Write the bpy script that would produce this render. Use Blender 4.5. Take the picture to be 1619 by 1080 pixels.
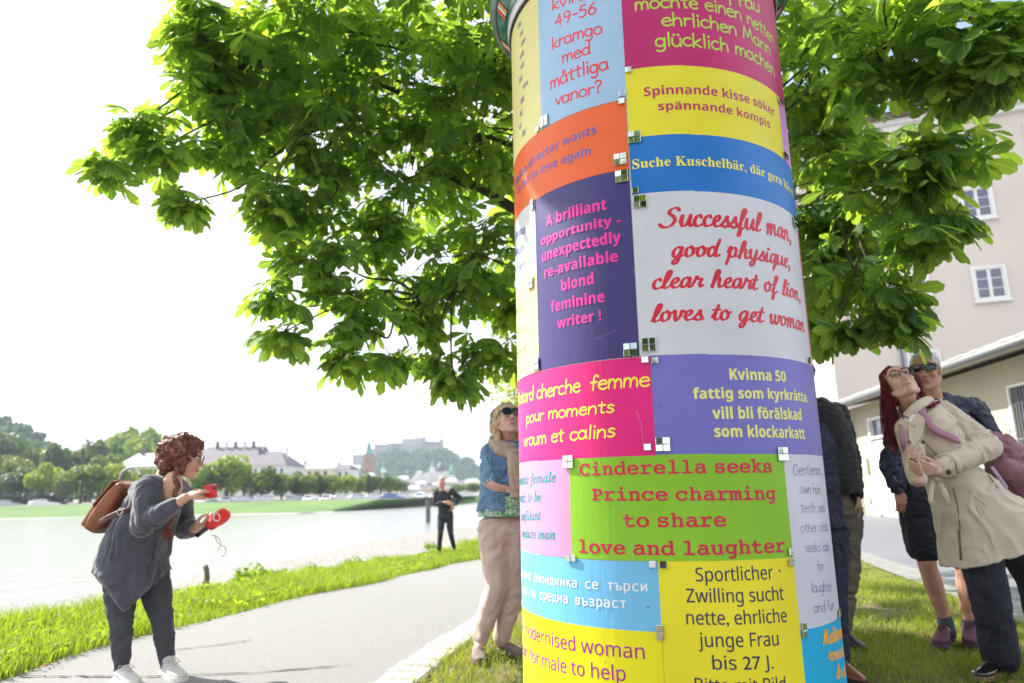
import bpy, bmesh, math, random, os
import numpy as np
from mathutils import Vector, Matrix, noise as mnoise
rad = math.radians
random.seed(7); rng = np.random.default_rng(7)
S = bpy.context.scene
for o in list(bpy.data.objects): bpy.data.objects.remove(o)
COL = S.collection

# ---------------------------------------------------------------- camera
cam = bpy.data.cameras.new('camera'); camo = bpy.data.objects.new('camera', cam); COL.objects.link(camo)
_p, _r = rad(11.975), rad(-1.0003)
F_ = Vector((0, math.cos(_p), math.sin(_p))); U_ = Vector((0, -math.sin(_p), math.cos(_p))); R_ = Vector((1, 0, 0))
R2 = R_*math.cos(_r)+U_*math.sin(_r); U2 = U_*math.cos(_r)-R_*math.sin(_r)
M = Matrix((R2, U2, -F_)).transposed().to_4x4(); M.translation = Vector((0, 0, 1.0))
camo.matrix_world = M
cam.sensor_width = 36; cam.lens = 1101.02/1619*36; cam.clip_end = 20000; cam.clip_start = .05
cam.dof.use_dof = True; cam.dof.focus_distance = 2.55; cam.dof.aperture_fstop = 2.6; cam.dof.aperture_blades = 0
S.camera = camo
# ---------------------------------------------------------------- light
SUN = Vector((-.80, .42, .86)).normalized()
w = bpy.data.worlds.new('World'); S.world = w; w.use_nodes = True
nt = w.node_tree; nt.nodes.clear(); N = nt.nodes.new; Lk = nt.links.new
out = N('ShaderNodeOutputWorld'); bg = N('ShaderNodeBackground'); sky = N('ShaderNodeTexSky')
sky.sky_type = 'NISHITA'; sky.sun_disc = False
sky.sun_elevation = math.asin(SUN.z); sky.sun_rotation = math.atan2(SUN.x, SUN.y)
sky.air_density = 1.0; sky.dust_density = 1.5
tc = N('ShaderNodeTexCoord'); nz = N('ShaderNodeTexNoise'); nz.inputs['Scale'].default_value = 1.6
nz.inputs['Detail'].default_value = 7; nz.inputs['Roughness'].default_value = .55
mp = N('ShaderNodeMapping'); mp.inputs['Scale'].default_value = (1, 1, 2.2); mp.inputs['Location'].default_value = (.35, .1, .3)
cr = N('ShaderNodeValToRGB'); cr.color_ramp.elements[0].position = .40; cr.color_ramp.elements[1].position = .56
cr.color_ramp.elements[0].color = (.12, .12, .12, 1)
mx = N('ShaderNodeMix'); mx.data_type = 'RGBA'
mx.inputs['B'].default_value = (7.0, 7.1, 7.3, 1)          # white sunlit cloud, in the sky texture's own units
Lk(tc.outputs['Generated'], mp.inputs['Vector']); Lk(mp.outputs[0], nz.inputs['Vector']); Lk(nz.outputs['Fac'], cr.inputs[0])
Lk(cr.outputs[0], mx.inputs['Factor']); Lk(sky.outputs[0], mx.inputs['A']); Lk(mx.outputs['Result'], bg.inputs['Color'])
bg.inputs['Strength'].default_value = .09; Lk(bg.outputs[0], out.inputs['Surface'])
sl = bpy.data.lights.new('sun', 'SUN'); sl.energy = 3.8; sl.angle = rad(.55); sl.color = (1, .95, .87)
so = bpy.data.objects.new('sun', sl); COL.objects.link(so); so.rotation_euler = SUN.to_track_quat('Z', 'Y').to_euler()
S.view_settings.view_transform = 'Standard'; S.view_settings.look = 'None'; S.view_settings.gamma = 1
S.view_settings.use_curve_mapping = False; S.view_settings.exposure = 1.62
S.render.engine = 'CYCLES'
S.cycles.max_bounces = 7; S.cycles.diffuse_bounces = 3; S.cycles.glossy_bounces = 3; S.cycles.transmission_bounces = 4
S.cycles.transparent_max_bounces = 8; S.cycles.use_denoising = True; S.cycles.sample_clamp_indirect = 6; S.cycles.volume_bounces = 0

# ---------------------------------------------------------------- helpers
def V(*a): return Vector(a)
def srgb(r, g, b): return tuple(((c/255)/12.92 if c/255 <= .04045 else ((c/255+.055)/1.055)**2.4) for c in (r, g, b))
_mats = {}
def mat(name, col, rough=.6, metal=0, var=0, vscale=5, bump=0, bscale=60, col2=None, spec=.5, trans=0, coat=0, bstretch=None, coord='Object', sheen=0, detail=5):
    if name in _mats: return _mats[name]
    m = bpy.data.materials.new(name); m.use_nodes = True; _mats[name] = m
    t = m.node_tree; b = t.nodes['Principled BSDF']; n = t.nodes.new; l = t.links.new
    b.inputs['Roughness'].default_value = rough; b.inputs['Metallic'].default_value = metal
    b.inputs['Specular IOR Level'].default_value = spec
    b.inputs['Base Color'].default_value = (*col, 1)
    if coat: b.inputs['Coat Weight'].default_value = coat; b.inputs['Coat Roughness'].default_value = .15
    if sheen: b.inputs['Sheen Weight'].default_value = sheen
    if var or col2 or bump: tc = n('ShaderNodeTexCoord')
    if var or col2:
        z = n('ShaderNodeTexNoise'); z.inputs['Scale'].default_value = vscale; z.inputs['Detail'].default_value = detail
        l(tc.outputs[coord], z.inputs['Vector'])
        c2 = col2 or tuple(c*(1-var) for c in col); c1 = col if col2 else tuple(min(1, c*(1+var)) for c in col)
        r = n('ShaderNodeValToRGB'); r.color_ramp.elements[0].position = .34; r.color_ramp.elements[1].position = .66
        r.color_ramp.elements[0].color = (*c2, 1); r.color_ramp.elements[1].color = (*c1, 1)
        l(z.outputs['Fac'], r.inputs[0]); l(r.outputs[0], b.inputs['Base Color'])
    if bump:
        z = n('ShaderNodeTexNoise'); z.inputs['Scale'].default_value = bscale; z.inputs['Detail'].default_value = 4
        if bstretch:
            q = n('ShaderNodeMapping'); q.inputs['Scale'].default_value = bstretch; l(tc.outputs[coord], q.inputs['Vector']); l(q.outputs[0], z.inputs['Vector'])
        else: l(tc.outputs[coord], z.inputs['Vector'])
        bp = n('ShaderNodeBump'); bp.inputs['Strength'].default_value = bump; bp.inputs['Distance'].default_value = .5/bscale
        l(z.outputs['Fac'], bp.inputs['Height']); l(bp.outputs[0], b.inputs['Normal'])
    return m
def leafmat(name, c1, c2, trans=.45, scale=1.2, rough=.45, vein=False, objrand=False, fine=None):
    m = bpy.data.materials.new(name); m.use_nodes = True; t = m.node_tree; n = t.nodes.new; l = t.links.new
    b = t.nodes['Principled BSDF']; b.inputs['Roughness'].default_value = rough; b.inputs['Specular IOR Level'].default_value = .3
    g = n('ShaderNodeNewGeometry'); tc = n('ShaderNodeTexCoord'); z = n('ShaderNodeTexNoise'); z.inputs['Scale'].default_value = scale
    z.inputs['Detail'].default_value = 3
    l(g.outputs['Position'], z.inputs['Vector'])
    ad = n('ShaderNodeMath'); ad.operation = 'ADD'
    rs = n('ShaderNodeMath'); rs.operation = 'MULTIPLY_ADD'; rs.inputs[1].default_value = .5; rs.inputs[2].default_value = -.25
    l(g.outputs['Random Per Island'], rs.inputs[0]); l(rs.outputs[0], ad.inputs[0]); l(z.outputs['Fac'], ad.inputs[1])
    r = n('ShaderNodeValToRGB'); r.color_ramp.elements[0].position = .3; r.color_ramp.elements[1].position = .72
    r.color_ramp.elements[0].color = (*c1, 1); r.color_ramp.elements[1].color = (*c2, 1); l(ad.outputs[0], r.inputs[0])
    col = r.outputs[0]
    if vein:
        uv = n('ShaderNodeUVMap'); sp = n('ShaderNodeSeparateXYZ'); l(uv.outputs[0], sp.inputs[0])
        ab = n('ShaderNodeMath'); ab.operation = 'ABSOLUTE'; l(sp.outputs[0], ab.inputs[0])
        # side veins: run obliquely from the midrib
        d = n('ShaderNodeMath'); d.operation = 'MULTIPLY_ADD'; d.inputs[1].default_value = -.45; l(ab.outputs[0], d.inputs[0]); l(sp.outputs[1], d.inputs[2])
        f = n('ShaderNodeMath'); f.operation = 'MULTIPLY'; f.inputs[1].default_value = 90; l(d.outputs[0], f.inputs[0])
        sn = n('ShaderNodeMath'); sn.operation = 'SINE'; l(f.outputs[0], sn.inputs[0])
        mr = n('ShaderNodeMapRange'); mr.inputs[1].default_value = .0; mr.inputs[2].default_value = .035; mr.inputs[3].default_value = 1; mr.inputs[4].default_value = 0
        l(ab.outputs[0], mr.inputs[0])
        hm = n('ShaderNodeMath'); hm.operation = 'MULTIPLY_ADD'; hm.inputs[1].default_value = -2.2; l(mr.outputs[0], hm.inputs[0]); l(sn.outputs[0], hm.inputs[2])
        bp = n('ShaderNodeBump'); bp.inputs['Strength'].default_value = .5; bp.inputs['Distance'].default_value = .0016
        l(hm.outputs[0], bp.inputs['Height']); l(bp.outputs[0], b.inputs['Normal'])
        mc = n('ShaderNodeMix'); mc.data_type = 'RGBA'; mc.inputs['B'].default_value = (c2[0]*2.0, c2[1]*1.7, c2[2]*2, 1)
        mm = n('ShaderNodeMath'); mm.operation = 'MULTIPLY'; mm.inputs[1].default_value = .7; l(mr.outputs[0], mm.inputs[0])
        l(mm.outputs[0], mc.inputs['Factor']); l(col, mc.inputs['A']); col = mc.outputs['Result']
        z2 = n('ShaderNodeTexNoise'); z2.inputs['Scale'].default_value = 23; z2.inputs['Detail'].default_value = 2; l(g.outputs['Position'], z2.inputs['Vector'])
        r2 = n('ShaderNodeMapRange'); r2.inputs[1].default_value = .71; r2.inputs[2].default_value = .76; l(z2.outputs['Fac'], r2.inputs[0])
        mb = n('ShaderNodeMix'); mb.data_type = 'RGBA'; mb.inputs['B'].default_value = (.14, .06, .015, 1)
        l(r2.outputs[0], mb.inputs['Factor']); l(col, mb.inputs['A']); col = mb.outputs['Result']
    l(col, b.inputs['Base Color'])
    tr = n('ShaderNodeBsdfTranslucent'); ht = n('ShaderNodeMix'); ht.data_type = 'RGBA'; ht.blend_type = 'MULTIPLY'; ht.inputs['Factor'].default_value = 1
    ht.inputs['B'].default_value = (3.0, 2.5, .65, 1); l(col, ht.inputs['A']); l(ht.outputs['Result'], tr.inputs['Color'])
    ms = n('ShaderNodeMixShader'); ms.inputs[0].default_value = trans
    l(b.outputs[0], ms.inputs[1]); l(tr.outputs[0], ms.inputs[2]); l(ms.outputs[0], t.nodes['Material Output'].inputs['Surface'])
    return m

class MB:
    """collects vertices and faces; build() links them as one mesh object"""
    def __init__(s): s.v = []; s.f = []; s.mi = []; s.cur = 0
    def add(s, vs, fs, M=None):
        k = len(s.v)
        s.v += [tuple(M @ Vector(a)) for a in vs] if M is not None else [tuple(a) for a in vs]
        s.f += [tuple(i+k for i in f) for f in fs]; s.mi += [s.cur]*len(fs); return s
    def box(s, c, d, M=None, rz=0, R=None):
        x, y, z = d[0]/2, d[1]/2, d[2]/2
        q = [(-x,-y,-z),(x,-y,-z),(x,y,-z),(-x,y,-z),(-x,-y,z),(x,-y,z),(x,y,z),(-x,y,z)]
        T = Matrix.Translation(c) @ (R.to_4x4() if R is not None else Matrix.Rotation(rz, 4, 'Z'))
        if M is not None: T = M @ T
        return s.add(q, [(0,3,2,1),(4,5,6,7),(0,1,5,4),(1,2,6,5),(2,3,7,6),(3,0,4,7)], T)
    def tube(s, pts, r, n=8, cap=True, flat=1.0, up=None):
        pts = [Vector(p) for p in pts]; m = len(pts); rs = r if hasattr(r, '__len__') else [r]*m
        k = len(s.v); pu = Vector(up) if up else None
        for i, p in enumerate(pts):
            t = (pts[min(i+1, m-1)]-pts[max(i-1, 0)]); t = t.normalized() if t.length > 1e-9 else Vector((0, 0, 1))
            if pu is None: pu = Vector((0, 0, 1)) if abs(t.z) < .9 else Vector((1, 0, 0))
            a = t.cross(pu); a = a.normalized() if a.length > 1e-6 else t.orthogonal().normalized()
            b = a.cross(t); 
            if not up: pu = b
            for j in range(n):
                q = 2*math.pi*j/n; s.v.append(tuple(p+a*math.cos(q)*rs[i]+b*math.sin(q)*rs[i]*flat))
        fs = [(k+i*n+j, k+i*n+(j+1) % n, k+(i+1)*n+(j+1) % n, k+(i+1)*n+j) for i in range(m-1) for j in range(n)]
        if cap: fs += [tuple(k+j for j in range(n))[::-1], tuple(k+(m-1)*n+j for j in range(n))]
        s.f += fs; s.mi += [s.cur]*len(fs); return s
    def lathe(s, prof, n=24, c=(0,0,0), a0=0, a1=2*math.pi, cap=False):
        full = abs(a1-a0-2*math.pi) < 1e-6; k = len(s.v); m = n if full else n+1
        for (r, z) in prof:
            for j in range(m):
                a = a0+(a1-a0)*j/n; s.v.append((c[0]+r*math.cos(a), c[1]+r*math.sin(a), c[2]+z))
        fs = []
        for i in range(len(prof)-1):
            for j in range(n):
                fs.append((k+i*m+j, k+i*m+(j+1) % m, k+(i+1)*m+(j+1) % m, k+(i+1)*m+j))
        if cap: fs += [tuple(k+j for j in range(m))[::-1], tuple(k+(len(prof)-1)*m+j for j in range(m))]
        s.f += fs; s.mi += [s.cur]*len(fs); return s
    def ell(s, c, r, n=12, M=None, R=None):
        """ellipsoid"""
        vs = [(0,0,-1)]; h = n//2
        for i in range(1, h):
            a = math.pi*i/h
            for j in range(n): q = 2*math.pi*j/n; vs.append((math.sin(a)*math.cos(q), math.sin(a)*math.sin(q), -math.cos(a)))
        vs.append((0,0,1)); fs = [(0, 1+(j+1) % n, 1+j) for j in range(n)]
        for i in range(h-2):
            for j in range(n): a = 1+i*n; fs.append((a+j, a+(j+1) % n, a+n+(j+1) % n, a+n+j))
        a = 1+(h-2)*n; fs += [(a+j, a+(j+1) % n, len(vs)-1) for j in range(n)]
        r = r if hasattr(r, '__len__') else (r, r, r)
        T = Matrix.Translation(c) @ (R.to_4x4() if R is not None else Matrix.Identity(4)) @ Matrix.Diagonal((*r, 1))
        if M is not None: T = M @ T
        return s.add(vs, fs, T)
    def loft(s, rings, cap=True):
        """rings: lists of equal length of points"""
        k = len(s.v); n = len(rings[0])
        for r in rings: s.v += [tuple(p) for p in r]
        fs = [(k+i*n+j, k+i*n+(j+1) % n, k+(i+1)*n+(j+1) % n, k+(i+1)*n+j) for i in range(len(rings)-1) for j in range(n)]
        if cap: fs += [tuple(k+j for j in range(n))[::-1], tuple(k+(len(rings)-1)*n+j for j in range(n))]
        s.f += fs; s.mi += [s.cur]*len(fs); return s
    def mesh(s, name, smooth=False):
        me = bpy.data.meshes.new(name); me.from_pydata(s.v, [], s.f)
        if smooth: me.shade_smooth()
        me.update(); return me
    def build(s, name, m, parent=None, smooth=False, bevel=0, **kw):
        me = s.mesh(name, smooth)
        for x in (m if isinstance(m, (list, tuple)) else [m]): me.materials.append(x)
        if isinstance(m, (list, tuple)): me.polygons.foreach_set('material_index', s.mi)
        return link(name, me, parent, bevel=bevel, **kw)
def link(name, me, parent=None, bevel=0, loc=None, **kw):
    o = bpy.data.objects.new(name, me); COL.objects.link(o)
    if parent: o.parent = parent
    if loc is not None: o.location = loc
    if bevel:
        b = o.modifiers.new('bevel', 'BEVEL'); b.width = bevel; b.segments = 2; b.limit_method = 'ANGLE'
    for k, v in kw.items(): o[k] = v
    return o
def thing(name, label, cat, loc=(0,0,0), rz=0, group=None, kind=None):
    o = bpy.data.objects.new(name, None); COL.objects.link(o); o.location = loc; o.rotation_euler = (0, 0, rz); o.empty_display_size = .1
    o['label'] = label; o['category'] = cat
    if group: o['group'] = group
    return o
def tag(o, label, cat, group=None):
    o['label'] = label; o['category'] = cat
    if group: o['group'] = group
    return o
def struct(o): o['kind'] = 'structure'; return o
def dup(root, loc, rz=None, label=None, scale=None):
    r = root.copy(); COL.objects.link(r); r.location = loc
    if rz is not None: r.rotation_euler = (0, 0, rz)
    if label: r['label'] = label
    if scale: r.scale = scale
    for ch in list(root.children):
        c = ch.copy(); COL.objects.link(c); c.parent = r
        for g in ch.children:
            d = g.copy(); COL.objects.link(d); d.parent = c
    return r
def npmesh(name, v, f, mats_, uv=None, smooth=False):
    """fast mesh from numpy arrays; f is (n,3) or (n,4)"""
    me = bpy.data.meshes.new(name); k = f.shape[1]
    me.vertices.add(len(v)); me.vertices.foreach_set('co', np.ascontiguousarray(v, np.float32).ravel())
    me.loops.add(f.size); me.loops.foreach_set('vertex_index', np.ascontiguousarray(f, np.int32).ravel())
    me.polygons.add(len(f)); me.polygons.foreach_set('loop_start', np.arange(0, f.size, k, dtype=np.int32))
    me.polygons.foreach_set('loop_total', np.full(len(f), k, np.int32))
    if smooth: me.polygons.foreach_set('use_smooth', np.ones(len(f), bool))
    if uv is not None:
        u = me.uv_layers.new(name='UVMap'); u.data.foreach_set('uv', np.ascontiguousarray(uv[f.ravel()], np.float32).ravel())
    me.update(calc_edges=True); me.materials.append(mats_); return me
def hnoise(x, y, s=1.0, o=0): return mnoise.noise(Vector((x*s+o, y*s-o, o*.37)))
# street frame: s along the river, t to the right of it
US = np.array([math.sin(rad(12)), math.cos(rad(12))]); UT = np.array([math.cos(rad(12)), -math.sin(rad(12))])
def ST(s, t, z=0): p = US*s+UT*t; return (float(p[0]), float(p[1]), z)
def dip(s):
    """the riverside path sinks gently away from the camera"""
    a = min(max((s-4.0)/13.0, 0), 1); return -.40*a*a*(3-2*a)*1.0
# ---------------------------------------------------------------- ground
def surf(name, s0, s1, t0, t1, ns, nt_, zf, m, smooth=True, taper=None):
    v = []; 
    for i in range(ns+1):
        s = s0+(s1-s0)*i/ns
        for j in range(nt_+1):
            a = t0(s) if callable(t0) else t0; b = t1(s) if callable(t1) else t1
            t = a+(b-a)*j/nt_; v.append(ST(s, t, zf(s, t)))
    f = [(i*(nt_+1)+j, i*(nt_+1)+j+1, (i+1)*(nt_+1)+j+1, (i+1)*(nt_+1)+j) for i in range(ns) for j in range(nt_)]
    me = npmesh(name, np.array(v), np.array(f), m, smooth=smooth)
    return struct(link(name, me))
def fd(s, k=6.): return dip(s)
m_soil = mat('soil', (.13,.10,.065), .95, var=.4, vscale=3, bump=.6, bscale=30)
m_asph = mat('pale_asphalt', (.185,.185,.182), .9, col2=(.235,.23,.224), vscale=40, bump=.8, bscale=110, detail=12)
m_yard = mat('yard_asphalt', (.125,.133,.15), .85, col2=(.15,.158,.175), vscale=.8, bump=.3, bscale=90, detail=10)
m_conc = mat('kerb_concrete', (.20,.20,.19), .9, var=.12, vscale=6, bump=.3, bscale=50)
m_grav = mat('gravel_shore', (.13,.125,.115), .95, col2=(.27,.26,.24), vscale=9, bump=.9, bscale=26, detail=8)
def edgeL(s): return -3.72+.07*math.sin(s*.9)+.05*math.sin(s*2.3+1)
def edgeR(s): return -1.56+.02*math.sin(s*1.7)
# big terrain sheet to the horizon (below everything)
gm = mat('distant_ground', (.09,.12,.05), .95, var=.35, vscale=.02, coord='Object')
g = MB(); g.add([(-120,-60,-2.6),(4000,-60,-2.6),(4000,6000,-2.6),(-3000,6000,-2.6),(-3000,-60,-2.6)], [(0,1,2,3,4)])
struct(g.build('ground', gm))
path = surf('path', -6, 46, edgeL, edgeR, 120, 14, lambda s,t: dip(s)+.004*hnoise(s,t,2), m_asph)
surf('soil_bed', -6, 46, edgeR, 2.42, 80, 16, lambda s,t: dip(s)*max(0,min(1,(1.5-t)/3))-.012+.018*hnoise(s,t,1.1), m_soil)
surf('bank_soil', -6, 46, -5.35, edgeL, 100, 8, lambda s,t: dip(s)-.015+.03*hnoise(s,t,1.5)+(-.10*max(0,-4.9-t)/.45), m_soil)
surf('gravel_shore', -6, 46, lambda s: -15.6+.5*hnoise(s,0,.3), -5.35, 110, 60,
     lambda s,t: dip(s)-.11+(-1.62-dip(s)+.11)*max(0,min(1,(-5.35-t)/9.9))**.8+.06*hnoise(s,t,1.3)+.03*hnoise(s,t,4), m_grav)
surf('yard', -6, 60, 2.80, 40, 30, 20, lambda s,t: .0, m_yard)
kb = surf('concrete_kerb', -6, 60, 2.42, 2.80, 60, 2, lambda s,t: .012, m_conc)
# the path goes on beyond the man
# crack lines in the asphalt
ck = MB()
def crack(pts, wd=.006, seed=1):
    r = random.Random(seed); q = []
    for (a, b) in zip(pts[:-1], pts[1:]):
        for k in range(14):
            f = k/14; q.append((a[0]+(b[0]-a[0])*f+r.uniform(-.012,.012), a[1]+(b[1]-a[1])*f+r.uniform(-.012,.012)))
    ws = [wd*r.uniform(.3,1.4) for _ in q]
    vs = []; 
    for i, (x, y) in enumerate(q):
        a = q[min(i+1, len(q)-1)]; b = q[max(i-1, 0)]; dx, dy = a[0]-b[0], a[1]-b[1]; L = math.hypot(dx, dy) or 1
        s_ = x*US[0]+y*US[1]; z = dip(s_)+.0075
        vs += [(x-dy/L*ws[i], y+dx/L*ws[i], z), (x+dy/L*ws[i], y-dx/L*ws[i], z)]
    ck.add(vs, [(2*i, 2*i+1, 2*i+3, 2*i+2) for i in range(len(q)-1)])
crack([(-2.85,4.28),(-2.2,4.22),(-1.5,4.25),(-.95,4.42)], .008, 1)
crack([(-2.25,4.9),(-2.0,5.05),(-1.85,5.2)], .006, 2)
ck.build('crack', mat('crack_dirt', (.05,.045,.04), .95), path, kind='stuff')
# stone edging between path and lawn
edging = struct(MB().add([ST(2.6,-1.60,-.03), ST(2.6,-1.36,-.03), ST(12,-1.36,dip(12)-.03), ST(12,-1.60,dip(12)-.03)], [(0,1,2,3)]).build('stone_edging', m_soil))
m_st = mat('edging_stone', (.40,.38,.34), .9, col2=(.50,.48,.44), vscale=7, bump=.7, bscale=35)
_sm = []
for k in range(6):
    r = random.Random(k); bm = bmesh.new(); bmesh.ops.create_cube(bm, size=1)
    for v in bm.verts: v.co = Vector((v.co.x*.24+r.uniform(-.012,.012), v.co.y*.135+r.uniform(-.008,.008), v.co.z*.08+r.uniform(-.004,.004)))
    bmesh.ops.bevel(bm, geom=bm.edges[:]+bm.verts[:], offset=.012, segments=1, affect='EDGES')
    me = bpy.data.meshes.new('edging_stone'); bm.to_mesh(me); bm.free(); me.materials.append(m_st); _sm.append(me)
s = 2.7
while s < 11.5:
    o = link('edging_stone', random.choice(_sm), edging, loc=ST(s, -1.47+random.uniform(-.012,.012), dip(s)-.022+random.uniform(-.004,.004)))
    o.rotation_euler = (random.uniform(-.03,.03), random.uniform(-.04,.04), rad(-12)+random.uniform(-.05,.05)); s += .143*random.uniform(.98,1.08)
# river
def water_mat():
    m = bpy.data.materials.new('river_water'); m.use_nodes = True; t = m.node_tree; b = t.nodes['Principled BSDF']; n = t.nodes.new; l = t.links.new
    b.inputs['Base Color'].default_value = (.28,.28,.27,1); b.inputs['Roughness'].default_value = .12; b.inputs['IOR'].default_value = 1.33
    tc = n('ShaderNodeTexCoord'); mp = n('ShaderNodeMapping'); mp.inputs['Rotation'].default_value = (0,0,rad(12)); mp.inputs['Scale'].default_value = (1.2,.55,1)
    z = n('ShaderNodeTexNoise'); z.inputs['Scale'].default_value = 1.6; z.inputs['Detail'].default_value = 6; z.inputs['Roughness'].default_value = .6
    bp = n('ShaderNodeBump'); bp.inputs['Strength'].default_value = .8; bp.inputs['Distance'].default_value = .16
    l(tc.outputs['Object'], mp.inputs[0]); l(mp.outputs[0], z.inputs['Vector']); l(z.outputs['Fac'], bp.inputs['Height']); l(bp.outputs[0], b.inputs['Normal'])
    return m
wv = MB(); wv.add([(-400,-60,-1.6),(40,-60,-1.6),(60,420,-1.6),(-60,420,-1.6),(-400,60,-1.6)], [(0,1,2,3,4)])
struct(wv.build('river', water_mat()))
# ---------------------------------------------------------------- fonts
FD = bpy.utils.system_resource('DATAFILES')+'/fonts/'
try: _mono = bpy.data.fonts.load(FD+'DejaVuSansMono.woff2')
except Exception: _mono = None
def _mp(c, up, lo, dg=None):
    if 'A' <= c <= 'Z': return chr(up+ord(c)-65)
    if 'a' <= c <= 'z': return chr(lo+ord(c)-97)
    if dg and c.isdigit(): return chr(dg+ord(c)-48)
    return c
STY = {  # style: (mapping of letters, embolden, extra tracking)
 'A': (lambda c: _mp(c,0x1D5D4,0x1D5EE), 0, 0), 'K': (lambda c: _mp(c,0x1D5D4,0x1D5EE,0x1D7EC), .024, .015), 'S': (lambda c: _mp(c,0x1D5A0,0x1D5BA), .004, 0),
 'F': (lambda c: _mp(c,0x1D400,0x1D41A), .012, .02), 'M': (lambda c: _mp(c,0x1D670,0x1D68A), .024, 0),
 'I': (lambda c: _mp(c,0x1D468,0x1D482), .016, 0), 'C': (lambda c: c, .012, 0)}
_gc = {}
DIA = {'ä': 'a', 'ö': 'o', 'å': 'a', 'ü': 'u'}
def refine(v, t, mx):
    """halves the triangles that are wider than mx, so that the print bends with the paper"""
    for _ in range(12):
        if not len(t): break
        P_ = v[t]; w_ = P_[:,:,0].max(1)-P_[:,:,0].min(1); b_ = w_ > mx
        if not b_.any(): break
        T = t[b_]; Q_ = v[T]; L = np.stack([abs(Q_[:,1,0]-Q_[:,0,0]), abs(Q_[:,2,0]-Q_[:,1,0]), abs(Q_[:,0,0]-Q_[:,2,0])], 1); e = L.argmax(1); r_ = np.arange(len(T)); a, c, d = T[r_, e], T[r_, (e+1) % 3], T[r_, (e+2) % 3]
        m_ = (v[a]+v[c])/2; k_ = np.arange(len(T))+len(v); v = np.concatenate([v, m_]); t = np.concatenate([t[~b_], np.stack([a, k_, d], 1), np.stack([k_, c, d], 1)])
    return v, t
def _curve(txt, sty):
    c = bpy.data.curves.new('t', 'FONT'); c.body = txt; c.resolution_u = 5
    if sty == 'C' and _mono: c.font = _mono
    o = bpy.data.objects.new('t', c); m = o.to_mesh(); m.calc_loop_triangles()
    v = np.array([x.co[:2] for x in m.vertices]) if len(m.vertices) else np.zeros((0,2))
    t = np.array([x.vertices[:] for x in m.loop_triangles], int) if len(m.loop_triangles) else np.zeros((0,3), int)
    o.to_mesh_clear(); bpy.data.objects.remove(o); bpy.data.curves.remove(c); return v, t
def fglyph(c, sty):
    if (c, sty) in _gc: return _gc[c, sty]
    b = DIA.get(c, c); k = STY[sty][0](b) if b != ' ' else ' '
    a, _ = _curve('||', sty); d, _ = _curve('|'+k+'|', sty); adv = d[:,0].max()-a[:,0].max()
    v, t = _curve(k, sty) if k != ' ' else (np.zeros((0,2)), np.zeros((0,3), int))
    if c in DIA:
        x = (v[:,0].min()+v[:,0].max())/2; h = .66 if sty != 'F' else .62
        if c == 'å':
            n = 14; q = np.linspace(0, 2*math.pi, n, endpoint=False)
            ring = np.concatenate([np.c_[x+.105*np.cos(q), h+.07+.105*np.sin(q)], np.c_[x+.05*np.cos(q), h+.07+.05*np.sin(q)]])
            rt = []; 
            for j in range(n): j2 = (j+1) % n; rt += [(j, j2, n+j2), (j, n+j2, n+j)]
            t = np.concatenate([t, np.array(rt)+len(v)]); v = np.concatenate([v, ring])
        else:
            for dx in (-.11, .11):
                n = 10; q = np.linspace(0, 2*math.pi, n, endpoint=False); rr = .062 if sty in 'AFK' else .05
                t = np.concatenate([t, np.array([(0, j, j+1) for j in range(1, n-1)])+len(v)]); v = np.concatenate([v, np.c_[x+dx+rr*np.cos(q), h+rr*np.sin(q)]])
    v, t = refine(v, t, .16); _gc[c, sty] = (v, t, adv); return _gc[c, sty]
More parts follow.
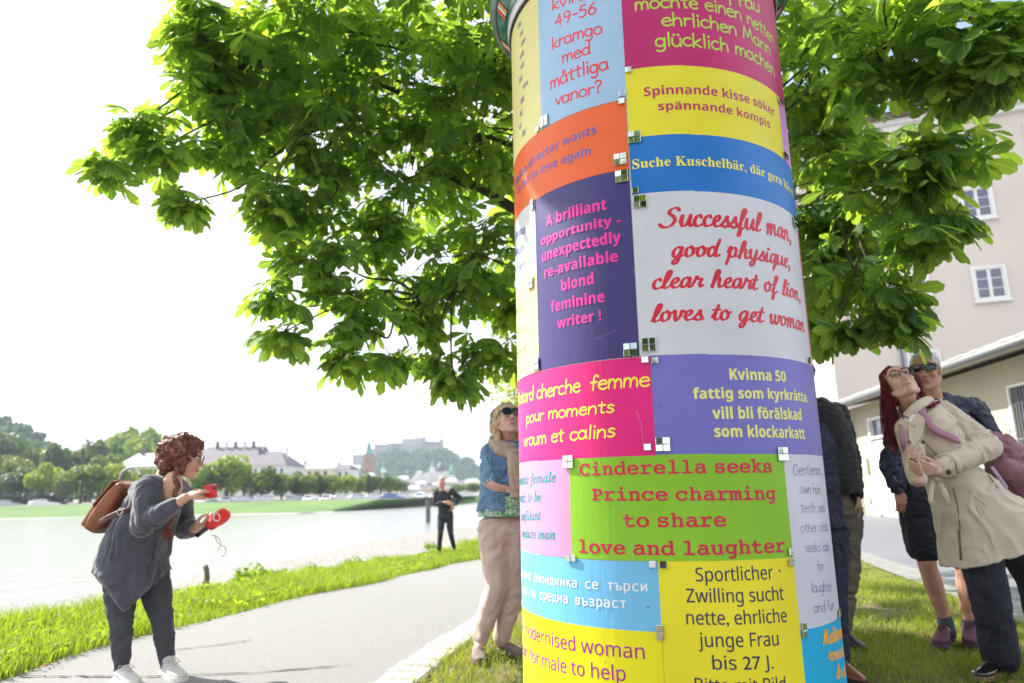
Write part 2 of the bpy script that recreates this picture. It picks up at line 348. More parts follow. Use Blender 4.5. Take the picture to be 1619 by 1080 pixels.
# stroke fonts: L = polyline, S = smooth curve, O = ellipse (cx,cy,rx,ry,a0,a1); x-height 1
HAND = {
'a': (1.05,"O.45,.5,.4,.5,55,415;S.86,1.0 .83,.5 .95,.02"), 'b': (1.0,"S.12,1.65 .1,.8 .1,.03;O.5,.48,.38,.47,-180,175"),
'c': (.9,"O.5,.5,.42,.5,50,318"), 'd': (1.05,"O.45,.48,.38,.48,0,360;S.88,1.7 .85,.8 .87,.0"),
'e': (.95,"S.12,.52 .5,.58 .84,.62 .72,.93 .45,1.0 .16,.8 .08,.42 .3,.05 .62,.0 .86,.15"), 'f': (.8,"S.78,1.5 .6,1.68 .42,1.5 .36,1.1 .34,-.02;L.08,.86 .68,.9"),
'g': (1.0,"O.45,.5,.38,.48,50,380;S.85,1.0 .84,.3 .8,-.35 .5,-.6 .14,-.48"), 'h': (1.0,"L.14,1.65 .12,0;S.14,.6 .38,.95 .68,.92 .8,.6 .82,0"),
'i': (.42,"L.22,.98 .22,0;O.22,1.42,.05,.05,0,360"), 'j': (.5,"S.32,.98 .32,-.2 .18,-.55 -.1,-.5;O.32,1.42,.05,.05,0,360"),
'k': (.95,"L.14,1.65 .12,0;L.78,.98 .16,.46 .84,0"), 'l': (.42,"L.22,1.68 .22,0"),
'm': (1.4,"L.12,1 .1,0;S.12,.6 .32,.97 .56,.93 .66,.6 .67,0;S.67,.6 .88,.97 1.1,.93 1.22,.6 1.24,0"), 'n': (1.0,"L.14,1 .12,0;S.14,.58 .4,.96 .7,.93 .82,.6 .83,0"),
'o': (1.0,"O.48,.5,.42,.5,90,450"), 'p': (1.0,"L.14,1 .12,-.62;O.5,.5,.38,.48,-180,175"), 'q': (1.0,"O.45,.5,.38,.48,0,360;L.86,1 .86,-.62"),
'r': (.75,"L.14,1 .14,0;S.15,.6 .35,.92 .7,.93"), 's': (.8,"S.68,.86 .45,1.0 .2,.88 .2,.64 .5,.5 .7,.3 .55,.05 .32,.0 .08,.12"),
't': (.8,"S.38,1.42 .37,.3 .42,.04 .62,.04;L.06,1.0 .72,1.02"), 'u': (1.0,"S.12,1 .12,.35 .32,.03 .62,.06 .82,.4 .83,1;L.83,1 .85,0"),
'v': (.9,"L.06,1 .43,0 .82,1"), 'w': (1.2,"L.06,1 .32,0 .58,.8 .84,0 1.12,1"), 'y': (.9,"L.06,1 .44,.05;L.84,1 .26,-.6"), 'z': (.85,"L.1,.98 .75,.98 .1,.02 .8,.02"),
'A': (1.2,"L.06,0 .56,1.6 1.08,0;L.24,.55 .9,.55"), 'F': (1.05,"L.16,1.6 .14,0;L.14,1.58 .92,1.55;L.15,.85 .8,.85"), 'M': (1.5,"L.12,0 .3,1.6 .72,.35 1.12,1.6 1.32,0"),
'G': (1.3,"S1.08,1.3 .8,1.58 .4,1.45 .12,.8 .35,.12 .8,.05 1.12,.4 1.12,.75;L.68,.75 1.14,.75"),
'4': (1.1,"S.7,1.55 .45,1.05 .1,.58;L.1,.56 .95,.56;L.72,1.15 .7,0"), '9': (1.0,"O.45,1.12,.34,.42,20,380;S.8,1.3 .78,.7 .66,.3 .5,0"),
'5': (1.0,"L.82,1.55 .3,1.53;S.3,1.53 .2,.95 .5,1.0 .82,.75 .75,.25 .45,.0 .12,.12"), '6': (1.0,"S.72,1.55 .35,1.2 .12,.6;O.48,.46,.36,.46,180,540"),
'-': (.8,"L.12,.72 .68,.72"), ',': (.45,"L.24,.08 .12,-.25"), '.': (.45,"O.2,.04,.04,.04,0,360"), '?': (.85,"S.08,1.35 .35,1.65 .7,1.45 .65,1.1 .36,.8 .36,.42;O.36,.05,.05,.05,0,360"), ' ': (.65,''),
}
BRUSH = {
'S': (1.5,"S1.35,1.5 1.15,1.72 .75,1.6 .6,1.25 .95,.9 1.05,.5 .7,.05 .2,.0 -.1,.25"), 's': (.75,"S-.05,.1 .35,.7 .5,1.0 .5,.6 .62,.3 .42,.0 .12,.08;L.42,.0 .78,.12"),
'u': (1.0,"S-.02,.4 .14,1 .08,.35 .2,.03 .5,.2 .78,.95;S.78,.98 .7,.3 .82,.02 1.02,.18"), 'c': (.78,"S.62,.84 .5,1.0 .25,.85 .1,.42 .25,.03 .55,.05 .82,.22"),
'e': (.76,"S.0,.3 .4,.5 .6,.82 .45,1.0 .2,.75 .12,.3 .3,.02 .56,.06 .8,.22"), 'f': (.72,"S.0,.1 .35,.8 .75,1.65 .55,1.85 .35,1.2 .15,-.1 .0,-.7 .15,-.62 .3,-.1 .72,.2"),
'l': (.6,"S-.02,.1 .4,.9 .62,1.6 .45,1.75 .25,1.1 .12,.3 .25,.02 .6,.2"), 'm': (1.42,"S0,.7 .22,.98 .15,.4 .08,0;S.14,.4 .45,.95 .6,.9 .55,.45 .48,0;S.54,.4 .88,.96 1.05,.9 1.0,.4 1.1,.02 1.42,.2"),
'a': (1.0,"S.72,.85 .45,1.0 .15,.65 .1,.2 .3,.02 .58,.35 .78,.95;S.78,.95 .68,.25 .8,.02 1.0,.2"), 'n': (1.06,"S0,.7 .22,.98 .15,.4 .08,0;S.14,.4 .48,.95 .7,.9 .64,.4 .74,.02 1.06,.2"),
'g': (.98,"S.72,.85 .45,1.0 .15,.65 .1,.2 .3,.02 .58,.35 .78,.95;S.78,.95 .6,.0 .35,-.65 .1,-.6 .25,-.25 .98,.2"), 'o': (.9,"S.5,.98 .2,.85 .08,.35 .25,.02 .58,.2 .68,.7 .5,.98;S.5,.98 .62,.8 .95,.85"),
'd': (1.02,"S.6,.85 .38,1.0 .12,.65 .08,.2 .28,.02 .55,.3 .7,.8;S1.0,1.75 .75,.9 .66,.25 .78,.02 1.02,.2"), 'p': (.98,"S0,.5 .25,1.1 .1,.1 -.12,-.7;S.12,.5 .45,.98 .72,.85 .62,.25 .35,.02 .15,.2;L.5,.06 .98,.2"),
'h': (1.0,"S-.02,.1 .4,.9 .62,1.6 .45,1.75 .25,1.0 .06,0;S.14,.4 .45,.95 .66,.88 .6,.35 .7,.02 1.0,.2"), 'y': (.98,"S-.02,.6 .18,1 .1,.4 .22,.05 .5,.2 .78,.95;S.78,.98 .6,.0 .35,-.65 .1,-.6 .25,-.25 .98,.2"),
'i': (.52,"S-.02,.3 .22,.98 .12,.3 .22,.02 .52,.2;O.36,1.4,.06,.06,0,360"), 'q': (.95,"S.72,.85 .45,1.0 .15,.65 .1,.2 .3,.02 .58,.35 .78,.95;S.78,.95 .62,.0 .42,-.7;S.42,-.7 .7,-.2 .95,.2"),
'r': (.8,"S-.02,.3 .2,.8 .28,1.1 .42,.85 .68,.86 .55,.4 .6,.05 .82,.2"), 't': (.62,"S-.02,.3 .3,.9 .48,1.5;S.48,1.5 .2,.4 .28,.02 .62,.2;L.02,1.02 .66,1.08"),
'v': (.85,"S-.02,.8 .18,1 .2,.3 .3,0 .62,.5 .68,.98 .95,.85"), 'w': (1.25,"S-.02,.7 .16,1 .1,.3 .26,.0 .52,.4 .64,.95;S.64,.95 .58,.2 .76,0 1.02,.5 1.06,.98 1.3,.85"),
'M': (1.6,"S.0,.0 .25,.7 .45,1.5;S.45,1.5 .5,.7 .55,.1;S.55,.1 .8,.9 1.15,1.5;S1.15,1.5 1.1,.6 1.25,.05 1.55,.2"), 'b': (.95,"S-.02,.1 .4,.9 .62,1.6 .45,1.75 .25,1.0 .12,.3 .3,.02 .6,.3 .55,.8 .95,.8"),
' ': (.7,''), ',': (.45,"L.26,.1 .08,-.3")}
def cat(P, n=6):
    P = [np.array(p, float) for p in P]; 
    if len(P) < 3: return P
    Q = [2*P[0]-P[1]]+P+[2*P[-1]-P[-2]]; o = []
    for i in range(1, len(Q)-2):
        for k in range(n):
            t = k/n; o.append(.5*((2*Q[i])+(-Q[i-1]+Q[i+1])*t+(2*Q[i-1]-5*Q[i]+4*Q[i+1]-Q[i+2])*t*t+(-Q[i-1]+3*Q[i]-3*Q[i+1]+Q[i+2])*t**3))
    o.append(P[-1]); return o
def strokes(c, tab):
    b = DIA.get(c, c); adv, d = tab.get(b, tab.get('o')); out = []
    for s_ in d.split(';'):
        if not s_: continue
        k = s_[0]; s_ = s_[1:]
        if k == 'O':
            cx, cy, rx, ry, a0, a1 = map(float, s_.split(',')); m = 20 if rx > .1 else 8
            out.append([np.array((cx+rx*math.cos(rad(a0+(a1-a0)*i/m)), cy+ry*math.sin(rad(a0+(a1-a0)*i/m)))) for i in range(m+1)])
        else:
            P = [tuple(map(float, q.split(','))) for q in s_.split()]
            if k == 'S': out.append(cat(P))
            else:
                for pa, pb_ in zip(P[:-1], P[1:]): out.append([np.array(pa)+(np.array(pb_)-np.array(pa))*f for f in (0,.5,1)])
    if c in DIA:
        x = adv*.5-.03
        if c == 'å': out.append([np.array((x+.16*math.cos(rad(a)), 1.42+.16*math.sin(rad(a)))) for a in range(0, 361, 30)])
        else: out += [[np.array((x+dx+.05*math.cos(rad(a)), 1.4+.05*math.sin(rad(a)))) for a in range(0, 361, 45)] for dx in (-.2, .2)]
    return out, adv
# pen styles: table, pen radius, nib contrast, shear, jiggle
PEN = {'c': (HAND,.10,0,.0,.05), 'd': (HAND,.098,0,.12,.05), 't': (HAND,.034,0,.0,0), 'b': (BRUSH,.125,.45,.12,.0), 'o': (BRUSH,.13,.3,.1,.0)}

# ---------------------------------------------------------------- advertising column
CX, CY, CR = .6428, 3.0212, .62
col = thing('advertising_column', 'tall round advertising column pasted with bright personal ads, in the middle', 'advertising column', (CX, CY, 0)); col['kind'] = 'thing'
def cyl(th, z, r): a = rad(th); return (math.sin(a)*r, -math.cos(a)*r, z)
b = MB(); b.lathe([(.66,-.02),(.66,.08),(.625,.11)], 96, cap=False); b.build('base', mat('base_concrete', (.40,.39,.37), .85, var=.1, vscale=4, bump=.3), col, smooth=False)
b = MB(); b.lathe([(CR-.002,.05),(CR-.002,3.16)], 128); b.build('shaft', mat('white_shaft', (.7,.7,.7), .5), col, smooth=True)
def lathe_part(name, prof, m, n=128):
    b = MB(); b.lathe(prof, n); return b.build(name, m, col, smooth=True)
m_grn = mat('green_enamel', (.012,.12,.085), .22, coat=.6, var=.15, vscale=3)
lathe_part('rim_band', [(CR-.01,3.128),(CR+.010,3.128),(CR+.012,3.137),(CR-.01,3.137)], mat('dark_rubber', (.03,.03,.03), .6))
lathe_part('white_band', [(CR-.01,3.139),(CR+.014,3.139),(CR+.018,3.185),(CR-.01,3.185)], mat('white_enamel', (.75,.75,.77), .3))
lathe_part('cornice', [(CR-.01,3.188),(CR+0.020,3.188),(CR+0.022,3.195),(CR+0.029,3.215),(CR+0.054,3.24),(CR+0.072,3.262)], m_grn)
lathe_part('cornice_rim', [(CR+0.073,3.262),(CR+0.079,3.258),(CR+0.088,3.262),(CR+0.091,3.275),(CR+0.099,3.278),(CR+0.105,3.295),(CR+0.101,3.32),(CR+0.086,3.33)], mat('grey_green_metal', (.20,.26,.24), .3, metal=.4))
lathe_part('fascia', [(CR+0.086,3.332),(CR+0.076,3.36),(CR+0.072,3.66),(CR+0.094,3.70)], m_grn)
lathe_part('dome', [(CR+.17,3.702),(CR+.15,3.74),(.7,3.95),(.5,4.12),(.25,4.23),(.05,4.27),(.04,4.45),(.001,4.5)], mat('dome_copper', (.10,.28,.22), .5, var=.2), 96)
# small painted chips on the cornice underside: red, white and orange
def chip(th, r0, z0, dr, dz, dth, m, name='painted_motif'):
    b = MB(); vs = []; n = 6
    for i in range(n+1):
        a = th+dth*(i/n-.5)
        vs += [cyl(a, z0-.002, r0+.002), cyl(a+dth*.25, z0+dz-.002, r0+dr+.002)]
    b.add(vs, [(2*i, 2*i+2, 2*i+3, 2*i+1) for i in range(n)]); return b.build(name, m, col)
m_red = mat('red_paint', (.65,.06,.03), .4); m_wh = mat('white_paint', (.75,.75,.75), .4); m_or = mat('orange_paint', (.85,.30,.03), .4)
for th0 in range(-180, 180, 24):
    chip(th0, CR+.030, 3.214, .038, .042, 2.2, m_red); chip(th0+2.4, CR+.030, 3.214, .038, .042, 1.6, m_wh); chip(th0+4.2, CR+.030, 3.214, .038, .042, 1.4, m_or)
def sharpen(me, cx):
    """flat paper: every corner normal points straight out of the cylinder on the face, and off the cut edge on the edge"""
    nn = []
    for p in me.polygons:
        n = p.normal; c = p.center; out_ = Vector((c.x, c.y, 0)).normalized()
        for i in p.vertices:
            v = me.vertices[i].co; nn.append(Vector((v.x, v.y, 0)).normalized() if abs(n.dot(out_)) > .8 else n)
    me.normals_split_custom_set(nn)
P = {  # posters: th0, th1, z0, z1, colour, letter colour, label
 'creamy': (-96,-54.3,2.462,3.125,(.82,.74,.30),(.30,.30,.42),'cream and yellow poster with faint handwriting'),
 'blue_vanor': (-54.3,-17.3,2.462,3.125,(.36,.55,.78),(.80,.03,.03),'light blue poster with red handwriting'),
 'magenta': (-17.3,68,2.583,3.125,(.52,.0,.14),(.42,.68,.03),'magenta poster with green handwriting'),
 'orange': (-96,-17.8,2.175,2.462,(.87,.13,.015),(.10,.10,.42),'orange poster about a director'),
 'yellow': (-17.3,50.5,2.295,2.583,(.82,.74,.015),(.47,.0,.12),'yellow poster about a purring cat'),
 'lilac': (50.5,95,2.295,2.583,(.65,.28,.62),(.3,.1,.3),'lilac poster edge'),
 'blue': (-17.4,95,2.066,2.295,(.0,.17,.58),(.85,.78,.12),'strong blue poster with serif lettering'),
 'purple': (-60,-18.0,1.454,2.175,(.046,.034,.18),(.80,.025,.33),'dark purple poster about a blond writer'),
 'wleft': (-96,-60,1.86,2.175,(.72,.72,.72),(.18,.2,.4),'white poster strip beside the purple one'),
 'cream': (-96,-60,1.454,1.86,(.80,.65,.30),(.18,.35,.28),'cream poster strip with green lettering'),
 'white': (-17.8,60,1.453,2.066,(.64,.65,.72),(.62,.006,.03),'large white poster with red brush script'),
 'crimson': (60,95,1.453,2.066,(.60,.02,.12),(.8,.8,.8),'crimson poster edge'),
 'pink': (-100,-14.6,1.107,1.453,(.78,.005,.20),(.90,.80,.05),'hot pink poster with yellow handwriting'),
 'violet': (-14.6,75,1.107,1.453,(.17,.16,.55),(.78,.76,.22),'violet poster with pale yellow lettering'),
 'lightpink': (-100,-45.4,.757,1.107,(.80,.29,.50),(.02,.30,.36),'light pink poster with teal italics'),
 'green': (-45.4,29.2,.757,1.107,(.24,.53,.012),(.58,.0,.055),'lime green poster about Cinderella'),
 'gent': (29.2,75,.522,1.107,(.62,.64,.76),(.06,.06,.24),'tall white poster with thin lettering'),
 'cyr': (-100,-15.7,.537,.757,(.16,.51,.83),(.8,.85,.88),'sky blue poster with Cyrillic lettering'),
 'modern': (-100,-16.0,.20,.537,(.80,.76,.0),(.36,.01,.28),'yellow poster with purple lettering'),
 'sport': (-15.9,29.2,.20,.757,(.82,.74,.015),(.018,.018,.10),'yellow poster with navy lettering'),
 'cyan': (29.2,95,.20,.522,(.0,.42,.75),(.90,.42,.02),'cyan poster with orange script'),
 'back_one': (95,180,.2,1.4,(.7,.7,.7),(.1,.1,.1),None), 'back_two': (95,180,1.4,3.125,(.8,.6,.05),(.1,.1,.1),None),
 'back_three': (180,264,1.6,3.125,(.1,.4,.6),(.1,.1,.1),None), 'back_four': (180,260,.2,1.6,(.7,.1,.3),(.1,.1,.1),None),
 'edge_one': (75,95,.522,1.453,(.8,.05,.03),(.8,.8,.8),None),
}
def poster_mat(name, c):
    m = bpy.data.materials.new(name); m.use_nodes = True; t = m.node_tree; b = t.nodes['Principled BSDF']; n = t.nodes.new; l = t.links.new
    b.inputs['Roughness'].default_value = .42; b.inputs['Specular IOR Level'].default_value = .4
    tc = n('ShaderNodeTexCoord'); mpn = n('ShaderNodeMapping'); mpn.inputs['Scale'].default_value = (1,1,.16); l(tc.outputs['Object'], mpn.inputs[0])
    z = n('ShaderNodeTexNoise'); z.inputs['Scale'].default_value = 90; z.inputs['Detail'].default_value = 3; l(mpn.outputs[0], z.inputs['Vector'])
    z2 = n('ShaderNodeTexNoise'); z2.inputs['Scale'].default_value = 7; z2.inputs['Detail'].default_value = 4; l(mpn.outputs[0], z2.inputs['Vector'])
    ad = n('ShaderNodeMath'); ad.operation = 'MULTIPLY_ADD'; ad.inputs[1].default_value = 4; l(z2.outputs['Fac'], ad.inputs[0]); l(z.outputs['Fac'], ad.inputs[2])
    bp = n('ShaderNodeBump'); bp.inputs['Strength'].default_value = .5; bp.inputs['Distance'].default_value = .0016; l(ad.outputs[0], bp.inputs['Height']); l(bp.outputs[0], b.inputs['Normal'])
    z3 = n('ShaderNodeTexNoise'); z3.inputs['Scale'].default_value = 2.5; z3.inputs['Detail'].default_value = 8; l(tc.outputs['Object'], z3.inputs['Vector'])
    r = n('ShaderNodeValToRGB'); r.color_ramp.elements[0].position = .3; r.color_ramp.elements[1].position = .75
    r.color_ramp.elements[0].color = (*[x*.86 for x in c], 1); r.color_ramp.elements[1].color = (*[min(.88, x*1.05+.012) for x in c], 1)
    l(z3.outputs['Fac'], r.inputs[0])
    z4 = n('ShaderNodeTexNoise'); z4.inputs['Scale'].default_value = 55; z4.inputs['Detail'].default_value = 1; l(tc.outputs['Object'], z4.inputs['Vector'])
    r4 = n('ShaderNodeMapRange'); r4.inputs[1].default_value = .80; r4.inputs[2].default_value = .83; l(z4.outputs['Fac'], r4.inputs[0])
    mxx = n('ShaderNodeMix'); mxx.data_type = 'RGBA'; mxx.inputs['B'].default_value = (.08,.07,.06,1); l(r4.outputs[0], mxx.inputs['Factor']); l(r.outputs[0], mxx.inputs['A'])
    l(mxx.outputs['Result'], b.inputs['Base Color']); return m
posters = {}
for k, (t0, t1, z0, z1, c, lc, lab) in P.items():
    b = MB(); d = .0
    # sheets meet at a seam and step by 2 mm; each sheet is a thin curved panel with an edge
    cuts = [t0, t1]
    if t1-t0 > 55: cuts = [t0, t0+(t1-t0)*(.30 if t0 > -40 else .45), t1]
    if k in ('white', 'magenta', 'yellow', 'blue', 'violet'): cuts = [t0, 4.0, t1]
    if k == 'green': cuts = [t0, 2.0, t1]
    for i in range(len(cuts)-1):
        a0, a1 = cuts[i], cuts[i+1]; n = max(2, int((a1-a0)/1.5)); rr = CR+.0006+.0004*((i+len(k)) % 2); dz = -.0022*i
        if i: a0 -= .25; rr += .0002
        vs = []; 
        m2 = 10
        for j in range(n+1):
            a = a0+(a1-a0)*j/n
            for q in range(m2+1):
                z = z0+dz+(z1-z0)*q/m2
                e = math.sin(a*.23+z*9)*math.sin(z*14+a*.11)*.0003 if 0 < q < m2 and 0 < j < n else 0
                if k == 'purple': e += .0006*math.exp(-((z-1.74-.0006*(a+40)**1)/.012)**2) if 0 < q < m2 else 0
                vs.append(cyl(a, z, rr+.0002+e))
            vs.append(cyl(a, z1+dz, CR-.001)); vs.append(cyl(a, z0+dz, CR-.001))
        w_ = m2+3; fs = []
        for j in range(n):
            for q in range(m2): fs.append((j*w_+q, (j+1)*w_+q, (j+1)*w_+q+1, j*w_+q+1))
            fs.append((j*w_+m2, (j+1)*w_+m2, (j+1)*w_+m2+1, j*w_+m2+1)); fs.append((j*w_+m2+2, (j+1)*w_+m2+2, (j+1)*w_, j*w_))
        b.add(vs, fs)
    o = b.build('poster', poster_mat('poster_'+k, c), col, smooth=True); sharpen(o.data, CX)
    if lab: o['label'] = lab
    posters[k] = o
LINES=[
('blue_vanor','c','','kvinna','',-46.3,-24.8,2.975,2.938,0.0525),
('blue_vanor','c','','49-56','',-45.1,-27.0,2.889,2.865,0.0549),
('blue_vanor','c','','kramgo','',-47.0,-25.3,2.795,2.770,0.0542),
('blue_vanor','c','','med','',-42.2,-30.1,2.705,2.698,0.0536),
('blue_vanor','c','','måttliga','',-48.6,-23.6,2.617,2.607,0.0584),
('blue_vanor','c','','vanor?','',-46.2,-26.4,2.532,2.514,0.0523),
('orange','A','Italian ','director wants','',-64.3,-29.0,2.335,2.346,0.0380),
('orange','A','to ','fall in love again','',-70.9,-31.3,2.273,2.264,0.0379),
('purple','K','','A brilliant','',-53.0,-26.6,2.030,2.026,0.0464),
('purple','K','','opportunity -','',-56.6,-21.9,1.962,1.959,0.0381),
('purple','K','','unexpectedly','',-56.4,-22.3,1.892,1.888,0.0453),
('purple','K','','re-available','',-55.3,-23.5,1.820,1.815,0.0448),
('purple','K','','blond','',-46.5,-32.4,1.745,1.745,0.0446),
('purple','K','','feminine','',-51.7,-28.9,1.673,1.669,0.0441),
('purple','K','','writer !','',-48.7,-30.3,1.601,1.602,0.0412),
('magenta','c','','Frau','',23.6,41.3,2.883,2.922,0.0619),
('magenta','c','','möchte einen netten,','',-12.7,54.5,2.835,2.830,0.0568),
('magenta','c','','ehrlichen Mann','',-3.6,46.9,2.755,2.750,0.0569),
('magenta','c','','glücklich machen','',-6.3,49.3,2.666,2.665,0.0588),
('yellow','A','','Spinnande kisse söker','',-11.5,45.0,2.460,2.462,0.0403),
('yellow','A','','spännande kompis','',-6.9,40.6,2.396,2.392,0.0374),
('blue','F','','Suche Kuschelbär, där gern',' küsst',-17.0,45.2,2.168,2.162,0.0382),
('white','b','','Successful man,','',-8.5,48.1,1.927,1.932,0.0695),
('white','b','','good physique,','',-5.5,44.8,1.811,1.817,0.0610),
('white','b','','clear heart of lion,','',-12.6,51.8,1.696,1.699,0.0594),
('white','b','','loves to get woman','',-13.2,52.5,1.575,1.578,0.0582),
('pink','d','Motard ','cherche','',-62.2,-40.0,1.347,1.346,0.0529),
('pink','d','','femme','',-35.8,-15.7,1.348,1.345,0.0522),
('pink','d','','pour moments','',-72.0,-27.7,1.260,1.261,0.0444),
('pink','d','','vroum et calins','',-75.8,-27.8,1.169,1.174,0.0485),
('violet','K','','Kvinna 50','',10.4,34.1,1.362,1.364,0.0410),
('violet','K','','fattig som kyrkråtta,','',-1.8,48.3,1.295,1.300,0.0425),
('violet','K','','vill bli förälskad','',4.0,41.7,1.225,1.229,0.0421),
('violet','K','','som klockarkatt','',4.0,42.4,1.163,1.161,0.0417),
('lightpink','I','Romantic ','female','',-68.5,-52.0,1.020,1.024,0.0402),
('lightpink','I','seeks ','to be','',-72.3,-60.9,0.949,0.952,0.0407),
('lightpink','I','confi','dant','',-71.8,-61.6,0.878,0.883,0.0404),
('lightpink','I','mature ','man','',-63.5,-53.2,0.814,0.817,0.0251),
('green','M','','Cinderella seeks','',-41.0,23.7,1.044,1.042,0.0466),
('green','M','','Prince charming','',-36.7,23.9,0.957,0.950,0.0458),
('green','M','','to share','',-26.3,5.6,0.868,0.867,0.0452),
('green','M','','love and laughter','',-42.9,25.9,0.778,0.777,0.0445),
('gent','t','','Gentleman,','',33.2,55.1,1.031,1.033,0.0405),
('gent','t','','own hair,','',35.8,52.7,0.969,0.963,0.0356),
('gent','t','','teeth and','',35.3,53.9,0.904,0.897,0.0350),
('gent','t','','other vitals,','',34.2,57.4,0.836,0.829,0.0345),
('gent','t','','seeks lady','',35.6,54.8,0.770,0.759,0.0340),
('gent','t','','for','',41.8,46.6,0.704,0.700,0.0335),
('gent','t','','laughter','',36.7,52.8,0.635,0.622,0.0371),
('gent','t','','and fun','',37.1,52.8,0.569,0.560,0.0345),
('cyr','C','Засмяна ','блондинка се търси','',-67.6,-19.5,0.656,0.661,0.0335),
('cyr','C','мъж ','на средна възраст','',-71.9,-26.3,0.597,0.604,0.0253),
('modern','S','A ','modernised woman','',-80.7,-21.2,0.443,0.450,0.0492),
('modern','S','looks ','for male to help','',-73.4,-27.6,0.360,0.377,0.0490),
('sport','S','','Sportlicher','',-5.1,20.0,0.694,0.693,0.0457),
('sport','S','','Zwilling sucht','',-8.2,23.4,0.629,0.624,0.0451),
('sport','S','','nette, ehrliche','',-8.9,24.0,0.561,0.555,0.0445),
('sport','S','','junge Frau','',-5.1,20.2,0.493,0.486,0.0440),
('sport','S','','bis 27 J.','',-2.2,17.4,0.425,0.418,0.0434),
('sport','S','','Bitte mit Bild','',-7.7,21.3,0.360,0.349,0.0429),
('cyan','o','','Mediterr','anean,',40.7,57.6,0.462,0.452,0.0476),
('cyan','o','','romant','ic,',43.2,59.0,0.405,0.391,0.0389),
('cyan','o','','but','  poor',48.1,60.3,0.340,0.324,0.0377),
('wleft','I','J','unna','',-81.8,-68.6,2.090,2.061,0.0282),
('wleft','I','h','up','',-82.8,-70.3,2.014,1.988,0.0280),
('wleft','I','fra','re','',-83.8,-70.7,1.941,1.914,0.0250),
('cream','F','наш','ем,','',-82.4,-70.4,1.744,1.725,0.0299),
('cream','F','ю','ного,','',-83.7,-64.3,1.651,1.627,0.0293),
('cream','F','му','жЖ','',-81.2,-70.0,1.559,1.550,0.0319),
]
TILES=[
(-16.2,2.581,0.024,0.027),(-18.8,2.484,0.024,0.024),(-19.2,2.453,0.024,0.024),(-52.1,2.492,0.052,0.037),(-56.3,2.475,0.031,0.020),(-15.5,2.296,0.040,0.044),(-20.8,2.215,0.058,0.062),(-20.6,2.145,0.048,0.051),(-16.2,2.080,0.023,0.023),(-14.8,2.034,0.046,0.050),(51.9,2.562,0.068,0.030),(51.4,2.314,0.064,0.029),(-61.4,2.159,0.036,0.066),(54.9,2.037,0.070,0.062),(-14.7,1.493,0.057,0.055),(-20.8,1.480,0.048,0.044),(-61.6,1.484,0.060,0.056),(-64.4,1.827,0.057,0.064),(-16.2,1.440,0.026,0.018),(-13.1,1.435,0.024,0.023),(-17.0,1.134,0.024,0.022),(-12.2,1.142,0.045,0.045),(55.5,1.468,0.070,0.032),(-45.5,1.095,0.049,0.046),(-45.6,0.757,0.048,0.028),(-17.5,0.747,0.025,0.024),(-14.3,0.746,0.025,0.024),(28.0,0.775,0.027,0.021),(27.7,0.741,0.027,0.022),(-16.4,0.534,0.014,0.047),(30.6,0.522,0.025,0.043),(28.6,1.105,0.048,0.044),(59.6,0.537,0.057,0.027),]

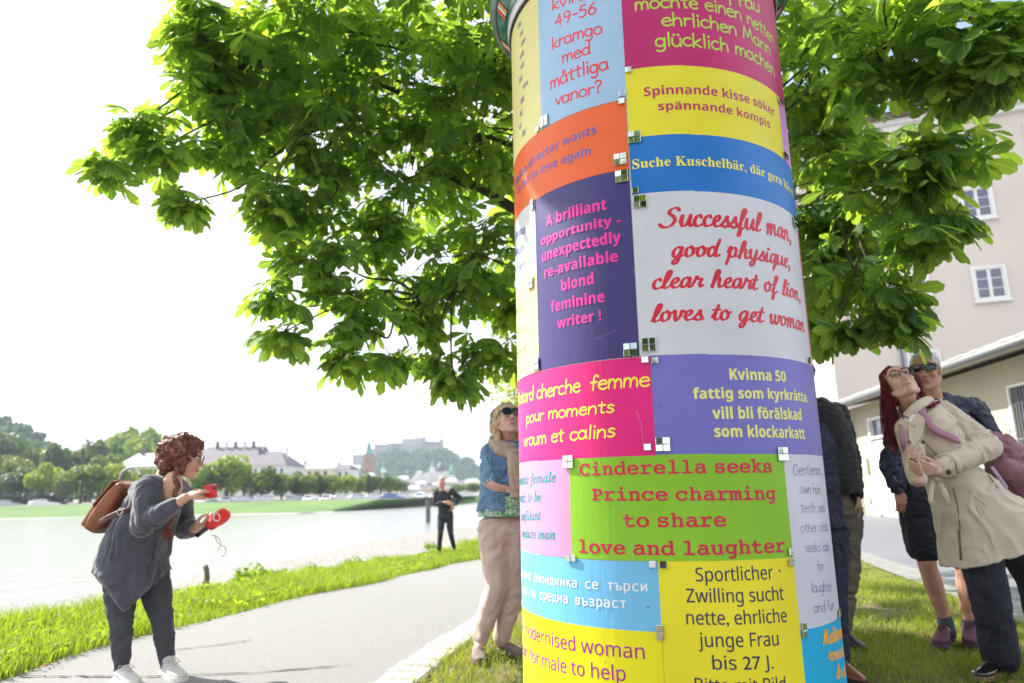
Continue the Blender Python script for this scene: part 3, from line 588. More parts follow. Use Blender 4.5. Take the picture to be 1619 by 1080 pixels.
def put(poster, pts2, th0, sx, z0, sz, slope, r):
    x = pts2[:,0]; th = np.radians(th0+x*sx); z = z0+pts2[:,1]*sz+slope*x
    return np.c_[np.sin(th)*r, -np.cos(th)*r, z]
lett = {}
RT = CR+.0019
for (k, sty, pre, body, suf, t0, t1, z0, z1, hz) in LINES:
    V_, T_ = lett.setdefault(k, ([], []))
    nV = sum(len(a) for a in V_)
    if sty in PEN:
        tab, pr, nib, sh, jig = PEN[sty]; rj = random.Random(body)
        def adv_of(t): return sum(strokes(c, tab)[1] for c in t)
        W = adv_of(body)-.15; th_top = max((1.65 if c in 'bdfhkltF?MGS459680åäöüi' else 1.0) for c in body)
        sx = (t1-t0)/W; sz = hz/th_top; slope = (z1-z0)/W; x = -adv_of(pre); KX = rad(1)*CR*sx
        for c in pre+body+suf:
            st_, ad_ = strokes(c, tab); dy = rj.uniform(-jig, jig) if jig else 0
            for line in st_:
                line = [q for i, q in enumerate(line) if i == 0 or np.abs(q-line[i-1]).sum() > 1e-4]
                if len(line) < 2: continue
                n = len(line); A = np.array(line); T = np.gradient(A, axis=0); T[:,0] *= KX; T[:,1] *= sz; T /= (np.linalg.norm(T, axis=1)[:,None]+1e-12)
                pr_m = pr*(KX*.35+sz*.65); Nn = np.c_[-T[:,1], T[:,0]]
                wd = pr_m*(1-nib+nib*2*np.abs(T[:,1]*.9+T[:,0]*-.3)) if nib else np.full(n, pr_m)
                Mx = A[:,0]*KX+sh*(A[:,1])*sz; Mz = (A[:,1]+dy)*sz; rings = []
                dot = pr < .05
                def ring(cx_, cz_, w2, tx, tz, h):
                    nx, nz_ = -tz, tx; return [(cx_+nx*w2*g, cz_+nz_*w2*g, h*hh*.55) for g, hh in ((-1,0),(-.72,.75),(0,1),(.72,.75),(1,0))]
                e0 = A[0]; rings.append(ring(Mx[0]-T[0,0]*wd[0]*.9, Mz[0]-T[0,1]*wd[0]*.9, wd[0]*.45, T[0,0], T[0,1], .5))
                for i in range(n): rings.append(ring(Mx[i], Mz[i], wd[i], T[i,0], T[i,1], 1))
                rings.append(ring(Mx[-1]+T[-1,0]*wd[-1]*.9, Mz[-1]+T[-1,1]*wd[-1]*.9, wd[-1]*.45, T[-1,0], T[-1,1], .5))
                Q = np.array(rings).reshape(-1, 3); XX = x*KX+Q[:,0]; th = np.radians(t0)+XX/CR
                rr = RT-.0004+Q[:,2]*.0008; z = z0+slope*(XX/KX)+Q[:,1]
                V_.append(np.c_[np.sin(th)*rr, -np.cos(th)*rr, z]); nr = len(rings)
                T_.append(np.array([t for i in range(nr-1) for j in range(4) for t in ((i*5+j, i*5+j+1, (i+1)*5+j+1), (i*5+j, (i+1)*5+j+1, (i+1)*5+j))])+nV); nV += len(Q)
            x += ad_
    else:
        tr = STY[sty][2]
        gl = [(fglyph(c, sty)) for c in body]; W = sum(g[2]+tr for g in gl)-tr-.05
        top = max((g[0][:,1].max() if len(g[0]) else 0) for g in gl); sx = (t1-t0)/W; sz = hz/top; slope = (z1-z0)/W
        x = -sum(fglyph(c, sty)[2]+tr for c in pre)
        for c in pre+body+suf:
            v, t, ad_ = fglyph(c, sty)
            if len(v):
                bo = STY[sty][1]
                for li_, (ox, oy) in enumerate([(0,0)]+([(-bo,0),(bo,0),(0,bo*.6),(0,-bo*.6)] if bo else [])):
                    V_.append(put(k, v+[x+ox, oy], t0, sx, z0, sz, slope, RT+.00007*li_)); T_.append(t+nV); nV += len(v)
            x += ad_+tr
# faint scribbled lines on the cream poster
V_, T_ = lett.setdefault('creamy', ([], [])); 
for i, (wd_, th_) in enumerate((('liebe',-72),('und',-70),('warm',-69),('suche,',-71),('oder',-70),('lade',-72),('Mann,',-68),('liebe',-71),('der,',-72),('nie',-73),('Liebe',-70))):
    tab, pr = HAND, .05; x = 0; nV = sum(len(a) for a in V_); sz = .018; sx = 1.05; 
    for c in wd_.replace('L','l').replace('M','m'):
        st_, ad_ = strokes(c, tab)
        for line in st_:
            A = np.array(line); n = len(A)
            if n < 2: continue
            th = th_+(x+A[:,0]+A[:,1]*.3)*sx; z = 3.06-i*.055+A[:,1]*sz
            up = np.c_[np.sin(np.radians(th))*RT, -np.cos(np.radians(th))*RT, z+.0022]; dn = np.c_[np.sin(np.radians(th+.18))*RT, -np.cos(np.radians(th+.18))*RT, z-.0022]
            V_.append(np.concatenate([up, dn])); T_.append(np.array([q for j in range(n-1) for q in ((j, n+j, n+j+1), (j, n+j+1, j+1))])+nV); nV += 2*n
        x += ad_
for k, (V_, T_) in lett.items():
    lc = P[k][5]; me = npmesh('lettering', np.concatenate(V_), np.concatenate(T_), mat('ink_'+k, lc, .4))
    vv = np.concatenate(V_); tt = np.concatenate(T_); a_, b_, c_ = vv[tt[:,0]], vv[tt[:,1]], vv[tt[:,2]]; fl_ = (np.cross(b_-a_, c_-a_)[:,:2]*a_[:,:2]).sum(1) < 0; tt[fl_] = tt[fl_][:,::-1]; me = npmesh('lettering', vv, tt, mat('ink_'+k, lc, .4)); rn = np.c_[vv[:,0], vv[:,1], vv[:,0]*0]; rn /= np.linalg.norm(rn, axis=1)[:,None]
    me.polygons.foreach_set('use_smooth', np.ones(len(me.polygons), bool)); me.normals_split_custom_set_from_vertices(rn.tolist())
    o = link('lettering', me, posters[k], kind='stuff')
# paste scratches and pale glue marks
b = MB()
for (ta, za, tb, zb) in ((-20,1.26,-17.5,1.12),(-27,.98,-21,.62),(-31,.66,-26,.55),(24,1.9,22,1.8),(-24,1.56,-33,1.53),(-19,1.78,-17.7,1.76)):
    vs = []
    for i in range(17):
        f = i/16; a = ta+(tb-ta)*f+.5*math.sin(f*5); z = za+(zb-za)*f; vs += [cyl(a, z, CR+.0034), cyl(a+.07, z+.0006, CR+.0034)]
    b.add(vs, [(2*i, 2*i+1, 2*i+3, 2*i+2) for i in range(16)])
b.build('scratch', mat('scratch_white', (.5,.5,.55), .5), col, kind='stuff')
# little mirror tiles
m_mir = mat('mirror', (.60,.64,.62), .05, metal=1)
def tile_mesh(sz):
    b = MB(); h = sz/2; e = .0012
    b.add([(-h,-.003,-h),(h,-.003,-h),(h,-.003,h),(-h,-.003,h),(-h+e,-.0042,-h+e),(h-e,-.0042,-h+e),(h-e,-.0042,h-e),(-h+e,-.0042,h-e),(-h,0,-h),(h,0,-h),(h,0,h),(-h,0,h)],
          [(4,5,6,7),(0,1,5,4),(1,2,6,5),(2,3,7,6),(3,0,4,7),(8,9,1,0),(9,10,2,1),(10,11,3,2),(11,8,0,3)])
    me = b.mesh('mirror_tile'); me.materials.append(m_mir); return me
tm = tile_mesh(.0232)
for (th, z, w_, h_) in TILES:
    w_ = min(w_, .052); h_ = min(h_, .052); nx = 2 if w_ > .036 else 1; nz_ = 2 if h_ > .034 else 1
    for i in range(nx):
        for j in range(nz_):
            dx = (i-(nx-1)/2)*.0245; a = th+math.degrees(dx/CR); o = link('mirror_tile', tm, col, loc=cyl(a, z+(j-(nz_-1)/2)*.0245, CR+.0052))
            o.rotation_euler = (random.uniform(-.05,.05), random.uniform(-.02,.02), rad(a)+random.uniform(-.06,.06))
# ---------------------------------------------------------------- the chestnut tree behind the column
LOBES = [
(-2.93,5.00,3.87,0.26),(-3.01,4.90,3.46,0.14),(-2.74,5.00,3.65,0.20),(-2.42,5.10,4.17,0.35),(-2.49,5.00,3.19,0.13),(-2.28,5.20,3.77,0.34),(-2.17,5.30,4.65,0.52),(-1.89,5.10,3.34,0.22),(-1.85,5.30,3.22,0.23),(-1.58,5.50,3.34,0.31),(-1.15,5.80,3.19,0.29),(-2.45,5.10,4.49,0.27),(-2.57,5.00,4.68,0.15),(-2.43,5.00,4.88,0.18),(-1.58,5.60,4.15,0.63),(-1.78,5.40,4.95,0.63),(-0.95,5.80,4.90,0.83),(-0.97,6.00,3.79,0.67),(-0.25,5.80,4.24,0.66),(-1.52,5.20,2.84,0.34),(-1.81,5.10,2.46,0.16),(-1.26,5.40,2.43,0.32),(-1.30,5.30,2.05,0.14),(-1.71,5.10,2.19,0.09),(-0.77,5.90,2.66,0.45),(-0.30,5.60,2.96,0.49),(-0.65,5.90,2.10,0.16),(-0.11,5.00,4.57,0.50),(-0.98,5.60,2.10,0.16),(-0.47,5.70,1.90,0.12),(-0.19,5.90,2.14,0.25),(-0.05,6.10,2.65,0.34),(2.28,4.60,4.08,0.60),(2.29,3.70,3.55,0.44),(2.52,3.30,3.39,0.23),(2.62,3.30,3.17,0.06),(2.48,3.50,3.21,0.11),(2.48,4.80,3.22,0.56),(2.56,4.20,2.93,0.35),(2.74,4.10,2.61,0.10),(2.33,4.80,2.49,0.35),(2.40,4.30,2.24,0.17),(2.16,4.50,2.02,0.12),(2.39,4.30,2.01,0.12),(2.63,4.00,3.04,0.24),(2.48,4.10,2.49,0.19),(2.30,5.20,2.88,0.33),(2.65,5.50,4.02,0.62),(2.19,5.20,2.26,0.21),]

# parts of the crown above and beyond the picture: x, y, z, radius; last three lobes added to keep sun off the column
HIGH = [(1.2,6.4,7.6,2.6),(-.8,5.6,6.6,1.7),(-1.9,5.2,4.9,1.0),(3.2,5.2,6.4,1.8),(.8,3.6,6.1,1.6),(2.6,3.6,5.2,1.2),(-.2,4.3,5.3,1.1),(1.3,8.6,5.6,2.2),(3.6,7.2,4.9,1.6),(1.2,6.2,9.6,1.7),(1.9,2.6,4.9,.9),(.1,7.9,4.3,1.3),(-1.35,3.7,5.0,.75),(-2.3,4.1,6.0,.8),(-.75,3.3,4.55,.5)]
TX, TY = 1.42, 6.45
tree = thing('horse_chestnut_tree', 'large horse chestnut tree whose leafy branches spread left and right behind the column', 'tree', (TX, TY, 0))
def pix_(x, y, Y):
    d = F_+R2*((x-809.5)/1101.02)-U2*((y-540)/1101.02); d *= Y/d.y; return (d.x, Y, d.z+1)
m_bark = mat('bark', (.10,.085,.07), .95, col2=(.05,.042,.035), vscale=9, bump=1, bscale=14, bstretch=(1,1,.2))
b = MB(); b.tube([(0,0,-.1),(0,0,.25),(.02,.02,1.2),(.0,.05,2.3),(-.03,.05,3.4),(0,.02,5),(.05,0,7)], [.42,.31,.27,.26,.24,.17,.08], 18); b.build('trunk', m_bark, tree, smooth=True)
def leaflet(L, W, n):
    """obovate leaflet along +y: centre line and two edges, folded and drooping"""
    vs, uv, fs = [], [], []
    for i in range(n+1):
        f = i/n; w_ = W*(math.sin(math.pi*min(1, f**2.05*.955+.02))**.72) if 0 < f < 1 else .0008
        if 0 < i < n and n > 5: w_ *= 1+.09*(-1)**i
        z = -.28*L*f*f; y = L*f
        vs += [(-w_, y, z+.22*w_-.25*w_), (0, y, z-.22*w_), (w_, y, z+.22*w_-.25*w_)]
        uv += [(-w_/max(W, 1e-3)*.5, f), (0, f), (w_/max(W, 1e-3)*.5, f)]
    for i in range(n):
        a = 3*i; fs += [(a, a+1, a+4, a+3), (a+1, a+2, a+5, a+4)]
    return np.array(vs), np.array(uv), np.array(fs)
def compound(n, seed, pet=.10):
    r = random.Random(seed); Vs, Us, Fs = [], [], []; k = 0
    cnt = r.choice([5,7,7]); 
    for j in range(cnt):
        q = (j-(cnt-1)/2)/((cnt-1)/2); L = (.180-.075*abs(q)**1.3)*r.uniform(.9,1.08); a = -q*rad(112)+r.uniform(-.08,.08)
        v, u, f = leaflet(L, L*.225*r.uniform(.9,1.12), n); dr = r.uniform(-.05,.35)+.1*abs(q)
        c, s_ = math.cos(dr), math.sin(dr); v = np.c_[v[:,0], v[:,1]*c+v[:,2]*s_, v[:,2]*c-v[:,1]*s_]
        tw = r.uniform(-.35,.35); c, s_ = math.cos(tw), math.sin(tw); v = np.c_[v[:,0]*c+v[:,2]*s_, v[:,1], v[:,2]*c-v[:,0]*s_]
        c, s_ = math.cos(a), math.sin(a); v = np.c_[v[:,0]*c-v[:,1]*s_, v[:,0]*s_+v[:,1]*c+pet, v[:,2]]
        Vs.append(v); Us.append(u); Fs.append(f+k); k += len(v)
    w_ = .0022; v = np.array([(-w_,0,0),(w_,0,0),(w_,pet,0),(-w_,pet,0),(0,0,-w_*2),(0,pet,-w_*2)]); Vs.append(v); Us.append(np.full((6,2), .02)); Fs.append(np.array([(0,1,2,3),(1,4,5,2),(4,0,3,5)])+k)
    return np.concatenate(Vs), np.concatenate(Us), np.concatenate(Fs)
m_leaf = leafmat('chestnut_leaf', (.088,.172,.060), (.170,.295,.085), trans=.56, scale=1.1, rough=.5, vein=True)
TH = [compound(9, i) for i in range(6)]; TLo = [compound(4, i) for i in range(6)]
hi_me = [npmesh('leaf', v, f, m_leaf, uv=u) for v, u, f in TH]
def frame(d, up):
    y = d/np.linalg.norm(d); x = np.cross(y, up); x /= np.linalg.norm(x)+1e-9; return np.stack([x, y, np.cross(x, y)], 1)
inst = []; twigs = []; T0 = np.array([TX, TY, 0.])
def seg_limb(c, r_):
    h = max(2.1, min(c[2]-.5, 4.6 if c[2] < 6 else 6)); return np.array([TX, TY, h])
limbs = []
for li, (x, y, z, r_) in enumerate(LOBES+HIGH):
    c = np.array([x, y, z]); high = li >= len(LOBES); st_ = seg_limb(c, r_)
    mid = (st_+c)/2+np.array([0,0,.35])+rng.normal(0,.12,3); limbs.append((st_, mid, c, r_, high))
    n = int(max(6, (86*r_*r_**.5 if not high else (12 if li < len(LOBES)+len(HIGH)-3 else 60)*r_*r_)))+2
    for k in range(n):
        d = rng.normal(size=3); d /= np.linalg.norm(d); rr = r_*rng.uniform(.35 if not high else .6, 1.0)**.6
        tip = c+d*rr*np.array([1,1,.85]); base = c+d*rr*.25+rng.normal(0,.04,3)*r_
        twigs.append((base, tip, r_, high))
        out_ = (tip-T0-np.array([0,0,3.2])); out_ /= np.linalg.norm(out_); m = rng.integers(3,6) if not high else 5
        a0 = rng.uniform(0, 6.28)
        for j in range(m):
            a = a0+j*2.4; ax = d*.35+out_*.35; side = np.array([math.cos(a), math.sin(a), rng.uniform(-.15,.35)])
            dd = side+ax*.8; dd[2] -= .42; up = np.array([0,0,1.])+out_*.25+rng.normal(0,.42,3)
            s_ = rng.uniform(.58,1.18)*(1.5 if high else 1.0); inst.append((tip-d*.03*j, frame(dd, up), s_))
pos = np.array([i[0] for i in inst]); Rm = np.array([i[1] for i in inst]); sc = np.array([i[2] for i in inst])
# the 300 leaves nearest to the viewer inside the view become leaves of their own
rel = pos-np.array([0,0,1.]); zc = rel @ np.array(F_); px = rel @ np.array(R2)/zc; py = rel @ np.array(U2)/zc
incol = (np.abs(px-.215) < .19)
vis = (zc > 0) & (np.abs(px) < .74) & (np.abs(py) < .5) & ~incol
order = np.argsort(np.where(vis, zc/sc, 1e9)); near = set(order[:300].tolist())
for i in order[:300]:
    o = link('leaf', hi_me[i % 6], tree); Mx = Matrix(Rm[i].tolist()).to_4x4() @ Matrix.Scale(sc[i], 4); Mx.translation = Vector(pos[i]-np.array([TX, TY, 0])); o.matrix_local = Mx
Vs, Us, Fs, k = [], [], [], 0
far = [i for i in range(len(inst)) if i not in near]
for t in range(6):
    ids = np.array([i for i in far if i % 6 == t]); mid = vis[ids] & (zc[ids] < 5.2)
    for tpl, sel in ((TH[t], ids[mid]), (TLo[t], ids[~mid])):
        if not len(sel): continue
        v, u, f = tpl; Q = np.einsum('nij,vj->nvi', Rm[sel]*sc[sel][:,None,None], v)+pos[sel][:,None,:]
        Vs.append(Q.reshape(-1,3)); Us.append(np.tile(u, (len(sel), 1))); Fs.append((f[None]+np.arange(len(sel))[:,None,None]*len(v)).reshape(-1,4)+k); k += len(sel)*len(v)
Q = np.concatenate(Vs)-np.array([TX, TY, 0]); me = npmesh('foliage', Q, np.concatenate(Fs), m_leaf, uv=np.concatenate(Us)); link('foliage', me, tree, kind='stuff')
print('leaves', len(inst), 'foliage quads', len(me.polygons))
big = [(l[2], l[3]) for l in limbs if l[3] > .42]
for st_, mid, c, r_, high in limbs:
    if r_ < .42:
        near_ = min((g for g in big if np.linalg.norm(g[0][:2]-T0[:2]) < np.linalg.norm(c[:2]-T0[:2])), key=lambda g: np.linalg.norm(g[0]-c)); st_ = near_[0]; mid = (st_+c)/2+rng.normal(0,.10,3)
    b = MB(); pts = [st_*(1-f)**2+mid*2*f*(1-f)+c*f*f-T0 for f in np.linspace(0,1,5)]; r0 = (.014+.035*min(r_, 1.3)) if r_ >= .42 else .013
    pts = [Vector(g) for g in cat([tuple(p+rng.normal(0,.06,3)*(0 < i < 4)) for i, p in enumerate(pts)], 4)]
    b.tube(pts, [r0*(1-f)+.006*f for f in np.linspace(0,1,len(pts))], 8); b.build('limb', m_bark, tree, smooth=True)
for pts, rr_ in (([(TX-.1,TY,3.0), pix_(812,330,6.25), pix_(770,303,6.15), pix_(730,288,6.1), pix_(680,275,6.0), pix_(620,300,5.9)], (.11,.055,.048,.04,.03,.015)), ([(TX-.1,TY,3.3), pix_(813,262,6.25), pix_(775,238,6.15), pix_(735,212,6.1), pix_(690,185,6.0), pix_(640,150,5.9), pix_(560,120,5.7)], (.12,.065,.055,.048,.04,.03,.012)), ([(TX+.1,TY,3.2), pix_(1262,270,6.0), pix_(1300,262,5.6), pix_(1345,285,5.2)], (.10,.04,.03,.012))):
    b = MB(); cp = [Vector(p_)-Vector(T0) for p_ in cat(pts, 4)]; n_ = len(cp); b.tube(cp, [float(np.interp(i/(n_-1)*(len(rr_)-1), range(len(rr_)), rr_)) for i in range(n_)], 9); b.build('limb', m_bark, tree, smooth=True)
b = MB()
for i, (ba, ti, r_, high) in enumerate(twigs):
    if high and i % 3: continue
    m = (ba+ti)/2+rng.normal(0,.03,3); b.tube([ba-T0, m-T0, ti-T0], [.007,.005,.003], 4, cap=False)
b.build('twigs', m_bark, tree, kind='stuff')
m_conk = mat('green_husk', (.20,.30,.05), .7, bump=.6, bscale=200)
for (x, y, z) in [(twigs[i][1]) for i in range(0, len(twigs), 40) if not twigs[i][3]][:24]:
    b = MB(); b.ell((x-TX+.05, y-TY-.03, z-.06), .02, 10); b.build('conker', m_conk, tree, smooth=True)
# two further chestnuts of the row, behind the viewer
def simple_tree(name, label, x, y, h, r_, n, seed, m_f, z0=None, leaf=.16, trunk_r=.2, group=None, squash=.8):
    R = np.random.default_rng(seed); t = thing(name, label, 'tree', (x, y, z0 or 0), group=group)
    b = MB(); hh = h-r_*squash; b.tube([(0,0,-.2),(.02,0,hh*.5),(0,.03,hh)], [trunk_r*1.2, trunk_r*.85, trunk_r*.5], 10); b.build('trunk', m_bark, t, smooth=True)
    link('crown', crown_mesh(R, r_, squash, n, leaf, m_f), t, loc=(0,0,h-r_*squash)); return t
def crown_mesh(R, r_, squash, n, leaf, m_f, lobes=14, tall=1.0):
    ce = []; 
    for i in range(lobes):
        d = R.normal(size=3); d /= np.linalg.norm(d); ce.append((d*R.uniform(.3,.66)*r_, R.uniform(.3,.5)*r_))
    ce.append((np.zeros(3), r_*.6))
    v = np.empty((n,3)); nn = np.empty((n,3)); which = R.integers(0, len(ce), n)
    d = R.normal(size=(n,3)); d /= np.linalg.norm(d, axis=1)[:,None]; rr = R.uniform(.55,1,n)**.5
    C0 = np.array([c[0] for c in ce])[which]; R0 = np.array([c[1] for c in ce])[which]
    p = C0+d*(R0*rr)[:,None]; p[:,2] *= squash*tall
    nrm = d+R.normal(0,.6,(n,3)); nrm /= np.linalg.norm(nrm, axis=1)[:,None]
    a = np.cross(nrm, R.normal(size=(n,3))); a /= np.linalg.norm(a, axis=1)[:,None]; c = np.cross(nrm, a)
    s_ = leaf*R.uniform(.6,1.3,n)[:,None]
    q = np.stack([p-a*s_, p+c*s_*.55-nrm*s_*.15, p+a*s_, p-c*s_*.55-nrm*s_*.15], 1).reshape(-1,3)
    return npmesh('crown', q, np.arange(4*n).reshape(-1,4), m_f)
m_f0 = leafmat('row_tree_leaf', (.05,.10,.02), (.09,.16,.03), trans=.4, scale=.6)
for (x, y, h, r_, sd) in ((-3.2,-9,10,4.8,1),(4.2,-8.5,10,4.6,2),(-11.5,-10.5,10,4.6,3),(11.5,-8,9,4.2,4)):
    simple_tree('horse_chestnut_tree', 'chestnut tree of the riverside row behind the viewer, %s' % {1:'second',2:'third',3:'first',4:'last'}[sd], x, y, h, r_, 7000, sd, m_f0, leaf=.2, trunk_r=.3)

x, y, z = pix_(858, 560, 19); m_f1 = leafmat('pale_tree_leaf', (.13,.19,.06), (.23,.30,.09), trans=.5, scale=.8)
simple_tree('pale_linden_tree', 'paler small leaved tree farther down the path, just left of the column edge', x, y, z+1.5, 1.75, 5200, 9, m_f1, z0=-.4, leaf=.07, trunk_r=.14, squash=.95)
# ---------------------------------------------------------------- far bank of the river
W = [(-260,40),(-160,62),(-68,93),(-45,97),(-25,98),(-20,118),(-14,135),(-5,146),(25,150),(120,140),(260,60)]
TP = [(-268,54),(-166,76),(-71,106),(-46,110),(-19,112),(-12,134),(-8,148),(0,158),(28,163),(126,152),(268,72)]
m_bank = mat('bank_grass', (.10,.18,.035), .95, col2=(.065,.13,.03), vscale=.12, bump=.5, bscale=2, detail=8)
m_shoal = mat('shoal_gravel', (.34,.33,.31), .95, col2=(.26,.25,.23), vscale=.4, bump=.4, bscale=3, detail=8)
def interp(L, k=8): return [((L[i][0]+(L[i+1][0]-L[i][0])*j/k), (L[i][1]+(L[i+1][1]-L[i][1])*j/k)) for i in range(len(L)-1) for j in range(k)]+[L[-1]]
Wi, Ti = interp(W), interp(TP); b = MB(); vs = []
for i, ((x, y), (u, v)) in enumerate(zip(Wi, Ti)):
    for f in (0, .25, .5, .75, 1): vs.append((x+(u-x)*f+.5*hnoise(i, f*3, .4), y+(v-y)*f, -1.75+1.55*f**.9+.12*hnoise(i, f*4, .5, 3)))
b.add(vs, [(i*5+j, i*5+j+1, i*5+j+6, i*5+j+5) for i in range(len(Wi)-1) for j in range(4)]); struct(b.build('grass_bank', m_bank, smooth=True))
b = MB(); vs = []
for i, ((x, y), (u, v)) in enumerate(zip(Wi, Ti)):
    dx, dy = x-u, y-v; L = math.hypot(dx, dy); k = (3.2+2.2*hnoise(i, 0, .22, 9))/L*(1.9 if 24 < i < 40 else 1)
    vs += [(x-dx*.02, y-dy*.02, -1.66), (x+dx*k*.6, y+dy*k*.6, -1.55), (x+dx*k, y+dy*k, -1.63)]
b.add(vs, [(i*3+j, i*3+j+1, i*3+j+4, i*3+j+3) for i in range(len(Wi)-1) for j in range(2)]); struct(b.build('gravel_bank', m_shoal, smooth=True))
b = MB(); vs = []
for (u, v) in Ti: vs += [(u, v, -.19), (u*1.03+0, v+10, -.12), (u*6, v*6+60, -.1)]
b.add(vs, [(i*3+j, i*3+j+1, i*3+j+4, i*3+j+3) for i in range(len(Ti)-1) for j in range(2)]); struct(b.build('promenade', mat('promenade_ground', (.16,.17,.13), .95, col2=(.22,.21,.19), vscale=.1)))
m_pale = mat('pale_concrete', (.45,.44,.42), .9)
for k, (x, y, w_) in enumerate(((-39,104,1.2),(-33,105,1.0),(-60,103,1.5))): pass
# parked cars along the promenade
m_tyre = mat('tyre', (.02,.02,.02), .8); m_glass = mat('car_glass', (.03,.04,.05), .08)
carm = {}
def car_meshes(c):
    pr = [(-2.1,.32),(-2.12,.75),(-2.0,.92),(-1.75,.98),(-1.25,1.42),(-.4,1.5),(.45,1.46),(1.05,1.02),(1.85,.88),(2.1,.68),(2.12,.32)]
    n = len(pr); rings = []
    for y, s_ in ((-.84,.93),(-.74,1.0),(.74,1.0),(.84,.93)): rings.append([(x*(.97 if abs(y) > .8 else 1), y*(.86 if z > 1.1 else 1), z*(s_ if z > .9 else 1)) for x, z in pr])
    b = MB(); b.loft(rings); body = b.mesh('body'); body.materials.append(mat('car_paint_%d' % c, [(.55,.55,.57),(.42,.44,.47),(.05,.06,.09),(.3,.32,.34),(.08,.12,.3),(.35,.03,.03)][c], .25, metal=.3 if c in (1,3) else 0, coat=.7))
    b = MB(); 
    for s_ in (-1, 1): b.add([(-1.35,s_*.80,1.0),(.95,s_*.80,1.0),(.42,s_*.735,1.38),(-1.12,s_*.735,1.36)], [(0,1,2,3) if s_ < 0 else (3,2,1,0)])
    b.add([(1.08,-.62,1.03),(1.08,.62,1.03),(.50,.58,1.44),(.50,-.58,1.44)], [(0,1,2,3)]); b.add([(-1.72,-.6,1.02),(-1.72,.6,1.02),(-1.27,.56,1.40),(-1.27,-.56,1.40)], [(3,2,1,0)])
    gl = b.mesh('window'); gl.materials.append(m_glass)
    b = MB(); b.lathe([(.02,-.1),(.33,-.1),(.34,.1),(.02,.1)], 14); wh = b.mesh('wheel'); wh.materials.append(m_tyre)
    return body, gl, wh
CARLAB = ['white','silver','black','grey','blue','dark red']
def along(L, d):
    for (a, c) in zip(L[:-1], L[1:]):
        l = math.dist(a, c)
        if d < l: f = d/l; return (a[0]+(c[0]-a[0])*f, a[1]+(c[1]-a[1])*f, math.atan2(c[1]-a[1], c[0]-a[0]))
        d -= l
proto = {}
places = [(-101.5,0,2),(-97,0,0),(-86,0,1),(-78,3,3),(-73.5,0,0),(-49.5,0,0),(-46.5,1,1),(-43.5,0,1),(-40.5,0,0),(-36.0,1,3),(-33.2,0,0),(-30.6,0,0),(-28,1,0),(-25.3,0,1),(-22.8,0,0),(-20.2,0,4),(-18.6,6,0),(-17.0,11,0),(-15.2,16,1),(-60,1,2),(-55,0,3),(-11.0,26,0)]
where = ['first of the row by the hedge','second car of the far bank row','parked left of the crouching tree clump','beside the olive round tree','parked just right of the woman in grey','below the bright green willow','under the lime coloured trees','left of the gap in the row','just right of the red phone','above the red microphone','under the first dark lime tree','under the second dark lime tree','near the middle of the far row','beside its silver neighbour','under the last tall lime tree','close to the bend of the bank','behind the bend of the bank','beyond the bend of the bank','near the bridge end','hidden in part by the woman in grey','behind the woman in grey','closest to the bridge']
for i, (x, dy, c) in enumerate(places):
    tpx = [q for q in Ti]; j = min(range(len(tpx)), key=lambda q: abs(tpx[q][0]-x) + (0 if tpx[q][1] < 170 else 99)); y = tpx[j][1]+5.5+dy*.6
    lab = '%s parked car on the far promenade, %s' % (CARLAB[c], where[i])
    if c not in proto:
        proto[c] = t = thing('parked_car', lab, 'car', (x, y, -.78), rad(8+random.uniform(-6,6)), group='cars parked along the far bank')
        me = car_meshes(c); link('body', me[0], t); link('window', me[1], t)
        for (u, v) in ((-1.3,-.76),(-1.3,.76),(1.35,-.76),(1.35,.76)): o = link('wheel', me[2], t, loc=(u, v, .33)); o.rotation_euler = (math.pi/2, 0, 0)
    else: dup(proto[c], (x, y, -.78), rad(random.choice([8,98,82])+random.uniform(-6,6)), lab)
# trees on the far bank
TM = {}
TCOL = {'lime': ((.13,.21,.035),(.20,.28,.05)), 'mid': ((.075,.135,.03),(.12,.19,.045)), 'dark': ((.045,.09,.03),(.075,.13,.035)), 'olive': ((.085,.125,.06),(.13,.17,.08)), 'blue': ((.05,.09,.06),(.08,.125,.08))}
for k, (c1, c2) in TCOL.items():
    m_ = leafmat('foliage_'+k, c1, c2, trans=.35, scale=.35)
    TM[k] = [crown_mesh(np.random.default_rng(hash_), 1.0, 1.0, 2600, .085, m_, lobes=12) for hash_ in (hash(1)+ord(k[0]), 5+ord(k[1]))]
m_trk = mat('far_trunk', (.07,.055,.045), .95)
b = MB(); b.tube([(0,0,-.05),(0,0,1)], [1.0,.7], 8); trk = b.mesh('trunk', True); trk.materials.append(m_trk)
def far_tree(x, y, h, r_, k, i, label, z0=-.15, name='lime_tree', group='trees in the row on the far bank', low=.1):
    t = thing(name, label, 'tree', (x, y, z0), random.uniform(0,6), group=group)
    ch = h*(1-low)/2; c = link('crown', TM[k][i % 2], t, loc=(0,0,h-ch)); c.scale = (r_, r_, ch)
    o = link('trunk', trk, t); o.scale = (.035*h, .035*h, h*.5); return t
def pix(x, y, Y):
    d = Vector((0,0,0))+F_+R2*((x-809.5)/1101.02)-U2*((y-540)/1101.02); d *= Y/d.y; return (d.x, Y, d.z+1)
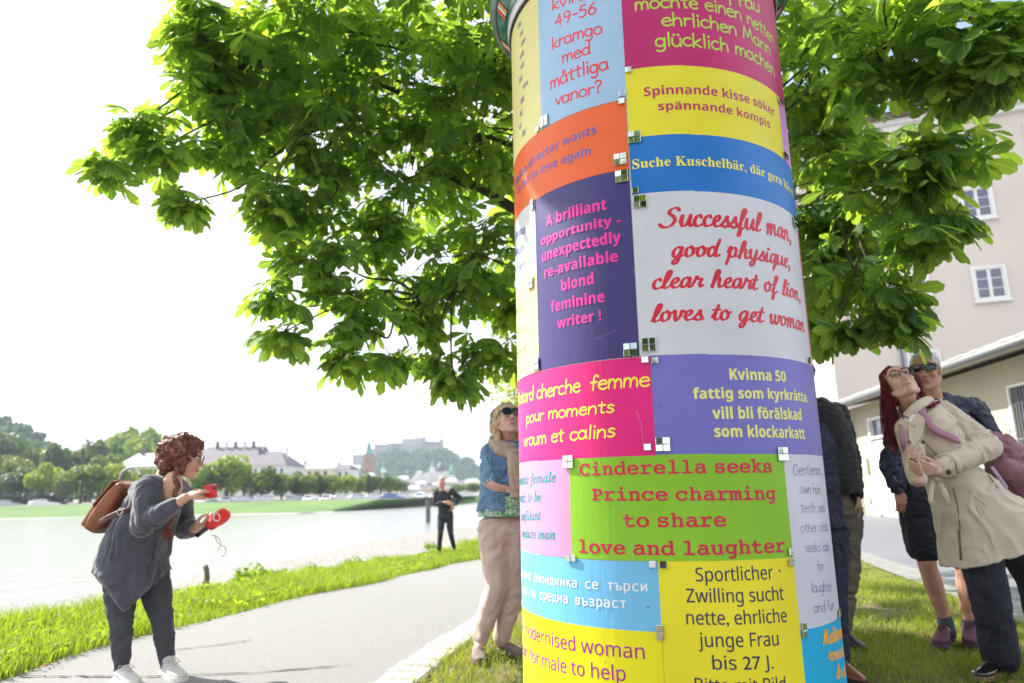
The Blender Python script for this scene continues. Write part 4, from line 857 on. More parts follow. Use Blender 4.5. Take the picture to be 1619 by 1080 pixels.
# image-left to image-right: column seen, crown top, half width, distance, tint
FT = [(8,722,30,121,'olive'),(38,738,26,118,'blue'),(72,734,25,117,'lime'),(99,758,14,114,'olive'),(133,737,34,118,'mid'),(188,736,24,121,'lime'),(232,742,22,124,'mid'),(268,748,20,122,'mid'),
 (330,742,26,118,'mid'),(362,727,30,119,'lime'),(388,742,20,121,'lime'),(416,745,26,118,'dark'),(447,755,19,120,'mid'),(470,752,20,121,'dark'),(487,757,17,121,'mid'),(508,753,17,124,'dark'),(528,757,15,128,'mid'),(548,757,15,136,'lime'),(566,762,12,146,'mid'),(585,754,17,156,'dark'),(602,756,14,168,'dark'),(615,759,12,180,'mid'),(628,763,10,194,'dark'),(638,768,7,210,'mid'),
 (300,770,14,116,'dark'),(724,766,12,220,'mid'),(748,764,14,225,'mid'),(773,768,14,230,'mid'),(690,772,9,225,'dark')]
ORD = 'first second third fourth fifth sixth seventh eighth ninth tenth eleventh twelfth thirteenth fourteenth fifteenth sixteenth seventeenth eighteenth nineteenth twentieth twenty-first twenty-second twenty-third twenty-fourth'.split()
nm = {'lime':'bright yellow green','mid':'mid green','dark':'dark green','olive':'greyish olive','blue':'bluish green'}
for i, (px_, pt, hw, Y, k) in enumerate(FT):
    x, y, zt = pix(px_, pt-(5 if i > 7 and i < 24 else 0), Y); h = zt+.15
    far_tree(x, y, h*1.12, hw*1.3/1101*Y, k, i, '%s round tree, %s from the left in the far bank row' % (nm[k], ORD[i]) if i < 24 else '%s low tree standing %s' % (nm[k], ['behind the woman with the phone','beyond the bridge left of the blond woman','beyond the bridge beside the denim jacket','beyond the bridge behind the column','in front of the white old town houses'][i-24]))
BT = [(5,668,38,150,'blue'),(34,690,22,150,'dark'),(52,695,16,148,'dark'),(70,702,20,160,'lime'),(98,689,26,146,'blue'),(122,700,18,150,'olive'),(146,682,26,150,'blue'),(165,692,22,150,'olive'),(186,687,15,156,'dark'),(150,715,30,140,'dark'),(205,690,24,200,'lime'),(232,692,22,205,'mid'),(178,712,22,145,'mid'),
 (250,705,16,200,'lime'),(322,728,24,132,'mid'),(370,726,22,135,'lime'),(440,718,16,260,'dark'),(455,727,16,265,'dark')]
for i, (px_, pt, hw, Y, k) in enumerate(BT):
    x, y, zt = pix(px_, pt, Y)
    far_tree(x, y, zt+.15, hw/1101*Y, k, i, '%s tall tree rising %s' % (nm[k], ['at the left edge above the river bank','behind the left edge tree, narrow crown','just right of the narrow left crown','pale gap between two dark crowns','tallest of the dark pair left of the backpack','between two blue green crowns','with the highest crown behind the backpack','right of the highest crown','like a pointed cone left of the white roof','low and dense behind the round bank tree','on the slope above the white roof','right end of the slope above the white roof','over the backpack','behind the hair of the woman in grey','in front of the long grey roof, left part','before the long grey roof, right part','right of the long grey roof','right end behind the long grey roof'][i]), name='tall_tree', group='tall trees behind the far bank', low=.12)
# hedge along the promenade
b = MB()
hm = crown_mesh(np.random.default_rng(4), 1, 1, 1500, .12, leafmat('hedge_leaf', (.02,.05,.03), (.035,.07,.045), trans=.2))
for i in range(7):
    x = -116+i*6.6; o = link('hedge', hm, loc=(x, 116-.1*abs(x+100)*.2+1.5, .2)); o.scale = (3.6,.8,1.3); tag(o, 'dark clipped hedge section %s' % ['at the left edge of the far promenade','next to the left edge section','below the olive trees','below the lime tree','below the small olive tree','below the round tree left of the backpack','behind the backpack'][i], 'hedge', 'hedge sections on the far promenade')
# ---------------------------------------------------------------- hills
def hill(name, px_list, Y0, depth, base_y, m, n=40, fuzz=1.5, seed=0, label=None):
    """ridge through the listed points; slopes down to the front and the back"""
    P_ = [pix(x, y, Y0) for x, y in px_list]; P_ = [(p[0], p[1], p[2]) for p in P_]; R = []
    for a, c in zip(P_[:-1], P_[1:]):
        for k in range(n//(len(P_)-1)+2): f = k/(n//(len(P_)-1)+2); R.append([a[i]+(c[i]-a[i])*f for i in range(3)])
    R.append(list(P_[-1])); vs = []; prof = [(-1,0),(-.75,.22),(-.5,.52),(-.25,.82),(0,1),(.3,.8),(.65,.4),(1,0)]
    for i, (x, y, z) in enumerate(R):
        for j, (d, h) in enumerate(prof): vs.append((x*(1+d*depth/Y0), y+d*depth, -.5+(z+.5)*h+fuzz*hnoise(i*.7, j*2.1, .6, seed+1)*(1 if 0 < j < 7 else 0)))
    k = len(prof); b = MB(); b.add(vs, [(i*k+j, i*k+j+1, (i+1)*k+j+1, (i+1)*k+j) for i in range(len(R)-1) for j in range(k-1)]); o = struct(b.build(name, m, smooth=True)); return o, np.array(vs).reshape(len(R), k, 3)
def forest(name, grid, n, r_, m, parent, seed, jr=(0,4)):
    """tree crowns over the near slope of a hill: one mass nobody could count"""
    R = np.random.default_rng(seed); base = [crown_mesh(R, 1, 1, 110, .34, m, lobes=5) for _ in range(3)]; vv = [np.array([v.co[:] for v in me.vertices]) for me in base]
    Vs = []
    for i in range(n):
        a = R.uniform(0, grid.shape[0]-1.01); c = R.uniform(jr[0], jr[1]); i0, j0 = int(a), int(c); fa, fc = a-i0, c-j0
        p = grid[i0,j0]*(1-fa)*(1-fc)+grid[i0+1,j0]*fa*(1-fc)+grid[i0,j0+1]*(1-fa)*fc+grid[i0+1,j0+1]*fa*fc
        s_ = r_*R.uniform(.6,1.3); Vs.append(vv[i % 3]*[s_, s_, s_*1.15]+p+[0,0,s_*.35])
    V_ = np.concatenate(Vs); me = npmesh(name, V_, np.arange(len(V_)).reshape(-1,4), m); o = link(name, me, parent, kind='stuff'); return o
m_hillg = mat('hill_soil', (.05,.08,.035), .95, var=.3, vscale=.05)
m_forA = leafmat('forest_leaf', (.022,.05,.035), (.05,.09,.055), trans=.25, scale=.06)
h1, g1 = hill('castle_hill', [(545,762),(565,748),(588,728),(610,716),(650,713),(700,712),(716,722),(735,728),(748,738),(762,741),(785,748),(830,762)], 900, 160, 0, m_hillg, seed=2)
forest('hill_forest', g1, 1100, 6.5, m_forA, None, 11, (0,3.35))
tag(bpy.data.objects['hill_forest'], 'woods covering the castle hill', 'forest')
h2, g2 = hill('left_hill', [(-120,608),(-60,640),(0,662),(28,676),(50,690),(75,710),(110,726),(170,738)], 330, 60, 0, m_hillg, seed=5)
f2 = forest('wooded_slope', g2, 520, 3.3, m_forA, None, 12); tag(f2, 'woods on the slope at the far left', 'forest')
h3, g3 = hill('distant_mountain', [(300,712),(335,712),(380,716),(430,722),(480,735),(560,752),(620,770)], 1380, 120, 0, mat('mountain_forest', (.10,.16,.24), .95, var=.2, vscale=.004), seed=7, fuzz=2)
h4, g4 = hill('green_slope', [(170,712),(200,700),(230,696),(262,708),(300,724),(330,735)], 240, 30, 0, mat('meadow', (.12,.2,.04), .95), seed=8)
f4 = forest('slope_trees', g4, 130, 3.6, leafmat('slope_leaf', (.10,.17,.03), (.17,.25,.05), trans=.35, scale=.1), None, 13); tag(f4, 'yellow green woods on the slope behind the white roof', 'forest')
# ---------------------------------------------------------------- far buildings
m_pw = mat('white_render', (.62,.60,.57), .85, var=.04, vscale=.3); m_cream = mat('cream_render', (.72,.62,.44), .85, var=.05, vscale=.3); m_grroof = mat('grey_roof', (.115,.10,.12), .8, var=.2, vscale=1)
m_tin = mat('pale_metal_roof', (.50,.50,.50), .35, metal=.2); m_win = mat('dark_window', (.10,.12,.15), .1); m_copper = mat('green_copper', (.10,.26,.22), .6, var=.15, vscale=.5); m_brick = mat('brown_stone', (.30,.17,.12), .9, var=.15, vscale=1); m_grst = mat('bastion_stone', (.30,.27,.26), .9, var=.15, vscale=.05)
m_cast = mat('castle_plaster', (.34,.32,.33), .9, var=.08, vscale=.08)
def far_building(name, label, cat, x0, x1, yb, yt, Y, depth, wall, roof, nwin=6, rows=2, roofh=0, hip=.2, chim=0, rz=0, part=None, ww=.45):
    """a block spanning two image columns at distance Y, from the ground up to the eaves, with roof, windows and chimneys"""
    a, c = pix(x0, yt, Y), pix(x1, yt, Y); w_ = c[0]-a[0]; h = (a[2]+c[2])/2+.3; r = thing(name, label, cat, ((a[0]+c[0])/2, Y, -.3), rz)
    b = MB(); b.box((0, depth/2, h/2), (w_, depth, h)); b.build('wall', wall, r)
    if roofh:
        e = .03*w_; b = MB(); i = hip*w_; b.add([(-w_/2-e,-e,h),(w_/2+e,-e,h),(w_/2+e,depth+e,h),(-w_/2-e,depth+e,h),(-w_/2+i,depth/2,h+roofh),(w_/2-i,depth/2,h+roofh)], [(0,1,5,4),(1,2,5),(2,3,4,5),(3,0,4),(3,2,1,0)]); ro = b.build('roof', roof, r)
        for k in range(chim): b = MB(); b.box((-w_*.3+w_*.6*k/max(1,chim-1), depth*.45, h+roofh*.9), (w_*.03+.3, .9, roofh*.5+1)); b.build('chimney', m_pw if k % 2 else m_grroof, ro)
    else:
        b = MB(); b.box((0, depth/2, h+.15), (w_+.4, depth+.4, .3)); b.build('roof', roof, r)
    if nwin:
        b = MB(); sx = w_/nwin*ww; sz = min(1.9, h/rows*.42); b.box((0,0,0), (sx,.12,sz)); wm = b.mesh('window'); wm.materials.append(m_win)
        top = h-.9-sz/2
        for q in range(rows):
            for k in range(nwin): link('window', wm, r, loc=(-w_/2+w_*(k+.5)/nwin, -.03, top-q*max(sz*1.7, 2.6)))
    return r
far_building('riverside_hotel', 'white building with pale metal mansard roof behind the woman in grey', 'building', 186,270,790,737,170,14,m_pw,m_tin,9,2,3.4,.08,3)
far_building('long_school_building', 'long building with big grey purple roof behind the lime trees', 'building', 300,400,790,735,212,22,m_pw,m_grroof,12,2,6.2,.02,5)
far_building('gabled_wing', 'white wing of the long grey roofed building, right part', 'building', 378,451,790,736,205,20,m_pw,m_grroof,7,2,4.6,.34,2)
far_building('cream_villa', 'cream yellow building with flat bright roof left of the church', 'building', 458,521,790,741,228,18,m_cream,m_tin,5,2,2.0,.3,2)
far_building('grey_block', 'small grey cream block right of the cream villa', 'building', 522,553,790,742,235,14,m_pw,m_grroof,3,2,1.8,.2,1)
far_building('small_white_house', 'small white house between the two larger far buildings', 'building', 446,462,790,744,215,8,m_pw,m_tin,2,1)
# church with green spire
a = pix(583,720,420); ch = thing('church', 'church with brown tower and slender green spire left of the castle', 'church', (a[0], 420, -.3))
b = MB(); b.box((0,0,11.5), (5.2,5.2,23)); b.build('tower', m_brick, ch); hs = pix(583,697,420)[2]
b = MB(); b.lathe([(3.1,23),(2.0,25.2),(1.0,29),(.05,hs+.6)], 8, a0=math.pi/8, a1=math.pi*2+math.pi/8); b.build('spire', m_copper, ch)
b = MB(); b.add([(-7,0,0),(7,0,0),(7,26,0),(-7,26,0),(-7,0,9),(7,0,9),(7,26,9),(-7,26,9),(0,0,15),(0,26,15)], [(0,1,5,4),(1,2,6,5),(2,3,7,6),(3,0,4,7),(4,5,8),(7,9,6)], Matrix.Rotation(.2,4,'Z')); b.build('nave', m_pw, ch)
b = MB(); b.add([(-7.5,-.5,8.7),(7.5,-.5,8.7),(7.5,26.5,8.7),(-7.5,26.5,8.7),(0,-.5,15.4),(0,26.5,15.4)], [(0,4,5,3),(1,2,5,4)], Matrix.Rotation(.2,4,'Z')); b.build('roof', m_grroof, ch)
for z in (8,14,19): b = MB(); b.box((0,-2.65,z), (1.0,.15,1.9)); b.build('window', m_win, ch)
# the fortress
ca = thing('castle', 'long pale hilltop castle with palace block and round end tower', 'castle', (pix(650,700,900)[0], 900, 0)); cx0 = ca.location.x
def cpart(name, x0, x1, yt, yb, dy, dp, m, wins=0, rows=1, parent=None):
    a, c, bt = pix(x0, yt, 900), pix(x1, yt, 900), pix(x0, yb, 900); b = MB(); b.box(((a[0]+c[0])/2-cx0, dy+dp/2, (a[2]+bt[2])/2), (c[0]-a[0], dp, a[2]-bt[2])); o = b.build(name, m, parent or ca)
    if wins:
        b = MB(); b.box((0,0,0), ((c[0]-a[0])/wins*.3,.4,1.8)); wm = b.mesh('window'); wm.materials.append(m_win)
        for q in range(rows):
            for k in range(wins): link('window', wm, o, loc=(a[0]-cx0+(c[0]-a[0])*(k+.5)/wins, dy-.1, a[2]-3-q*5))
    return o
cpart('curtain_wall', 593.5,617,704.5,722,-6,26,m_cast,7); cpart('curtain_wall', 615,640,702.5,724,-5,26,m_cast,6); cpart('corner_turret', 593.5,596,702,720,-7,8,m_cast)
cpart('palace', 638,655,695,722,-10,34,m_cast,5,3); cpart('palace', 655,668,694,722,-12,36,m_cast,4,3); cpart('palace_tower', 667.5,672.5,691.5,722,-8,20,m_cast,1,3)
cpart('east_wing', 672,697,700,722,-4,24,m_cast,7,2); cpart('round_tower', 696,700.6,694.3,720,-6,16,m_cast,1,2); cpart('gate_house', 645,660,706,726,-18,14,m_cast,4,1)
cpart('bastion', 588,617,712,737,-30,30,m_grst); cpart('bastion', 670,693,709,724,-24,30,m_grst); cpart('bastion', 690,716,713,724,-20,30,m_grst); cpart('lower_house', 563,580,720,736,-20,20,m_cast,4,1)
for (x0, x1, yt) in ((593.5,617,704.5),(615,640,702.5),(638,655,695),(655,668,694),(672,697,700)):
    a, c = pix(x0, yt, 900), pix(x1, yt, 900); w_ = c[0]-a[0]; b = MB(); b.add([(a[0]-cx0,-9,a[2]),(c[0]-cx0,-9,a[2]),(c[0]-cx0,20,a[2]),(a[0]-cx0,20,a[2]),(a[0]-cx0+w_*.1,6,a[2]+2.2),(c[0]-cx0-w_*.1,6,a[2]+2.2)], [(0,1,5,4),(1,2,5),(2,3,4,5),(3,0,4)]); b.build('roof', m_grroof, ca)
# old town below the castle
cat_ = thing('cathedral', 'white cathedral with tall gable, dark dome and teal spire below the castle', 'church', (pix(675,760,520)[0], 520, 0)); kx = cat_.location.x
def kp(name, pts, dp, m, dy=0):
    P_ = [pix(x, y, 520) for x, y in pts]; n = len(P_); b = MB(); b.add([(p[0]-kx, dy, p[2]) for p in P_]+[(p[0]-kx, dy+dp, p[2]) for p in P_], [tuple(range(n))[::-1], tuple(range(n, 2*n))]+[(i, (i+1) % n, (i+1) % n+n, i+n) for i in range(n)]); return b.build(name, m, cat_)
kp('gable', [(648,762),(651,757),(660,743.5),(664,744),(664,764)], 12, m_pw); kp('nave', [(664,764),(664,751),(673,747),(680,747),(680,764)], 26, m_pw, 3); kp('tower', [(678,764),(678,738),(686,738),(686,764)], 5, m_pw, 6)
kp('choir', [(686,764),(686,744),(704,744),(704,764)], 20, m_pw, 8)
def dome(px_, pyt, pyb, rp, m, name='dome', lantern=True):
    a, c = pix(px_, pyt, 520), pix(px_, pyb, 520); R = rp/1101*520; h = a[2]-c[2]; b = MB(); b.lathe([(R, 0),(R*.96,h*.3),(R*.75,h*.62),(R*.35,h*.86),(.05,h)], 16, c=(a[0]-kx, 10, c[2])); b.build(name, m, cat_, smooth=True)
def spire_(px_, pyt, pyb, rp, m):
    a, c = pix(px_, pyt, 520), pix(px_, pyb, 520); b = MB(); b.lathe([(rp/1101*520,0),(rp/1101*260,(a[2]-c[2])*.3),(.05,a[2]-c[2])], 8, c=(a[0]-kx, 8, c[2])); b.build('spire', m, cat_)
spire_(682,721,739,4,m_copper); dome(695,729,745,7,mat('dark_lead', (.08,.08,.10), .5)); dome(713,733,752,5,m_copper); kp('tower', [(709,764),(709,751),(717,751),(717,764)], 5, m_pw, 6); spire_(603,727,742,4,m_copper); kp('tower', [(600,764),(600,741),(606,741),(606,764)], 5, m_pw, 6); dome(556,736,744,7,m_copper)
spots = [(612,628,760,'cream'),(626,644,757,'white'),(628,640,768,'white'),(640,655,768,'white'),(655,672,765,'white'),(640,662,773,'pale'),(662,683,772,'cream'),(683,700,766,'white'),(700,722,761,'white'),(716,738,764,'white'),(735,756,762,'cream'),(752,775,765,'white'),(706,728,770,'cream'),(728,748,772,'white'),(572,590,752,'cream'),(548,566,755,'cream'),(775,800,764,'white'),(798,824,762,'cream')]
for i, (x0, x1, yt, k) in enumerate(spots):
    far_building('town_house', '%s town house under the castle, %s from left' % (k, ['first','second','low third','low fourth','fifth','lowest sixth','seventh','eighth','ninth','tenth','eleventh','twelfth','low thirteenth','low fourteenth','fifteenth beside the church tower','one left of the church','one before the column','last'][i]), 'house', x0, x1, 790, yt, 330+(i*37) % 90, 9, m_cream if k == 'cream' else m_pw, m_tin if i % 3 else m_grroof, 3+(x1-x0)//6, 2, 1.6, .1, 1)['group'] = 'old town houses below the castle'
# bridge over the river
br = thing('road_bridge', 'long low grey bridge crossing the river under the castle', 'bridge', (0, 0, 0)); m_brg = mat('bridge_concrete', (.30,.31,.33), .8)
A, B_ = pix(588,781,215), pix(900,772,235)
def span(name, z0, z1, y0, y1, m):
    b = MB(); dx, dy = B_[0]-A[0], B_[1]-A[1]; b.add([(A[0],A[1]+y0,z0),(B_[0],B_[1]+y0,z0),(B_[0],B_[1]+y1,z0),(A[0],A[1]+y1,z0),(A[0],A[1]+y0,z1),(B_[0],B_[1]+y0,z1),(B_[0],B_[1]+y1,z1),(A[0],A[1]+y1,z1)], [(0,3,2,1),(4,5,6,7),(0,1,5,4),(1,2,6,5),(2,3,7,6),(3,0,4,7)]); return b.build(name, m, br)
zt = A[2]; span('deck', zt-1.6, zt-.5, 0, 9, m_brg); span('handrail', zt-.05, zt+.06, 0, .15, m_brg); span('handrail', zt-.05, zt+.06, 8.8, 8.95, m_brg)
b = MB(); n = 90
for i in range(n+1): f = i/n; b.box((A[0]+(B_[0]-A[0])*f, A[1]+(B_[1]-A[1])*f+.07, zt-.28), (.12,.12,.46))
b.build('baluster', m_brg, br, kind='stuff')
for f in (.22,.5,.78): b = MB(); b.box((A[0]+(B_[0]-A[0])*f, A[1]+(B_[1]-A[1])*f+4.5, zt-3.2), (2.2,8,3.4)); b.build('pier', m_brg, br)
a = pix(677,788,60); b = MB(); b.tube([(0,0,-2.2),(0,0,-.4),(0,0,a[2])], [.2,.2,.2], 12); b.box((0,0,a[2]+.05), (.5,.5,.1)); tag(b.build('mooring_post', mat('wet_wood', (.10,.10,.11), .8), loc=(a[0],60,0)), 'dark grey mooring post in the water left of the man in black', 'post')
# ---------------------------------------------------------------- weathered stake and weeds on the near shore
def shore_z(s, t): return dip(s)-.11+(-1.62-dip(s)+.11)*max(0,min(1,(-5.35-t)/9.9))**.8+.06*hnoise(s,t,1.3)+.03*hnoise(s,t,4)
a = ST(8.2, -5.75); a = (a[0], a[1], shore_z(8.2, -5.75))
b = MB(); b.tube([(0,0,-.25),(.0,0,.10),(.014,0,.30),(.0,0,.40),(-.012,.0,.455)], [.038,.036,.033,.030,.018], 9); b.tube([(0,0,.34),(-.03,0,.43),(-.055,0,.422)], [.02,.016,.008], 6)
tag(b.build('wooden_stake', mat('driftwood', (.16,.12,.09), .95, bump=1, bscale=30, bstretch=(1,1,.15)), smooth=True, loc=(a[0], a[1], a[2]-.01)), 'short weathered wooden stake on the shore right of the woman in grey', 'post')
m_weed = leafmat('weed_leaf', (.10,.19,.03), (.17,.28,.05), trans=.4, scale=3)
wm_ = [crown_mesh(np.random.default_rng(60+i), 1, 1, 420, .14, m_weed, lobes=8) for i in range(3)]
for i, (s_, t_, r_) in enumerate(((5.4,-6.0,.13),(8.1,-5.6,.15),(8.8,-5.5,.22),(9.8,-5.7,.17),(10.6,-5.5,.15),(12.2,-5.6,.18),(14,-5.8,.16),(17,-5.7,.22),(5.0,-7.2,.09))):
    x, y, z = ST(s_, t_, shore_z(s_, t_)); t = thing('riverside_weed', 'low leafy weed on the gravel shore, %s' % ['beside the knee of the woman in grey','at the foot of the wooden stake','just right of the wooden stake','second bush right of the stake','small one above the grass strip','middle of the shore','under the microphone wire, farther off','farthest one','smallest one at the left edge'][i], 'plant', (x, y, z-.02), group='weeds on the gravel shore')
    o = link('leaves', wm_[i % 3], t, loc=(0,0,r_*.9)); o.scale = (r_*1.3, r_*1.3, r_*1.05)
# ---------------------------------------------------------------- the pink-cream building and the low garage on the right
m_pk = mat('pinkish_render', (.62,.55,.50), .9, var=.035, vscale=.5, bump=.2, bscale=30); m_trim = mat('white_trim', (.72,.70,.69), .7)
m_wf = mat('white_window_frame', (.74,.74,.75), .4); m_pane = mat('window_pane', (.10,.10,.16), .06, spec=.8)
mb_ = thing('apartment_building', 'tall pale pink apartment building with white framed windows at the right', 'building', (14.017, 30, 0), rad(-21))
BW, BD, BH = 34, 18, 16.35
b = MB(); b.box((BW/2, BD/2+.01, BH/2), (BW, BD, BH)); b.build('wall', m_pk, mb_)
b = MB(); b.box((BW/2, BD/2, BH+.12), (BW+.5, BD+.5, .24)); b.box((BW/2, BD/2, BH+.36), (BW+.9, BD+.9, .22)); b.build('cornice', m_trim, mb_)
b = MB(); b.box((BW/2, BD/2, BH+.55), (BW+1.5, BD+1.5, .16)); b.add([(-.8,-.8,BH+.64),(BW+.8,-.8,BH+.64),(BW+.8,BD+.8,BH+.64),(-.8,BD+.8,BH+.64),(5,BD/2,BH+4.2),(BW-5,BD/2,BH+4.2)], [(0,1,5,4),(1,2,5),(2,3,4,5),(3,0,4)]); b.build('roof', mat('brown_tiles', (.13,.10,.095), .8, var=.2, vscale=2), mb_)
b = MB(); b.tube([(2.65,-.12,0),(2.65,-.12,BH)], .06, 10); b.build('downpipe', mat('slate_blue_pipe', (.13,.14,.22), .5), mb_)
def window(parent, w_, h_, nx=2, ny=3):
    """casement window: white surround, two sashes with glazing bars, panes set back"""
    r = MB(); e = .11
    for (x, z, a, c) in ((-w_/2-e/2,0,e,h_+2*e),(w_/2+e/2,0,e,h_+2*e)): r.box((x,-.03,z),(a,.10,c))
    r.box((0,-.033,h_/2+e/2),(w_,.10,e)); r.box((0,-.033,-h_/2-e/2),(w_,.10,e)); r.box((0,-.07,-h_/2-e-.035),(w_+.34,.17,.07)); sur = r.mesh('window'); sur.materials.append(m_trim)
    r = MB(); q = .055
    for s_ in (-1, 1):
        cx_ = s_*w_/4; sw = w_/2-.01
        r.box((cx_-sw/2+q/2,-.012,0),(q,.05,h_)); r.box((cx_+sw/2-q/2,-.012,0),(q,.05,h_)); r.box((cx_,-.010,h_/2-q/2),(sw-2*q,.05,q)); r.box((cx_,-.010,-h_/2+q/2),(sw-2*q,.05,q))
        for k in range(1, ny): r.box((cx_,-.008,-h_/2+h_*k/ny),(sw-2*q,.03,.028))
    fr = r.mesh('frame'); fr.materials.append(m_wf)
    r = MB(); r.box((0,.003,0),(w_-.02,.012,h_-.02)); pa = r.mesh('pane'); pa.materials.append(m_pane)
    return sur, fr, pa
W1 = window(None, 1.02, 1.28); W2 = window(None, 1.02, 1.08); 
for iu, u in enumerate([.9, 3.35+.1, 6.22, 8.95, 11.7, 14.4, 17.2, 20, 23]):
    for z, Wn in ((9.0,W1),(12.55,W1),(15.2,W2),(5.65,W1),(2.3,W1)):
        if iu == 0: continue
        o = link('window', Wn[0], mb_, loc=(u, -.001, z)); link('frame', Wn[1], o); link('pane', Wn[2], o)
for v in (2.2, 6.5, 11):
    for z in (5.3, 8.9, 12.5): o = link('window', W1[0], mb_, loc=(-.001, v, z)); o.rotation_euler = (0,0,-math.pi/2); link('frame', W1[1], o); link('pane', W1[2], o)
# low garage building
ga = thing('garage_building', 'low cream garage building with deep eaves, gutter and white door', 'building', (11.354, 24.292, 0), rad(-97)); L_ = 17; m_gar = mat('garage_render', (.42,.38,.285), .9, var=.05, vscale=.7, bump=.2, bscale=30); m_zinc = mat('zinc_gutter', (.20,.21,.21), .45, metal=.5)
# local x runs along the front towards the viewer, local y points away from the yard
def gl(x): return x
def hole_wall(m, parent, L0, L1, H, holes, th=.3):
    b = MB(); xs = sorted({L0, L1, *[h[0] for h in holes], *[h[1] for h in holes]}); zs = sorted({0, H, *[h[2] for h in holes], *[h[3] for h in holes]})
    for i in range(len(xs)-1):
        for j in range(len(zs)-1):
            if any(h[0] <= xs[i] < h[1] and h[2] <= zs[j] < h[3] for h in holes): continue
            b.box(((xs[i]+xs[i+1])/2, th/2, (zs[j]+zs[j+1])/2), (xs[i+1]-xs[i], th, zs[j+1]-zs[j]))
    return b.build('front_wall', m, parent)
hole_wall(m_gar, ga, .95, L_, 3.42, [(2.65,4.6,0,2.95),(10.25,11.6,1.45,2.85)])
b = MB(); b.box((.95+.15, 2.6, 1.71), (.3,4.6,3.42)); b.box((L_-.15,2.6,1.71),(.3,4.6,3.42)); b.box((L_/2+.4,5.0,1.9),(L_-1,.3,3.8)); b.build('side_wall', m_gar, ga)
b = MB(); b.add([(.35,-.75,3.40),(L_+.6,-.75,3.40),(L_+.6,5.4,4.5),(.35,5.4,4.5),(.35,-.75,3.50),(L_+.6,-.75,3.50),(L_+.6,5.4,4.6),(.35,5.4,4.6)], [(0,3,2,1),(4,5,6,7),(0,1,5,4),(1,2,6,5),(2,3,7,6),(3,0,4,7)]); rf = b.build('roof', mat('soffit_boards', (.50,.46,.36), .9, var=.1, vscale=3), ga)
b = MB(); rt = mat('pale_roof_tile', (.52,.48,.42), .9, var=.3, vscale=6); b.box((0,0,0),(.30,1.2,.035)); tl = b.mesh('roof_tile'); tl.materials.append(rt)
for i in range(54): o = link('roof_tile', tl, rf, loc=(.5+i*.315, -.28, 3.625+random.uniform(-.006,.012))); o.rotation_euler = (math.atan2(1.1,6.15), random.uniform(-.03,.03), 0)
b = MB(); b.tube([(.3,-.84,3.42),(L_+.65,-.84,3.42)], .085, 10); b.build('gutter', m_zinc, ga, smooth=True)
b = MB(); b.tube([(1.3,-.84,3.36),(1.3,-.72,3.2),(1.3,-.16,3.02),(1.3,-.09,2.8),(1.3,-.09,.05)], .05, 10); b.build('downpipe', m_zinc, ga, smooth=True)
b = MB(); b.tube([(1.3,-.55,3.12),(1.3,-.3,3.1)], [.09,.12], 12); b.build('lamp', m_conc, ga)
b = MB(); b.box((3.62,.06,1.16),(1.86,.07,2.3)); dr = b.build('door', mat('white_door', (.50,.51,.52), .5, var=.03), ga)
for i in range(6): b = MB(); b.box((2.86+i*.31,.012,1.16),(.27,.03,2.16)); b.build('door_panel', m_wf, dr)
b = MB(); b.box((3.62,.07,2.62),(1.8,.04,.54)); b.build('transom_window', m_pane, ga)
b = MB(); 
for x in (2.68,4.57): b.box((x,-.01,1.48),(.10,.12,2.95))
b.box((3.62,-.012,2.34),(1.80,.12,.07)); b.box((3.62,-.012,2.91),(1.80,.12,.07)); b.build('door_frame', m_trim, ga)
b = MB(); b.box((2.1,-.05,1.55),(.22,.1,.42)); b.build('meter_box', mat('cream_metal', (.6,.57,.48), .5), ga)
b = MB(); b.box((1.95,-.04,.5),(.16,.08,.16)); b.build('socket_box', m_trim, ga)
b = MB(); b.box((10.92,.14,2.15),(1.33,.03,1.38)); b.build('window', m_pane, ga)
b = MB(); b.box((10.25,-.01,2.15),(.06,.05,1.46)); b.box((11.6,-.01,2.15),(.06,.05,1.46)); b.box((10.92,-.012,2.86),(1.3,.05,.05)); b.box((10.92,-.012,1.44),(1.3,.05,.05)); b.build('window_frame', m_trim, ga)
m_bar = mat('grey_iron', (.30,.31,.32), .5, metal=.3)
for i in range(12): b = MB(); b.tube([(10.34+i*.106,-.03,1.46),(10.34+i*.106,-.03,2.86)], .009, 6); b.build('window_bar', m_bar, ga)
for z in (1.8,2.5): b = MB(); b.tube([(10.28,-.04,z),(11.58,-.04,z)], .008, 6); b.build('crossbar', m_bar, ga)
# blue graffiti scrawl by the barred window
b = MB(); q = [(9.85+.16*math.cos(a)*1.5, -.003, 1.98+.055*math.sin(a)+.03*math.cos(2*a)) for a in np.linspace(0, 2*math.pi, 26)]; b.tube(q, .011, 4, flat=.2); b.build('graffiti', mat('blue_spray', (.05,.35,.6), .5), ga)

# ---------------------------------------------------------------- summer haze over the river
b = MB(); b.box((-200, 740, 49.5), (2300, 1700, 105.6)); hz = b.mesh('haze'); hm_ = bpy.data.materials.new('haze'); hm_.use_nodes = True; t = hm_.node_tree; t.nodes.remove(t.nodes['Principled BSDF'])
pv = t.nodes.new('ShaderNodeVolumePrincipled'); pv.inputs['Color'].default_value = (.72,.86,1,1); pv.inputs['Density'].default_value = .0003; pv.inputs['Anisotropy'].default_value = .3; t.links.new(pv.outputs[0], t.nodes['Material Output'].inputs['Volume']); hz.materials.append(hm_); link('haze', hz, kind='stuff')
